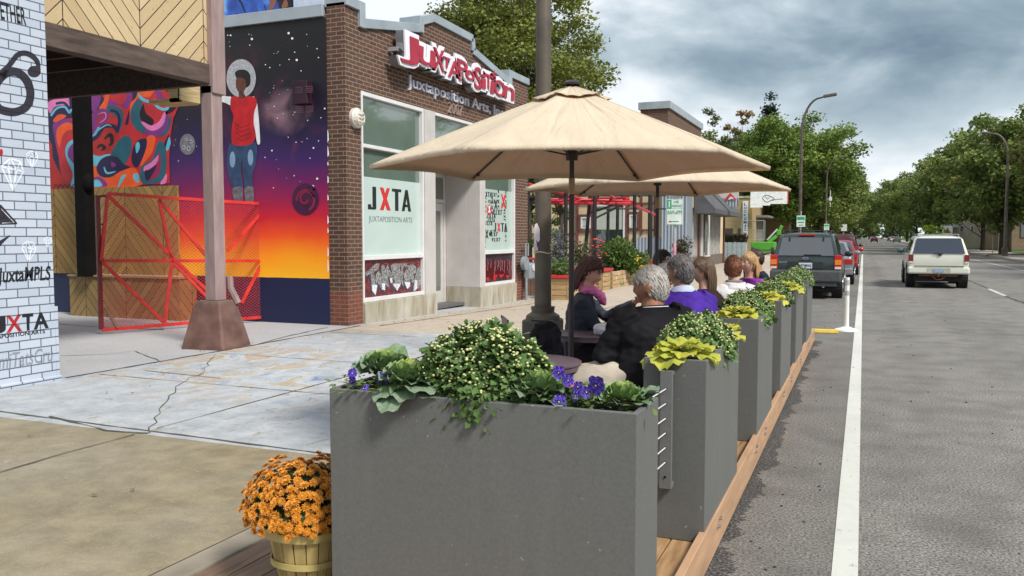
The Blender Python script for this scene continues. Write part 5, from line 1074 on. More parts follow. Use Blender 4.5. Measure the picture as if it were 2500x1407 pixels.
nm=['first','second','third','fourth','last']; seen=['lengthwise charcoal planter nearest the camera with the wire railing post on its end','charcoal planter beside the man in the purple sweater','charcoal planter beside the woman in white','charcoal planter with yellow leaves just before the last one','charcoal planter at the far end of the deck behind the green wagon']
for (y0,y1),l in zip(PY,seen): planter(l,-.99,-.68,y0,y1)
# cable railing bracket and wires between front planter and the next
RB=thing('railing_bracket','flat grey railing bracket with seven wire holes on the end of the second planter','railing',(-.86,4.02,.4))
b=B(); xb=-.862; b.box(xb-.03,xb+.03,3.995,4.015,.42,1.0); b.box(xb-.03,xb+.03,4.016,4.058,.975,1.0); b.box(xb-.03,xb+.03,4.016,4.058,.42,.445); b.obj('flat_bar',pm('bracket_charcoal',(.14,.142,.138),.5,.1,60),RB,bevel=.002)
b=B()
for i in range(7): b.cyl((xb,3.990,.50+i*.072-.02),(xb,3.9945,.50+i*.072-.02),.0055,.0055,8)
b.obj('wire_holes',M['black'],RB)
WR=thing('cable_railing','six thin steel wires strung from the wide front planter to the bracket','railing',(-.87,3.5,.5),group=None)
for i in range(1,7): b=B(); z=.48+i*.072; b.path([(-.93,3.071,z-.012),(xb,3.993,z)],.0036,5); b.obj('wire',pm('wire_steel',(.62,.62,.62),.3,.05,3),WR)
b=B(); b.box(-.90,-.86,6.18,6.2,.5,.98); b.box(-.9,-.86,6.2,6.238,.955,.98); o=b.obj('railing_bracket',pm('bracket_charcoal',(.14,.142,.138))); tag(o,'small railing bracket on the near end of the third planter','railing')
# ================================================================ plants
def leaf_shape(kind):
    if kind=='lobed': return [(0,0),(.16,.22),(.36,.30),(.22,.48),(.34,.66),(.16,.72),(0,1),(-.16,.72),(-.34,.66),(-.22,.48),(-.36,.30),(-.16,.22)]
    if kind=='oval': return [(0,0),(.2,.2),(.28,.5),(.18,.8),(0,1),(-.18,.8),(-.28,.5),(-.2,.2)]
def add_leaf(b,p,d,n,s,shape,curl=.25,mi=0,wide=1):
    d=d.normalized(); t=d.cross(n)
    if t.length<1e-4: t=d.cross(Vector((1,0,.2)))
    t.normalize(); n=t.cross(d).normalized(); pts=[p+d*(y*s)+t*(x*s*wide)+n*(s*(-curl*y*y+.12*abs(x))) for x,y in shape]; c=p+d*(.45*s)-n*(s*curl*.2)
    o=len(b.v); k=len(pts); b.add(pts+[c],[(i,(i+1)%k,k) for i in range(k)],mi)
mum_m=leafmat('mum_leaf',(.045,.095,.022),(.11,.20,.055),(.15,.23,.08),scale=9,trans=.2); bud_m=pm('mum_bud',(.52,.58,.18),.5,.3,30,col2=(.66,.66,.33))
def mum(lab,c,rx,ry,rz,nleaf,nbud,seed,ls=.045,group='bushy green mums covered in pale buds',spill=0):
    """c = centre of the base circle"""
    rr=random.Random(seed); t=thing('mum_plant',lab,'plant',c,group=group); b=B(); sh=leaf_shape('lobed'); sm=[sh[i] for i in (0,2,3,4,6,8,9,10)]
    def surf(a,h,k=1.0):
        r=sqrt(max(0,1-h*h)); w=1+.07*sin(3*a+seed)+.05*sin(7*a+2*seed+4*h); return Vector((c[0]+rx*r*cos(a)*w*k,c[1]+ry*r*sin(a)*w*k,c[2]+rz*h*w*k))
    for i in range(nleaf):
        a=rr.uniform(0,6.283); h=rr.uniform(-.12,1)**1 if rr.random()<.9 else rr.uniform(-.25,.1); k=rr.uniform(.66,1.02); p=surf(a,h,k)
        out=(p-Vector(c)).normalized(); d=(out*rr.uniform(.2,1.1)+Vector((rr.gauss(0,.6),rr.gauss(0,.6),rr.gauss(-.05,.5)))); add_leaf(b,p,d,out+Vector((0,0,.3)),ls*rr.uniform(.7,1.35),sh if ls>.04 else sm,rr.uniform(.1,.5))
    for i in range(spill):
        a=rr.uniform(-2.2,-.9); p=Vector((c[0]+rx*.5*cos(a)*rr.uniform(.1,1.1),c[1]-ry*rr.uniform(.85,1.0),c[2]-rr.uniform(-.05,.05)*(1-abs(cos(a))))); add_leaf(b,p,Vector((rr.gauss(0,.4),-.35,-1)),Vector((0,-1,.2)),ls*rr.uniform(.9,1.4),sh,.2)
    b.obj('foliage',mum_m,t); b=B(); 
    for i in range(int(nbud*.25)): a=rr.uniform(0,6.283); h=rr.uniform(0,1); p=surf(a,h,.8); b.path([p,surf(a,min(1,h+.03),1.04)],.0016,3,False)
    b.path([c,surf(0,.2,.4)],.008,5); b.path([c,surf(2,.4,.4)],.008,5); b.path([c,surf(4,.4,.4)],.008,5); b.obj('stems',pm('mum_stem',(.07,.12,.03)),t)
    b=B()
    for i in range(nbud):
        a=rr.uniform(0,6.283); h=rr.random()**.8*.98+.02; p=surf(a,h,rr.uniform(.99,1.07)); s=.0058*rr.uniform(.7,1.3); b.sph(p,(s,s,s*.8),6,4)
    o=b.obj('buds',bud_m,t,smooth='all'); return t
mum('largest mum bush spilling over the front of the wide planter',(-1.32,2.91,1.02),.268,.165,.275,7600,1050,3,.033,spill=26)
lab=['mum bush with a skirt of large yellow leaves on the second planter','mum bush behind the purple sweater, on the third planter','mum bush beside the woman in white, on the fourth planter','round mum bush close to the green wagon on the fifth planter','small far mum bush at the end of the planter row']
cY=[4.74,6.80,8.62,10.5,12.4]
for i,y in enumerate(cY): mum(lab[i],(-.84,y,1.0),.20,.29,.20,3600 if i<2 else 1800,560 if i<2 else 330,11+i,.030 if i<1 else .034)
heu=leafmat('chartreuse_leaf',(.36,.42,.04),(.62,.60,.09),(.70,.62,.16),scale=7,trans=.3)
def ruffle_plant(lab,c,r,n,size,seed,mat,name='yellow_foliage_plant',grp='ruffled yellow-green leaf plants',open_=.9,curl=.55,shape=None,tilt=(0,-.3,0)):
    rr=random.Random(seed); t=thing(name,lab,'plant',c,group=grp); b=B()
    for i in range(n):
        a=i*2.4+rr.uniform(-.3,.3); ring=(i/n); rad=r*(.15+.8*ring**.7); up=open_*(1-ring*1.15); d=Vector((cos(a),sin(a),up))+Vector(tilt)*ring; p=Vector(c)+Vector((cos(a)*rad*.4,sin(a)*rad*.4,.01+.05*(1-ring)))
        # ruffled broad leaf as a small grid fan
        d.normalize(); tt=d.cross(Z_).normalized(); nn=tt.cross(d).normalized(); s=size*(.6+.6*ring)*rr.uniform(.85,1.15); rows=[]
        K=23; ph=rr.uniform(0,6)
        for j,rf in enumerate((0.0,.35,.7,1.0)):
            for k in range(K):
                q=-1+2*k/(K-1); ang=q*1.75; w=rf*(1+.09*sin(4.5*ang+ph)*rf+.03*sin(13*ang)*rf); x=sin(ang)*w*.66; y=(.45+cos(ang)*.55)*w if j else 0
                z=-curl*y*y*.7+.13*rf*rf*sin(8*q+ph)+.05*rf**3*sin(19*q+ph*2)+.06*abs(q)*rf; rows.append(p+d*(y*s)+tt*(x*s)+nn*(z*s))
        F=[(j*K+k,j*K+k+1,(j+1)*K+k+1,(j+1)*K+k) for j in range(3) for k in range(K-1)]; b.add(rows,F)
    b.obj('leaves',mat,t,smooth='all'); b=B(); b.path([(c[0],c[1],c[2]-.06),(c[0],c[1],c[2]+.02)],.012,6); b.obj('stem',pm('mum_stem',(.07,.12,.03)),t); return t
ruffle_plant('big bright yellow leaves draping over the end of the second planter',(-.83,4.19,1.04),.17,18,.118,2,heu)
ruffle_plant('small yellow leaf plant at the far end of the second planter',(-.76,5.08,1.04),.12,10,.10,3,heu)
ruffle_plant('yellow leaf cluster at the near end of the third planter',(-.86,6.42,1.04),.17,16,.112,4,heu)
ruffle_plant('yellow leaf at the far end of the third planter',(-.76,7.2,1.04),.10,8,.10,5,heu)
ruffle_plant('yellow leaf cluster at the near end of the fourth planter',(-.82,8.24,1.04),.16,15,.11,6,heu)
ruffle_plant('yellow leaf cluster at the near end of the fifth planter',(-.78,10.1,1.04),.16,14,.11,7,heu)
# ornamental cabbages
def cabmat():
    g=G('cabbage_leaf'); o=g.xyz(g.obj()); r=g.ma('SQRT',g.ma('ADD',g.ma('MULTIPLY',o[0],o[0]),g.ma('MULTIPLY',o[1],o[1]))); f=g.ma('MULTIPLY',r,8.5,clamp=True); n=g.noise(28,4,vec=g.obj()); v=g.n('ShaderNodeTexVoronoi',{'Vector':g.obj(),'Scale':42.0},feature='DISTANCE_TO_EDGE')
    c=g.ramp(f,[(0,(.42,.50,.12)),(.4,(.24,.37,.10)),(.75,(.14,.23,.11)),(1,(.17,.235,.16))]); vein=g.ma('MULTIPLY_ADD',v.outputs[0],-14,1,clamp=True); c=g.mix(g.ma('MULTIPLY',vein,.45),c,(.40,.46,.30)); c=g.mix(g.ma('MULTIPLY',n,.35),c,(.08,.14,.06)); g.out(c,.55,spec=.3); g.bump(v.outputs[0],.35,.004); return g.m
cab=cabmat()
def cabbage(lab,c,r,seed,n=34,curl=-.35,outer=()):
    rr=random.Random(seed); t=thing('ornamental_cabbage',lab,'plant',c,group='ornamental cabbages in the front planter'); b=B(); k=0
    def leaf(a,elev,s,p,cu,w=.62,ruf=.13):
        d=Vector((cos(a)*cos(elev),sin(a)*cos(elev),sin(elev))); tt=d.cross(Z_).normalized(); nn=tt.cross(d).normalized(); K=17; rows=[]; ph=rr.uniform(0,6)
        for j,rf in enumerate((0.,.3,.6,.85,1.0)):
            for q_ in range(K):
                q=-1+2*q_/(K-1); ang=q*1.9; x=sin(ang)*rf*w; y=(.42+cos(ang)*.58)*rf if j else 0; z=-cu*y*y+ruf*rf**4*sin(13*q+ph)+.22*x*x; rows.append(p+d*(y*s)+tt*(x*s)+nn*(z*s))
        b.add(rows,[(j*K+q_,j*K+q_+1,(j+1)*K+q_+1,(j+1)*K+q_) for j in range(4) for q_ in range(K-1)])
    for i in range(n):
        f=i/n; a=i*2.4+rr.uniform(-.2,.2); leaf(a,1.25-1.0*f,r*(.45+.6*f),Vector(c)+Vector((cos(a),sin(a),0))*r*.12*f+Z_*(.03*(1-f)),curl*(1-f)+.15*f)
    for (a,e,s) in outer: leaf(a,e,s,Vector(c)+Vector((cos(a),sin(a),0))*.02,.25,.5,.06)
    b.obj('leaves',cab,t,smooth='all'); b=B(); b.path([(c[0],c[1],c[2]-.07),(c[0],c[1],c[2])],.016,6); b.obj('stalk',pm('stalk',(.18,.2,.1)),t)
zt_=1.055
cabbage('upright cabbage with tall grey-green outer leaves at the left end of the front planter',(-1.80,2.96,zt_+.03),.125,1,34,outer=((2.9,.45,.15),(2.5,.8,.14),(1.6,1.1,.14),(.9,.9,.10),(3.4,.3,.13)))
cabbage('cabbage hanging over the planter lip left of the big mum',(-1.62,2.83,zt_+.02),.12,2,28,outer=((-2.2,-.15,.13),(-1.7,-.35,.15),(-1.2,-.1,.12),(-.6,.2,.16),(-.3,0,.17)))
cabbage('cabbage with a long drooping leaf right of the big mum',(-1.09,2.86,zt_+.01),.12,5,30,outer=((3.3,.15,.14),(-2.6,-.05,.13),(-.4,.05,.12)))
cabbage('pale silvery cabbage with upright leaves at the right end of the front planter',(-.79,2.92,zt_-.01),.10,7,22,outer=((.2,.75,.13),(.5,.6,.12),(2.6,.5,.12),(-.4,.4,.1)))
# pansies
pan=pm('pansy_violet',(.055,.03,.35),.5,.5,25,col2=(.13,.07,.55)); pank=pm('pansy_dark',(.02,.01,.10)); pane=pm('pansy_eye',(.75,.70,.25)); pyel=pm('pansy_yellow',(.75,.45,.03)); ppk=pm('salmon_petal',(.62,.22,.13))
def pansy_clump(lab,c,flowers,seed,name='pansy_clump',mat=None):
    rr=random.Random(seed); t=thing(name,lab,'plant',c,group='pansies in the front planter' if name=='pansy_clump' else None); b=B(); sh=leaf_shape('oval')
    for i in range(190): p=Vector(c)+Vector((rr.gauss(0,.075),rr.gauss(.02,.04),rr.uniform(-.02,.035))); add_leaf(b,p,Vector((rr.gauss(0,1),rr.gauss(-.2,1),rr.uniform(0,.9))),Z_,.028*rr.uniform(.7,1.3),sh,.3)
    b.obj('foliage',lm_mid,t); b=B()
    for f in flowers: p=Vector(c)+Vector(f[:3]); b.path([Vector(c)+Vector((f[0]*.4,0,-.02)),p+Vector((0,.008,-.01)),p],.0015,4)
    b.obj('stalks',pm('mum_stem',(.07,.12,.03)),t)
    for f in flowers:
        p=Vector(c)+Vector(f[:3]); s=f[3]*1.3; n=Vector((rr.gauss(.15,.25),-1,rr.gauss(.25,.2))).normalized(); u=n.cross(Z_).normalized(); v=u.cross(n); fb=B()
        for k,(ang,ps) in enumerate(((2.2,1),(.95,1),(3.5,.85),(-.35,.85),(-1.57,1.05))):
            pc_=p+(u*cos(ang)+v*sin(ang))*s*.42+n*(.001*k); K=10; ring=[pc_+(u*cos(2*pi*q/K)+v*sin(2*pi*q/K))*s*.42*ps*(1+.06*sin(5*q))+n*(.004*sin(2.5*q)) for q in range(K)]; fb.add(ring+[pc_+n*-.003],[(q,(q+1)%K,K) for q in range(K)],0)
        cc=p+n*.004; fb.add([cc+(u*cos(2*pi*q/8)+v*sin(2*pi*q/8))*s*.22 for q in range(8)],[tuple(range(8))],1); fb.add([cc+n*.002+(u*cos(2*pi*q/6)+v*sin(2*pi*q/6))*s*.08 for q in range(6)],[tuple(range(6))],2)
        fb.obj('flower',[mat or pan,pank if not mat else mat,pane],t)
pansy_clump('violet pansies low at the left end of the front planter',(-1.78,2.80,1.05),((-.06,-.02,.03,.022),(.0,-.03,.005,.022),(.055,0,.05,.022),(.10,-.01,.06,.027),(-.075,0,.055,.02)),1)
pansy_clump('tall violet pansies near the right end of the front planter',(-.93,2.84,1.05),((-.07,-.01,.11,.024),(-.03,-.02,.085,.022),(-.055,-.045,.01,.026),(.0,0,.06,.02),(.035,-.01,.045,.022),(.075,-.02,.075,.036),(.0,-.02,.03,.018)),2)
pansy_clump('single yellow bloom between the two left cabbages',(-1.68,2.97,1.06),((0,-.02,.075,.022),(.012,-.02,.06,.02)),3,'yellow_flower_plant',pyel)
pansy_clump('salmon pink bloom right of the middle cabbage',(-1.0,2.95,1.06),((0,-.03,.04,.024),(.022,-.03,.03,.022)),4,'salmon_flower_plant',ppk)
# ================================================================ basket of orange mums
bc=Vector((-2.19,2.95,.155)); BK=thing('bushel_basket','woven wood-slat bushel basket holding orange mums beside the front planter','basket',tuple(bc))
slat=pm('basket_slat',(.34,.25,.085),.65,.3,6,.1,40,stretch=(2,2,.5),col2=(.52,.41,.16)); hoop=pm('basket_hoop',(.46,.38,.14),.6,.22,5,stretch=(1,1,4))
R0,R1,HB_=.118,.172,.27; b=B(); NS=19
for i in range(NS):
    a0=2*pi*i/NS+.012; a1=2*pi*(i+1)/NS-.012; rr_=random.Random(i).uniform(0,.004); P=[]
    for z,r in ((0,R0),(HB_*.35,R0+(R1-R0)*.45),(HB_*.7,R0+(R1-R0)*.8),(HB_,R1)):
        for q in (r-rr_,r-rr_-.005):
            for a in (a0,(a0+a1)/2,a1): P.append((bc.x+q*cos(a),bc.y+q*sin(a),bc.z+z))
    F=[]
    for j in range(3):
        o=j*6; F+=[(o,o+1,o+7,o+6),(o+1,o+2,o+8,o+7),(o+4,o+3,o+9,o+10),(o+5,o+4,o+10,o+11),(o+3,o,o+6,o+9),(o+2,o+5,o+11,o+8)]
    b.add(P,F)
b.obj('slats',slat,BK,bevel=.001)
for z,w,r in ((HB_-.028,.034,R1+.004),(HB_*.42,.026,R0+(R1-R0)*.52+.006)):
    b=B(); n=48; b.rings([[(bc.x+(r+dr)*cos(2*pi*k/n),bc.y+(r+dr)*sin(2*pi*k/n),bc.z+z+dz+.002*sin(3*2*pi*k/n)) for k in range(n)] for dr,dz in ((0,-w/2),(.006,-w/2),(.008,w/2),(.002,w/2))],caps=False); b.obj('hoop',hoop,BK,smooth=True)
b=B(); b.lathe([(R1-.012,HB_-.04),(.001,HB_-.035)],tuple(bc),24); b.obj('soil',soil,BK)
OM=thing('orange_mum_plant','dense dome of orange mum flowers growing out of the basket','plant',(bc.x,bc.y,bc.z+HB_-.03)); cc=Vector((bc.x-.025,bc.y,bc.z+HB_+.0)); rr=random.Random(8); b=B(); sh=leaf_shape('lobed')
def osurf(a,h,k=1): r=sqrt(max(0,1-(h*.96)**2)); return cc+Vector((.250*r*cos(a)*k,.235*r*sin(a)*k,.03+.222*h*k))
for i in range(2300):
    a=rr.uniform(0,6.283); h=rr.uniform(-.42,.95); k=rr.uniform(.4,.86)*(1 if h>-.05 else .8+.4*h); p=osurf(a,h,k); o=(p-cc).normalized(); add_leaf(b,p,o+Vector((rr.gauss(0,.6),rr.gauss(0,.6),rr.gauss(0,.5))),o,.038*rr.uniform(.7,1.3),sh,.3)
b.obj('foliage',leafmat('dark_mum_leaf',(.018,.05,.014),(.05,.105,.03)),OM); b=B()
for i in range(14): a=i*.45; b.path([(bc.x,bc.y,bc.z+HB_-.04),osurf(a,.1,.5)],.003,4)
b.obj('stems',pm('mum_stem',(.07,.12,.03)),OM)
ora=pm('orange_petal',(.62,.20,.015),.5,.35,50,col2=(.80,.34,.03)); orc=pm('orange_center',(.55,.30,.02),.6,.3,80)
fl=[]; tries=0
while len(fl)<330 and tries<26000:
    tries+=1; a=rr.uniform(0,6.283); h=rr.uniform(-.12,1); p=osurf(a,h,rr.uniform(.93,1.06)*(1+.07*sin(3*a+5*h)))
    if sin(a)*.3>.2 and h<.2: continue
    if all((p-q[0]).length>.0255 for q in fl): fl.append((p,(p-cc).normalized(),rr.uniform(.020,.026)))
def flower_mesh(seed):
    rr=random.Random(seed); fb=B()
    for ringi,(npet,elev,L) in enumerate(((13,.05,1.0),(11,.45,.86),(9,.85,.66),(6,1.2,.4))):
        for k in range(npet):
            a=2*pi*k/npet+ringi*.3+rr.uniform(-.1,.1); d=Vector((cos(a)*cos(elev),sin(a)*cos(elev),sin(elev))); tt=Vector((-sin(a),cos(a),0)); l=L*rr.uniform(.85,1.1); w=.17
            fb.add([Vector((0,0,0)),d*l*.6+tt*w+Z_*.05,d*l-Z_*.08,d*l*.6-tt*w+Z_*.05],[(0,1,2,3)],0)
    fb.sph((0,0,.28),(.2,.2,.12),7,4,1); return fb
fl.sort(key=lambda f:(f[0]-EYE).length-.15*f[1].dot(EYE-f[0])); protos=[]
for s in range(5):
    fb=flower_mesh(s); me=bpy.data.meshes.new('flower'); me.from_pydata([tuple(v) for v in fb.v],[],fb.f); me.materials.append(ora); me.materials.append(orc); me.polygons.foreach_set('material_index',fb.m); protos.append((me,fb))
rest=B(); base=PM[OM.name].inverted()
for i,(p,n,s) in enumerate(fl):
    q=Vector((n.x+rr.gauss(0,.2),n.y+rr.gauss(0,.2)-.1,n.z+rr.gauss(0,.2)+.15)).to_track_quat('Z','Y'); Mx=Matrix.Translation(p)@q.to_matrix().to_4x4()@Matrix.Scale(s,4)
    if i<95: o=bpy.data.objects.new('flower',protos[i%5][0]); COL.objects.link(o); o.parent=OM; o.matrix_local=base@Mx
    else: fb=protos[i%5][1]; o=len(rest.v); rest.v+= [tuple(Mx@Vector(v)) for v in fb.v]; rest.f+=[tuple(k+o for k in f) for f in fb.f]; rest.m+=fb.m
rest.obj('rear_flowers',[ora,orc],OM,kind='stuff')
# ================================================================ umbrellas
def fabric():
    g=G('beige_canvas'); P=g.obj(); n=g.noise(2.5,4,.6,vec=P); w=g.noise(130,2,vec=P); c=g.mix(g.ma('MULTIPLY_ADD',n,1.5,-.25,clamp=True),(.64,.56,.42),(.72,.64,.495)); o=g.xyz(P); at=g.ma('ARCTAN2',o[1],o[0]); rd=g.ma('SQRT',g.ma('ADD',g.ma('MULTIPLY',o[0],o[0]),g.ma('MULTIPLY',o[1],o[1]))); tt=g.ma('FRACT',g.ma('ADD',g.ma('DIVIDE',g.ma('SUBTRACT',at,radians(24.5)),pi/3),12)); dd=g.ma('MULTIPLY',g.ma('MINIMUM',tt,g.ma('SUBTRACT',1,tt)),g.ma('MULTIPLY',rd,pi/3)); seam=g.ma('LESS_THAN',dd,.007); rim_=g.ma('GREATER_THAN',g.ma('ABSOLUTE',g.ma('SUBTRACT',dd,.012)),.0035); c=g.mix(g.ma('MULTIPLY',seam,.30),c,(.30,.22,.13)); streak=g.noise(1,4,.4,vec=g.comb(g.ma('MULTIPLY',at,7),g.ma('MULTIPLY',rd,1.3),0)); c=g.mix(g.ma('MULTIPLY_ADD',streak,1.4,-.55,clamp=True),c,g.mix(.5,c,(.45,.36,.25))); g.out(c,.85,spec=.12)
    tr=g.n('ShaderNodeBsdfTranslucent'); g.set(tr.inputs[0],(.70,.34,.09)); mx=g.n('ShaderNodeMixShader'); mx.inputs[0].default_value=.24
    g.t.links.new(g.b.outputs[0],mx.inputs[1]); g.t.links.new(tr.outputs[0],mx.inputs[2]); g.t.links.new(mx.outputs[0],g.t.nodes['Material Output'].inputs[0])
    g.bump(g.ma('ADD',g.ma('ADD',g.ma('MULTIPLY',streak,1.3),g.ma('MULTIPLY',g.noise(4,4,1.5,vec=P),.6)),g.ma('ADD',g.ma('MULTIPLY',w,.06),g.ma('MULTIPLY',seam,.5))),.6,.05); return g.m
canvas=fabric(); polem=pm('dark_bronze_pole',(.028,.022,.024),.45,.2,5)
def umbrella(lab,x,y,rot,zr=2.125,R=1.37,drop=.52):
    t=thing('market_umbrella',lab,'umbrella',(x,y,.15),group='beige hexagonal market umbrellas'); za=zr+drop
    def rim(a):
        k=((a-rot)%(pi/3)); e=cos(pi/6)/cos(k-pi/6); return R*e
    def Z(a,q):
        k=((a-rot)%(pi/3))/(pi/3); s=sin(pi*k); base=za-drop*(q**1.08)-.0*q; return base-.055*s*q*(1-q)*2.2+.02*s*q**3
    b=B(); NA=72; NR=14
    def cone(q0,q1,dz,nr,sc_=1,scallop=0):
        rings=[]
        for j in range(nr+1):
            q=q0+(q1-q0)*j/nr; row=[]
            for i in range(NA):
                a=rot+2*pi*i/NA; k=((a-rot)%(pi/3))/(pi/3); r=rim(a)*q*(1-.05*sin(pi*k)*q**2); row.append((x+r*cos(a),y+r*sin(a),Z(a,q)+dz+(scallop*abs(sin(a*9)) if j==nr else 0)))
            rings.append(row)
        return rings
    rs=cone(.14,1,0,NR); last=rs[-1]; rs.append([(x+(px-x)*.997,y+(py-y)*.997,pz-.028) for px,py,pz in last])
    n=NA; F=[]
    for i in range(len(rs)-1):
        for k in range(n): a_=i*n+k; c_=i*n+(k+1)%n; F.append((a_,a_+n,c_+n,c_))
    b.add([p for r in rs for p in r],F); o=b.obj('canopy',canvas,t,smooth='all'); sd=o.modifiers.new('Solid','SOLIDIFY'); sd.thickness=.003
    b=B(); rs=cone(.0,.20,.020,4,scallop=.008); b.add([p for r in rs for p in r],[(i*n+k,(i+1)*n+k,(i+1)*n+(k+1)%n,i*n+(k+1)%n) for i in range(len(rs)-1) for k in range(n)]); o=b.obj('vent_cap',canvas,t,smooth='all'); sd=o.modifiers.new('Solid','SOLIDIFY'); sd.thickness=.003
    b=B(); b.lathe([(.055,0),(.058,.014),(.04,.03),(.0,.036)],(x,y,za+.02),16,caps=False); b.obj('finial',polem,t,smooth=True)
    b=B(); b.cyl((x,y,.2),(x,y,1.93),.019,.019,12); b.obj('pole',polem,t,smooth=True); b=B(); b.cyl((x,y,1.931),(x,y,2.04),.0215,.0215,12); b.obj('tilt_joint',pm('brass_joint',(.30,.20,.11),.4,.2,6),t,smooth=True); b=B(); b.cyl((x,y,2.041),(x,y,za+.05),.017,.017,10); b.obj('upper_pole',polem,t,smooth=True)
    b=B(); b.lathe([(.04,0),(.045,.06),(.03,.07)],(x,y,2.16),12); b.obj('runner_hub',polem,t,smooth=True)
    for k in range(6):
        a=rot+k*pi/3; b=B(); ca,sa=cos(a),sin(a); b.path([(x+.05*ca,y+.05*sa,za-.035),(x+R*.5*ca,y+R*.5*sa,Z(a,.5)-.02),(x+R*.985*ca,y+R*.985*sa,Z(a,.985)-.015)],.008,6); b.sph((x+R*.93*ca,y+R*.93*sa,Z(a,.93)-.02),.016,8,6); rb_=b.obj('rib',polem,t,smooth=True)
        b=B(); b.path([(x+.04*ca,y+.04*sa,2.2),(x+R*.55*ca,y+R*.55*sa,Z(a,.55)-.03)],.006,6); b.obj('strut',polem,rb_,smooth=True)
    b=B(); b.lathe([(.24,0),(.24,.035),(.06,.06),(.03,.22)],(x,y,.152),24); b.obj('base_weight',polem,t,smooth=True); return t
umbrella('nearest beige market umbrella, open over the first cafe table',-1.84,5.46,radians(25))
umbrella('second beige market umbrella, partly hidden behind the nearest one',-1.95,8.52,radians(23.5),2.13)
# ================================================================ bistro tables and chairs
plum=pm('plum_powder_coat',(.105,.075,.095),.4,.12,20,.03,120)
def table(lab,x,y,rz):
    t=thing('bistro_table',lab,'table',(x,y,.15),group='round plum bistro tables'); z=.15+.705
    b=B(); b.lathe([(.0,.0),(.292,.0),(.30,.004),(.30,.014),(.292,.018),(0,.018)],(x,y,z),40,caps=False); b.obj('table_top',plum,t,smooth=True)
    b=B(); b.lathe([(.288,-.03),(.292,-.03),(.292,-.001),(.288,-.001)],(x,y,z),40,caps=False); b.obj('apron_ring',plum,t)
    c,s=cos(rz),sin(rz)
    def T_(a,b_,z_): return (x+a*c-b_*s,y+a*s+b_*c,z_)
    for sx in (-1,1): b=B(); b.beam(T_(sx*.2,-.24,.155),T_(sx*.2,.20,z-.03),.028,.012,up=(c,s,0)); b.beam(T_(sx*.17,.24,.155),T_(sx*.17,-.20,z-.03),.028,.012,up=(c,s,0)); b.obj('crossed_leg',plum,t)
    b=B(); b.beam(T_(-.2,-.24,.17),T_(.2,-.24,.17),.02,.02); b.beam(T_(-.17,.24,.17),T_(.17,.24,.17),.02,.02); b.obj('foot_bars',plum,t); return t
table('bistro table nearest the camera, behind the big mum',-1.88,4.85,.5); table('bistro table left of the man in the black jacket with a plastic bag on it',-2.0,6.45,.4); table('bistro table between the purple sweater man and dark-haired woman',-1.85,7.25,.4); table('bistro table in front of the woman in white',-1.80,9.2,.4); table('bistro table at the far end by the woman in the bright purple jacket',-1.75,10.6,.3)
def chair(lab,x,y,rz,group='folding plum bistro chairs'):
    t=thing('folding_chair',lab,'chair',(x,y,.15),rz,group=group); c,s=cos(rz),sin(rz)
    def T_(a,b_,z_): return (x+a*c-b_*s,y+a*s+b_*c,.15+z_)
    b=B()
    for i in range(6): yy=-.17+i*.066; b.beam(T_(-.19,yy,.45),T_(.19,yy,.45),.055,.012)
    b.obj('seat_slats',plum,t)
    for sx in (-1,1):
        b=B(); b.beam(T_(sx*.20,.22,0),T_(sx*.20,-.2,.47),.012,.026,up=(c,s,0)); b.beam(T_(sx*.20,-.2,.47),T_(sx*.20,-.28,.84),.012,.026,up=(c,s,0)); b.obj('back_leg_rail',plum,t)
        b=B(); b.beam(T_(sx*.18,-.26,0),T_(sx*.18,.2,.45),.012,.026,up=(c,s,0)); b.obj('front_leg',plum,t)
    b=B(); b.beam(T_(-.2,-.272,.80),T_(.2,-.272,.80),.012,.075); b.beam(T_(-.2,-.25,.67),T_(.2,-.25,.67),.012,.055); b.obj('backrest',plum,t); b=B(); b.beam(T_(-.2,.21,.03),T_(.2,.21,.03),.02,.02); b.beam(T_(-.18,-.25,.03),T_(.18,-.25,.03),.02,.02); b.obj('stretchers',plum,t); return t
chair('empty folding chair behind the left cabbages on the front planter',-1.78,3.75,radians(0))
chair('folding chair with a black jacket hung on it beside the lamp pole base',-2.42,6.35,radians(-60))
# table objects
def tthing(name,lab,cat,b,m,smooth='all'): o=b.obj(name,m,smooth=smooth); return tag(o,lab,cat)
def crumple(c,r,seed,amp=.35,n=20,mm=14):
    b=B(); b.sph(c,r,n,mm); rr=random.Random(seed); 
    b.v=[tuple(Vector(c)+(Vector(v)-Vector(c))*(1+amp*mnoise.noise(Vector(v)*28+Vector((seed,0,0))))) for v in b.v]; return b
zt=.15+.724
tthing('plastic_bag','crumpled translucent white plastic bag on the second table','bag',crumple((-1.84,6.32,zt+.045),(.10,.09,.05),3),pm('bag_white',(.62,.63,.66),.3,.15,12),False)
b=B(); b.cbox((-1.80,6.95,zt+.055),(.17,.12,.11),rz=.5); b.cbox((-1.80,6.95,zt+.115),(.15,.1,.01),rz=.5,rx=.25); tthing('paper_food_tray','brown paper takeaway box open between the seated people','food box',b,pm('kraft',(.42,.34,.22),.8,.15),False)
tthing('napkin_pile','crumpled brown napkin on the takeaway box','napkin',crumple((-1.80,6.93,zt+.15),(.055,.05,.035),9),pm('napkin',(.30,.24,.2),.8,.3,15),False)
b=B(); b.lathe([(.03,0),(.031,.12),(.012,.19),(.012,.24),(.014,.245)],(-1.80,7.35,zt),14); tthing('green_bottle','green glass bottle beside the man in the black jacket','bottle',b,pm('green_glass',(.01,.17,.03),.12,.2,4))
b=B(); b.lathe([(.032,0),(.034,.16),(.018,.2),(.018,.23)],(-1.72,7.45,zt),14); tthing('water_bottle','clear blue-tinted water bottle behind the green bottle','bottle',b,pm('clear_plastic',(.45,.5,.62),.15,.1))
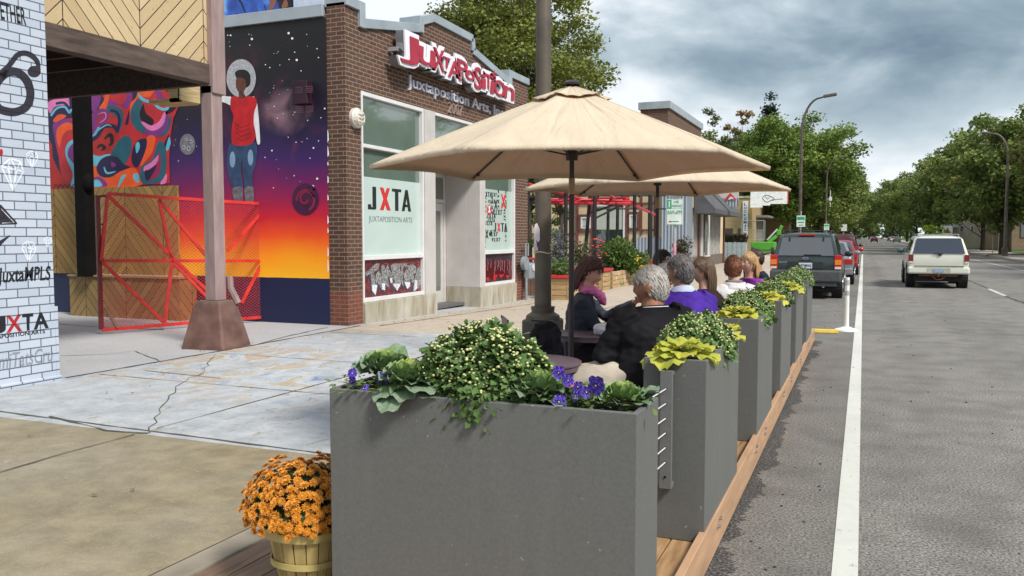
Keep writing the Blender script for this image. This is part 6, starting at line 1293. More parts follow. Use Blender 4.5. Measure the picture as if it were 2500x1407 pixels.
# delineator and wheel stop
wp=pm('reflective_white',(.74,.74,.68),.4,.06,3); DX=-.30; p=az(2066,808,0); DX,DY=p.x,p.y
D_=thing('delineator_post','white flexible delineator post with two grey reflective bands at the deck end','post',(DX,DY,0)); b=B(); b.cyl((DX,DY,.05),(DX,DY,.93),.042,.036,16); b.obj('tube',wp,D_,smooth=True)
b=B(); b.lathe([(.2,.003),(.19,.03),(.1,.055),(.05,.075),(.0,.075)],(DX,DY,0),24,caps=False); b.obj('base_dome',wp,D_,smooth=True)
for z0,z1 in ((.80,.885),(.62,.70)): b=B(); b.cyl((DX,DY,z0),(DX,DY,z1),.0415,.041,16); b.obj('reflective_band',pm('reflector_grey',(.36,.38,.38),.3,.1),D_,smooth=True)
a=az(1985,812,0); c=az(2044,814,0); b=B(); b.prism([(-.07,0),(.07,0),(.05,.06),(-.05,.06)],(a.x+.02,a.y,.004),Y_,Z_,c.x-a.x); o=b.obj('wheel_stop',pm('yellow_stop',(.60,.42,.06),.6,.25,6),bevel=.008); tag(o,'low yellow rubber wheel stop beside the deck end','wheel stop')
# ================================================================ people
def evalmesh(o):
    dg=bpy.context.evaluated_depsgraph_get(); me=bpy.data.meshes.new_from_object(o.evaluated_get(dg)); return me
def fuse(b,name,mat,parent,voxel=.012,smooth=3,wr=0,wsc=9,world=True,factor=.5):
    o=b.obj(name,mat,parent,world=world)
    r=o.modifiers.new('R','REMESH'); r.mode='VOXEL'; r.voxel_size=voxel; r.use_smooth_shade=True
    if smooth: s=o.modifiers.new('S','SMOOTH'); s.iterations=smooth; s.factor=factor
    bpy.context.view_layer.update(); me=evalmesh(o); me.name=name; o.modifiers.clear(); o.data=me
    if wr:
        n=len(me.vertices); co=np.empty(n*3,dtype=np.float32); me.vertices.foreach_get('co',co); co=co.reshape(-1,3); no=np.array([tuple(v.normal) for v in me.vertices])
        d=np.array([mnoise.noise(Vector((c[0]*wsc,c[1]*wsc,c[2]*wsc*1.7)))*.7+mnoise.noise(Vector((c[0]*wsc*2.3+5,c[1]*wsc*2.3,c[2]*wsc*3.4)))*.4 for c in co]); co=co+no*(d*wr)[:,None]; me.vertices.foreach_set('co',co.astype(np.float32).ravel()); me.update()
    me.polygons.foreach_set('use_smooth',[True]*len(me.polygons)); return o
def ring_e(c,rx,ry,R,n=20,p=2.3):
    out=[]
    for k in range(n):
        a=2*pi*k/n; ca,sa=cos(a),sin(a); x=rx*abs(ca)**(2/p)*(1 if ca>=0 else -1); y=ry*abs(sa)**(2/p)*(1 if sa>=0 else -1); out.append(c+R@Vector((x,y,0)))
    return out
def head_pts(b,C,R,s=1.0,fat=1.0):
    n,m=40,32; vs=[]
    for i in range(m+1):
        th=pi*i/m
        for k in range(n):
            ph=2*pi*k/n; d=Vector((sin(th)*cos(ph),sin(th)*sin(ph),cos(th))); x=.076*d.x; y=.096*d.y; z=.115*d.z
            if z<0: t=-z/.115; x*=1-.30*t**1.6; y=y*(1-.16*t)+ (.012*t if y>0 else .018*t)
            if y>0:
                f=max(0,d.y)**1.2; g=lambda x0,z0,sx,sz:math.exp(-((x-x0)/sx)**2-((z-z0)/sz)**2)
                y+=f*(.023*g(0,-.022,.011,.020)+.012*g(0,.0,.009,.022)-.011*g(.030,.010,.015,.012)-.011*g(-.030,.010,.015,.012)+.005*g(0,.030,.04,.010)+.008*g(0,-.055,.022,.007)+.006*g(0,-.068,.02,.006)-.004*g(0,-.061,.03,.003)+.010*g(0,-.098,.022,.016)-.004*g(0,-.08,.02,.006)+.004*g(.04,-.03,.02,.02)+.004*g(-.04,-.03,.02,.02))
            vs.append(C+R@(Vector((x*fat,y,z))*s))
    F=[]
    for i in range(m):
        for k in range(n): a=i*n+k; c=i*n+(k+1)%n; F.append((a,a+n,c+n,c))
    b.add(vs,F)
    for sx in (-1,1):
        b.sph(C+R@(Vector((sx*.077*fat,-.012,-.008))*s),(.012*s,.018*s,.030*s),10,8,M=R@Matrix.Rotation(-sx*.35,3,'Z')); 
        b.sph(C+R@(Vector((sx*.083*fat,-.02,.006))*s),(.006*s,.017*s,.020*s),10,8,M=R)
def rotm(yaw,pitch=0,roll=0): return (Matrix.Rotation(yaw,3,'Z')@Matrix.Rotation(pitch,3,'X')@Matrix.Rotation(roll,3,'Y'))
def hand(b,W,d,pn,s=1,curl=.6,thumb=1):
    """wrist W, pointing d, palm normal pn; palm, five separate bent fingers"""
    d=d.normalized(); side=d.cross(pn).normalized(); pn=side.cross(d).normalized()
    P=[W-d*.02,W+d*.02*s,W+d*.055*s,W+d*.085*s]; R=[(.024,.019),(.034,.014),(.040,.013),(.037,.011)]
    b.rings([[p+side*(r[0]*s*cos(2*pi*k/10))+pn*(r[1]*s*sin(2*pi*k/10)) for k in range(10)] for p,r in zip(P,R)])
    for i,(off,L) in enumerate(((-.029,.066),(-.010,.076),(.010,.071),(.028,.056))):
        p=W+d*(.082 if i in(1,2) else .076)*s+side*off*s; pts=[p-d*.012]; dd=d.copy(); cu=curl*(.8+.2*i*.5)
        for seg in (.42,.32,.26):
            pts.append(pts[-1]+dd*(L*seg+.004)*s); dd=(dd*cos(cu*.62)+pn*sin(cu*.62)).normalized()
        b.path(pts,[.0092*s,.0088*s,.0078*s,.0062*s],8)
    p=W+d*.02*s-side*thumb*.028*s; pts=[p,p+(d*.5-side*thumb*.8+pn*.25).normalized()*.034*s]; pts.append(pts[-1]+(d*.85-side*thumb*.3+pn*.4).normalized()*.028*s); pts.append(pts[-1]+(d*.95+pn*.45).normalized()*.022*s); b.path(pts,[.013*s,.0115*s,.010*s,.0075*s],8)
def hairmat(name,c1,c2,grey=False):
    g=G(name); v=g.obj(); n=g.noise(1,5,.8,vec=g.sc(v,(190,190,14))); n2=g.noise(14,3,vec=v); g.out(g.mix(g.ma('MULTIPLY_ADD',n,2.4,-.7,clamp=True),c1,c2),.42,spec=.45); g.bump(g.ma('ADD',n,g.ma('MULTIPLY',n2,.4)),.9,.006); return g.m
def hair_cap(b,C,R,s=1.0,front=.050,back=-.075,side=-.02,vol=1.10,seed=0,parting=0,amp=.05):
    n,m=56,44; vs=[]
    for i in range(m+1):
        th=pi*i/m
        for k in range(n):
            ph=2*pi*k/n; d=Vector((sin(th)*cos(ph),sin(th)*sin(ph),cos(th))); z=.115*d.z
            # hairline height depends on angle from the face
            fr=max(0,d.y)/max(1e-4,sqrt(d.x**2+d.y**2)+1e-4); lim=front*fr**.45*1.0+(1-fr)*side if d.y>0.12 else (side+(back-side)*min(1,(.12-d.y)/.7))
            f=vol+amp*.8*(mnoise.noise(d*4+Vector((seed,0,0))))+amp*.6*mnoise.noise(Vector((d.x*16,d.y*16,d.z*3))+Vector((seed,9,0)))
            w=max(0,min(1,(z-lim)/.014)); f=f*w+.90*(1-w)
            x=.077*d.x*f; y=.096*d.y*f; zz=.115*d.z*f*(1+.02*(f>1)); 
            if z<0: x*=1-.12*(-z/.115)
            vs.append(C+R@(Vector((x,y,zz))*s))
    F=[]
    for i in range(m):
        for k in range(n): a=i*n+k; c=i*n+(k+1)%n; F.append((a,a+n,c+n,c))
    b.add(vs,F)
def long_hair(b,C,R,length=.26,s=1.0,n=70,spread=1.0,seed=1,fronts=True,w=.011,inward=.0):
    rr=random.Random(seed)
    for i in range(n):
        a=rr.uniform(-.35,pi+.35) if fronts else rr.uniform(.12,pi-.12); a=-a   # around the back (local -y)
        L=length*rr.uniform(.82,1.06)*(1 if sin(a)<-.2 else .88); k=1.10+rr.uniform(-.01,.035); pts=[]
        for th in (.18,.55,.95,1.35): pts.append(C+R@(Vector((.077*cos(a)*sin(th)*k,.096*sin(a)*sin(th)*k+(.02*(1-sin(th))),.115*cos(th)*k))*s))
        for j in range(1,7):
            t=j/6; r=k*(1+.10*sin(t*2.6)*spread-.22*inward*t*t); pts.append(C+R@(Vector((.077*cos(a)*r,.096*sin(a)*r+.004*sin(t*6+i),.02-t*(L-.02)))*s))
        ww=w*rr.uniform(.6,1.15)*s; b.path(pts,[ww*.35,ww*.7,ww*.9,ww,ww,ww,ww*.95,ww*.85,ww*.6,ww*.2],6)
def hair_tufts(b,C,R,s=1.0,front=.050,back=-.075,side=-.02,vol=1.10,seed=0,parting=0,amp=.05,n=900,fat=1):
    rr=random.Random(seed+50)
    for i in range(n):
        a=rr.uniform(-pi,pi); th=rr.uniform(.05,2.2); dy=sin(a)
        fr=max(0,dy); 
        def P(th_,a_,k): return C+R@(Vector((.077*sin(th_)*cos(a_)*k,.096*sin(th_)*sin(a_)*k,.115*cos(th_)*k*(1 if cos(th_)>0 else .97)))*s)
        z=.115*cos(th); d2=sin(th)*dy; lim=front*fr**.45+(1-fr)*side if d2>.12 else (side+(back-side)*min(1,(.12-d2)/.7))
        if z<lim+.004: continue
        k=vol+rr.uniform(-.035,.02); dth=rr.uniform(.14,.34)*(1 if amp<.09 else .6); da=rr.gauss(.12,.15)/(.4+sin(th)); ln=rr.uniform(0,.02)+amp*.2
        b.path([P(th,a,k-.02),P(th+dth*.5,a+da*.5,k+ln),P(th+dth,a+da,k+ln*.2-.01)],[.0020*s,.0027*s,.0008*s],4,False)
skins={}
def skin_mat(name,c,c2): 
    g=G(name); n=g.noise(18,4,vec=g.obj()); g.out(g.mix(g.ma('MULTIPLY_ADD',n,2,-.5,clamp=True),c,c2),.48,spec=.35); g.b.inputs['Subsurface Weight'].default_value=.12; g.b.inputs['Subsurface Radius'].default_value=(.02,.008,.004); g.bump(g.noise(160,2,vec=g.obj()),.12,.001); return g.m
sk_l=skin_mat('skin_light',(.52,.29,.20),(.62,.37,.27)); sk_m=skin_mat('skin_medium',(.36,.185,.115),(.45,.24,.155)); sk_d=skin_mat('skin_tan',(.24,.10,.055),(.33,.15,.085)); lipm=pm('lip',(.38,.10,.09),.4,.15); eyew=pm('eye_white',(.6,.58,.55),.25,.05); iris=pm('iris',(.04,.025,.015),.15)
def cloth(name,c,c2=None,rough=.85,sc_=5,b_=.35): return pm('cloth_'+name,c,rough,.25,sc_,b_,160,col2=c2,spec=.15)
def person(lab,u,f,vtop,face,lean=.22,girth=1.0,top=None,pants=None,skin=sk_l,hm=None,hair='short',head_yaw=None,head_pitch=0.0,arms=None,scale=1.0,fat=1.0,hl={},seat=.45,cl={},roll=0,nk_=0,legs=None,hsh=0):
    """u, vtop: where the top of the head appears, f: distance ahead of the camera; face: direction the chest faces (world angle)"""
    k=(u-1250)/FPX; r=k*f; hx=r*cos(YAW)-f*sin(YAW); hy=r*sin(YAW)+f*cos(YAW); d=ray(u,vtop); ht=EYE+d*(sqrt(hx*hx+hy*hy)/sqrt(d.x**2+d.y**2)); ztop=ht.z
    fd=Vector((cos(face),sin(face),0)); sd=Vector((sin(face),-cos(face),0))    # forward, right-hand side of the person
    HC=Vector((hx,hy,ztop-.122*scale)); zh=.15+seat+.09
    T=thing('person',lab,'person',(hx-fd.x*.2,hy-fd.y*.2,.15))
    neckb=HC-Z_*((.165-nk_)*scale)-fd*.025; up=neckb.z-zh; hip=Vector((hx,hy,zh))-fd*(lean*up+.05)+_rt*hsh; spine=(neckb-hip); 
    Rf=Matrix((sd,fd,Z_)).transposed()     # columns: local x=right, y=forward
    def tors(b,g=1.0,ex=.0,neck=True):
        sg=girth*g; P=[]
        for t,wx,wy,yo in ((-.10,.17,.13,0),(.02,.185,.135,0),(.22,.178,.128,.015),(.45,.185,.122,.01),(.66,.198,.118,-.01),(.80,.205,.105,-.02),(.89,.185,.085,-.02),(.95,.125,.072,-.01),(1.0,.072,.066,0)):
            c=hip+spine*t+fd*yo*g-fd*.05*sin(pi*max(0,min(1,t)))*lean; belly=(1+(girth-1)*1.0) if t<.6 else 1
            P.append(ring_e(c,(wx*(.5+.5*sg))*scale+ex,(wy*sg*belly**.3)*scale+ex,Rf))
        b.rings(P)
    sh=[hip+spine*.84+sd*(s*.165*scale*(.6+.4*girth))-fd*.012 for s in (-1,1)]     # left, right
    def armp(i):
        a=(arms or {}).get(i,'table'); s=(-1,1)[i]
        if isinstance(a,tuple): el=HC+sd*a[0][0]+fd*a[0][1]+Z_*a[0][2]; ha=HC+sd*a[1][0]+fd*a[1][1]+Z_*a[1][2]
        elif a=='table': el=sh[i]+sd*s*.05+fd*.10-Z_*.26*scale; ha=Vector((sh[i].x,sh[i].y,.90))+fd*.36-sd*s*.08
        else: el=sh[i]+sd*s*.06+fd*.02-Z_*.27*scale; ha=el+fd*.19-Z_*.12-sd*s*.08
        return sh[i],el,ha
    ld=Vector((cos(legs),sin(legs),0)) if legs else fd
    knees=[hip+sd*s*.11+ld*.45-Z_*.02 for s in (-1,1)]; ank=[k_+ld*.03-Z_*(k_.z-.24) for k_ in knees]
    b=B(); tors(b,.88,-.012)
    if head_yaw is None: head_yaw=face
    hf=Vector((cos(head_yaw),sin(head_yaw),0)); RH=Matrix((Vector((sin(head_yaw),-cos(head_yaw),0)),hf,Z_)).transposed()@Matrix.Rotation(head_pitch,3,'X')@Matrix.Rotation(roll,3,'Y')
    HCp=HC; head_pts(b,HCp,RH,scale,fat); b.path([neckb-spine*.05,neckb+Z_*.03,HCp-Z_*.05*scale-hf*.015],[.066*scale*fat,.056*scale*fat,.055*scale*fat],14)
    for i in (0,1):
        s_,e_,h_=armp(i); dd=(h_-e_).normalized(); b.path([s_,(s_+e_)/2,e_,(e_*.4+h_*.6),h_],[.045,.042,.036,.032,.024],10); pn=(Vector((0,0,-1))*.8-sd*(-1,1)[i]*.3); hand(b,h_,dd,pn,scale,.75,thumb=(-1 if i==0 else 1))
    for i in (0,1): b.path([hip+sd*(-1,1)[i]*.09,knees[i],ank[i]],[.08,.055,.036],10); b.sph(ank[i]+fd*.06-Z_*.05,(.04,.04,.03),8,6); b.path([ank[i]-Z_*.04,ank[i]+fd*.15-Z_*.06],[.035,.025],8)
    body=fuse(b,'body',skin,T,.0075,2,factor=.4)
    # eyes, lips
    b=B()
    for s in (-1,1): b.sph(HCp+RH@(Vector((s*.030,.083,.010))*scale),(.0105*scale,.006*scale,.006*scale),10,8,0,M=RH); b.sph(HCp+RH@(Vector((s*.030,.0875,.010))*scale),(.005*scale,.003*scale,.005*scale),8,6,1,M=RH)
    b.obj('eyes',[eyew,iris],T,smooth='all'); b=B(); b.sph(HCp+RH@(Vector((0,.0985,-.058))*scale),(.019*scale,.006*scale,.0045*scale),10,6,M=RH); b.sph(HCp+RH@(Vector((0,.0965,-.066))*scale),(.016*scale,.006*scale,.005*scale),10,6,M=RH); b.obj('lips',lipm,T,smooth='all')
    b=B()
    for s in (-1,1): b.path([HCp+RH@(Vector((s*x,y,z))*scale) for x,y,z in ((.014,.096,.026),(.030,.093,.031),(.046,.080,.027))],[.002,.0032,.0015],6)
    if hm: b.obj('eyebrows',hm,T,smooth='all')
    # clothes
    b=B(); tors(b,1.0,.006,False)
    for i in (0,1):
        s_,e_,h_=armp(i); dd=(h_-e_).normalized(); q=cl.get('sleeve',1.0)
        b.path([s_-sd*(-1,1)[i]*.05,s_,(s_+e_)/2,e_,(e_+h_)/2,h_-dd*.01],[.075*girth,.070*q,.060*q,.053*q,.047*q,.036*q],12)
    tp=fuse(b,cl.get('name','jacket'),top,T,.011,3,wr=cl.get('wr',.012),wsc=cl.get('wsc',10))
    b=B(); b.rings([ring_e(hip+spine*t,(wx*girth)*scale,(wy*girth)*scale,Rf) for t,wx,wy in ((-.14,.165,.135),(-.02,.178,.140),(.08,.165,.125))])
    for i in (0,1): k_=knees[i]; b.path([hip+sd*(-1,1)[i]*.085,(hip+k_)/2+sd*(-1,1)[i]*.06,k_,k_-Z_*.06+fd*.01,ank[i]],[.115*girth,.098*girth,.075*girth,.068,.052],12)
    fuse(b,'trousers',pants,T,.012,3,wr=.010,wsc=9)
    for i in (0,1): b=B(); b.path([ank[i]-fd*.05-Z_*.055,ank[i]+fd*.06-Z_*.05,ank[i]+fd*.17-Z_*.065],[.042,.045,.03],10); b.obj('shoe',pm('shoe_dark',(.03,.025,.022),.5),T,smooth='all')
    # hair
    if hm:
        b=B(); hair_cap(b,HCp,RH,scale*max(1,fat**.5),**hl); hair_tufts(b,HCp,RH,scale*max(1,fat**.5),**hl)
        if hair=='long': long_hair(b,HCp,RH,s=scale,**cl.get('lh',{}))
        b.obj('hair',hm,T,smooth='all')
    return dict(T=T,HC=HCp,RH=RH,sd=sd,fd=fd,hip=hip,spine=spine,neck=neckb,sh=sh,Rf=Rf,s=scale,hf=hf)
def glasses(P,mat,dark=True,up=0,lens=None):
    b=B(); H,R,s=P['HC'],P['RH'],P['s']; o=Vector((0,0,up)); 
    for sx in (-1,1):
        ringp=[H+R@((Vector((sx*.031+.023*cos(a),.1015-.012*abs(sx*.031+.023*cos(a))/.05,.008+.017*sin(a)))+o)*s) for a in [i*2*pi/14 for i in range(15)]]; b.path(ringp,.0018*s,5)
        b.path([H+R@((Vector((sx*.054,.088,.012))+o)*s),H+R@((Vector((sx*.081,-.01,.014))+o)*s),H+R@((Vector((sx*.08,-.03,.0))+o)*s)],.0018*s,5)
    b.path([H+R@((Vector((-.009,.104,.012))+o)*s),H+R@((Vector((.009,.104,.012))+o)*s)],.0018*s,5); g=b.obj('glasses',mat,P['T'],smooth='all')
    if lens:
        b=B()
        for sx in (-1,1): b.add([H+R@((Vector((sx*.031+.022*cos(a),.1015-.012*abs(sx*.031+.022*cos(a))/.05,.008+.016*sin(a)))+o)*s) for a in [i*2*pi/14 for i in range(14)]],[tuple(range(14))])
        b.obj('lenses',lens,g)
CR=YAW   # world angle of the camera's right; camera forward is CR+90deg
A_=radians
hb=hairmat('hair_chestnut',(.035,.010,.008),(.11,.035,.022)); hg=hairmat('hair_silver',(.22,.205,.19),(.55,.52,.48)); hs=hairmat('hair_dark_grey',(.045,.04,.042),(.20,.19,.19)); hk=hairmat('hair_black',(.010,.009,.010),(.04,.037,.04)); hbr=hairmat('hair_brown',(.04,.022,.013),(.15,.09,.05)); hrd=hairmat('hair_auburn',(.09,.028,.012),(.26,.09,.04)); hbl=hairmat('hair_blonde',(.26,.14,.055),(.55,.36,.16)); hdb=hairmat('hair_dark_brown',(.02,.013,.009),(.07,.045,.03))
navy=cloth('navy_shell',(.035,.038,.055),(.06,.066,.09),.6); blkj=cloth('black_jacket',(.004,.004,.005),(.011,.011,.014),.8); purp=cloth('purple_knit',(.045,.018,.21),(.075,.03,.32),.95,9,.5); khk=cloth('khaki',(.42,.37,.30),(.54,.49,.41),.9); wht=cloth('white_hoodie',(.62,.62,.62),(.74,.74,.75),.85); brj=cloth('dark_brown_jacket',(.018,.010,.008),(.035,.02,.017),.8); mag=cloth('magenta_shell',(.20,.025,.26),(.32,.05,.40),.55); jean=cloth('dark_trousers',(.02,.022,.03),(.035,.038,.05)); nvy=cloth('navy_tee',(.012,.014,.028),(.02,.025,.045))
thinb=pm('frame_dark',(.02,.018,.018),.3); sung=pm('sunglass_lens',(.03,.015,.01),.1)
# 1 woman in navy shell with a pink scarf, left of the table
P=person('chestnut-haired woman in a navy jacket and pink scarf looking down at the table',1440,7.05,627,CR-A_(12),.15,.95,navy,jean,sk_l,hb,'long',head_yaw=CR-A_(28),head_pitch=-.42,hl=dict(front=.055,back=-.09,side=-.03,vol=1.13,amp=.03),cl=dict(lh=dict(length=.235,n=150,seed=3,w=.009,spread=.8,inward=.2,fronts=False)),arms={1:((.15,.08,-.45),(.02,.27,-.50)),0:((-.20,.12,-.40),(-.05,.38,-.25))},scale=1.04)
b=B(); nk=P['neck']; b.path([nk+P['Rf']@Vector((.078*cos(a),.072*sin(a)+.02,.02-.03*sin(a)+.01*sin(3*a))) for a in [i*2*pi/20 for i in range(21)]],[.030+.006*sin(i*1.7) for i in range(21)],10); b.path([nk+P['fd']*.09,nk+P['fd']*.13-Z_*.05,nk+P['fd']*.15-Z_*.11],[.04,.042,.02],10)
fuse(b,'scarf',cloth('pink_scarf',(.55,.09,.28),(.72,.22,.44),.8),P['T'],.008,2,wr=.014,wsc=22); glasses(P,thinb,up=.10,lens=sung)
# 2 big man in a black jacket
P=person('silver-haired man in a black jacket and khaki trousers, back half turned',1590,5.30,652,CR+A_(114),.22,1.50,blkj,khk,sk_d,hg,'short',head_yaw=CR+A_(150),head_pitch=-.05,hl=dict(front=.045,back=-.085,side=-.002,vol=1.09,amp=.035),arms={0:((-.37,-.04,-.40),(-.20,.20,-.50)),1:((.34,-.02,-.43),(.10,.22,-.50))},scale=1.06,fat=1.12,nk_=.045,legs=CR+A_(172),seat=.50,hsh=-.12,cl=dict(wr=.026,wsc=9,sleeve=1.3))
glasses(P,pm('gold_frame',(.25,.15,.06),.3))
b=B(); nk=P['neck']; R=P['Rf']; b.rings([[nk+R@Vector((rx*cos(a),ry*sin(a)-.004,z-.010*sin(a))) for a in [i*2*pi/28 for i in range(28)]] for rx,ry,z in ((.112,.100,-.035),(.092,.084,.012),(.086,.078,.014),(.09,.08,-.03))]); b.obj('collar',blkj,P['T'],smooth='all')
for zz in (.004,): b=B(); b.path([nk+R@Vector((.0955*cos(a),.087*sin(a)-.004,zz-.010*sin(a))) for a in [pi+.25+i*(pi-.5)/20 for i in range(21)]],.0034,6); b.obj('collar_stripe',alw,P['T'],smooth='all')
hp=P['hip']; b=B(); gg=1; b.rings([ring_e(hp+P['spine']*t,wx,wy,R,32) for t,wx,wy in ((-.09,.235,.222),(-.07,.246,.232),(.06,.250,.236),(.075,.242,.226))]); b.obj('ribbed_hem',blkj,P['T'],smooth='all')
for t_ in (-.035,.005): b=B(); rg=ring_e(hp+P['spine']*t_,.2515,.2375,R,40); rg.append(rg[0]); b.path(rg,.0036,6,False); b.obj('hem_stripe',alw,P['T'],smooth='all')
# 3 man in purple sweater
P=person('dark grey-haired man in a purple sweater over a pale blue collar, back towards us',1662,6.55,624,CR+A_(104),.30,1.35,purp,jean,sk_m,hs,'short',head_yaw=CR+A_(128),head_pitch=-.05,nk_=.03,hl=dict(front=.05,back=-.085,side=-.005,vol=1.12,amp=.05),scale=1.05,fat=1.05,cl=dict(name='sweater',wr=.012,sleeve=1.2))
b=B(); nk=P['neck']; R=P['Rf']; b.rings([[nk+R@Vector((rx*cos(a),ry*sin(a)-.004,z-.02*sin(a))) for a in [i*2*pi/28 for i in range(28)]] for rx,ry,z in ((.125,.108,-.045),(.118,.104,-.028),(.082,.076,.022),(.076,.07,.024),(.085,.08,-.03))]); b.obj('shirt_collar',cloth('pale_blue_shirt',(.42,.50,.68),(.55,.62,.78)),P['T'],smooth='all')
glasses(P,pm('grey_frame',(.3,.3,.32),.3),up=.09)
# 4 woman with dark bob
P=person('woman with a dark bob in black, half hidden between the two men',1620,7.75,644,CR-A_(15),.2,.95,blkj,jean,sk_m,hs,'long',head_yaw=CR-A_(20),head_pitch=-.35,hl=dict(front=.03,back=-.09,side=-.04,vol=1.12,amp=.02),cl=dict(lh=dict(length=.10,n=100,seed=5,w=.011,spread=1.1,inward=.5)))
# 5 person with sunglasses
P=person('black-haired person in sunglasses drinking, behind the umbrella pole',1618,9.3,611,CR-A_(20),.1,.95,blkj,jean,sk_l,hk,'short',head_yaw=CR-A_(30),head_pitch=.12,hl=dict(front=.05,back=-.11,side=-.03,vol=1.14,amp=.03)); glasses(P,thinb,lens=sung)
# 6 woman brown hair
P=person('woman with long brown hair in a dark brown top facing left',1716,7.75,628,CR+A_(150),.18,1.0,brj,jean,sk_l,hbr,'long',head_yaw=CR+A_(190),head_pitch=-.02,hl=dict(front=.045,back=-.1,side=-.055,vol=1.10,amp=.02),cl=dict(lh=dict(length=.25,n=130,seed=8,w=.009,fronts=False)),scale=1.03)
# 7 auburn woman in white hoodie
P=person('woman with short auburn curls in a white hooded jacket, back towards us',1790,9.0,626,CR+A_(100),.2,1.12,wht,jean,sk_l,hrd,'short',head_yaw=CR+A_(75),hl=dict(front=.05,back=-.09,side=-.05,vol=1.18,amp=.10),cl=dict(name='hooded_jacket',wr=.014,sleeve=1.15),scale=1.02)
b=B(); nk=P['neck']; b.sph(nk-P['fd']*.10-Z_*.07,(.13,.06,.085),18,12,M=P['Rf']); b.path([nk+P['Rf']@Vector((.10*cos(a),.09*sin(a)-.01,-.005)) for a in [i*2*pi/18 for i in range(19)]],.024,8); fuse(b,'hood',wht,P['T'],.01,3,wr=.012,wsc=14)
b=B(); b.path([nk+P['Rf']@Vector((.075*cos(a),.07*sin(a)-.004,.022)) for a in [i*2*pi/18 for i in range(19)]],.018,8); b.obj('grey_collar',cloth('grey_knit',(.2,.2,.22)),P['T'],smooth='all')
# 8 blonde woman
P=person('blonde woman in glasses and a bright purple jacket turned towards us',1829,9.9,616,CR+A_(215),.12,1.05,mag,jean,sk_l,hbl,'long',head_yaw=CR+A_(212),hl=dict(front=.05,back=-.1,side=-.06,vol=1.11,amp=.02),cl=dict(lh=dict(length=.22,n=130,seed=12,w=.009,fronts=False)),scale=1.06); glasses(P,alw)
# 9 man beyond
P=person('dark-haired man in navy sitting behind the blonde woman',1846,10.9,608,CR+A_(175),.12,1.05,nvy,jean,sk_m,hdb,'short',head_yaw=CR+A_(170),hl=dict(front=.055,back=-.08,side=.0,vol=1.08,amp=.04))
# 10 pale shoulder between 6 and 7
# chairs under the sitters
for x,y,r,l in ((-1.22,5.18,148,'folding chair under the man in the black jacket'),(-1.25,6.5,118,'folding chair under the man in the purple sweater'),(-1.24,7.72,150,'folding chair under the woman with long brown hair'),(-1.22,9.0,100,'folding chair under the woman in the white jacket')):
    a=CR+A_(r)-pi/2; chair(l,x+.12*sin(a),y-.12*cos(a),a)
# black jacket hung over the empty chair, with backpack straps
JK=B(); jc=Vector((-2.60,6.28,.80)); a=ax(1338,800,-2.62)
rrj=random.Random(2); cx,cy=az(1338,830,.86).x,az(1338,830,.86).y
JK.rings([ring_e(Vector((cx+ox,cy,z)),w,d,rotm(YAW),18) for z,w,d,ox in ((.42,.05,.03,.02),(.50,.12,.07,.01),(.62,.125,.08,.0),(.78,.115,.085,.0),(.90,.10,.08,-.005),(.985,.075,.05,-.01),(1.0,.03,.02,-.01))]); JK.path([(cx-.05,cy-.05,.98),(cx-.12,cy-.08,.8),(cx-.11,cy-.06,.5)],[.035,.04,.03],10); JK.path([(cx+.06,cy-.03,.96),(cx+.11,cy-.05,.75),(cx+.09,cy-.04,.48)],[.03,.04,.03],10)
jk=fuse(JK,'hanging_jacket',cloth('hung_jacket',(.008,.008,.011),(.02,.02,.026),.7),None,.010,2,wr=.022,wsc=12); tag(jk,'limp black jacket hanging over the empty chair by the lamp pole','jacket')
# ================================================================ vehicles (local: rear at y=0, nose towards +y)
def car_paint(name,c,rough=.32,var=.1,metal=.2): 
    g=G(name); n=g.noise(3,4,vec=g.obj()); c=lin(c); g.out(g.mix(n,tuple(x*(1-var) for x in c[:3]),tuple(min(1,x*(1+var)) for x in c[:3])),rough,metal,.5); g.b.inputs['Coat Weight'].default_value=.5; g.b.inputs['Coat Roughness'].default_value=.08; return g.m
tyre=pm('tyre_rubber',(.018,.018,.018),.85,.3,9); rimm=pm('alloy_rim',(.38,.38,.39),.35,.1,3,metal=.6); under=pm('underbody',(.012,.011,.011),.9,.3); cg=glass_mat('car_glass',(.022,.026,.032),.05); redl=pm('tail_red',(.42,.012,.012),.25,.25,14); amb=pm('tail_amber',(.75,.20,.02),.25,.15,12); whl=pm('reverse_white',(.6,.58,.55),.25,.1); platem=pm('plate_white',(.55,.60,.66),.4,.15,20); plastic=pm('grey_bumper_plastic',(.055,.06,.062),.6,.2,8); blkp=pm('trim_black',(.015,.015,.016),.5,.2)
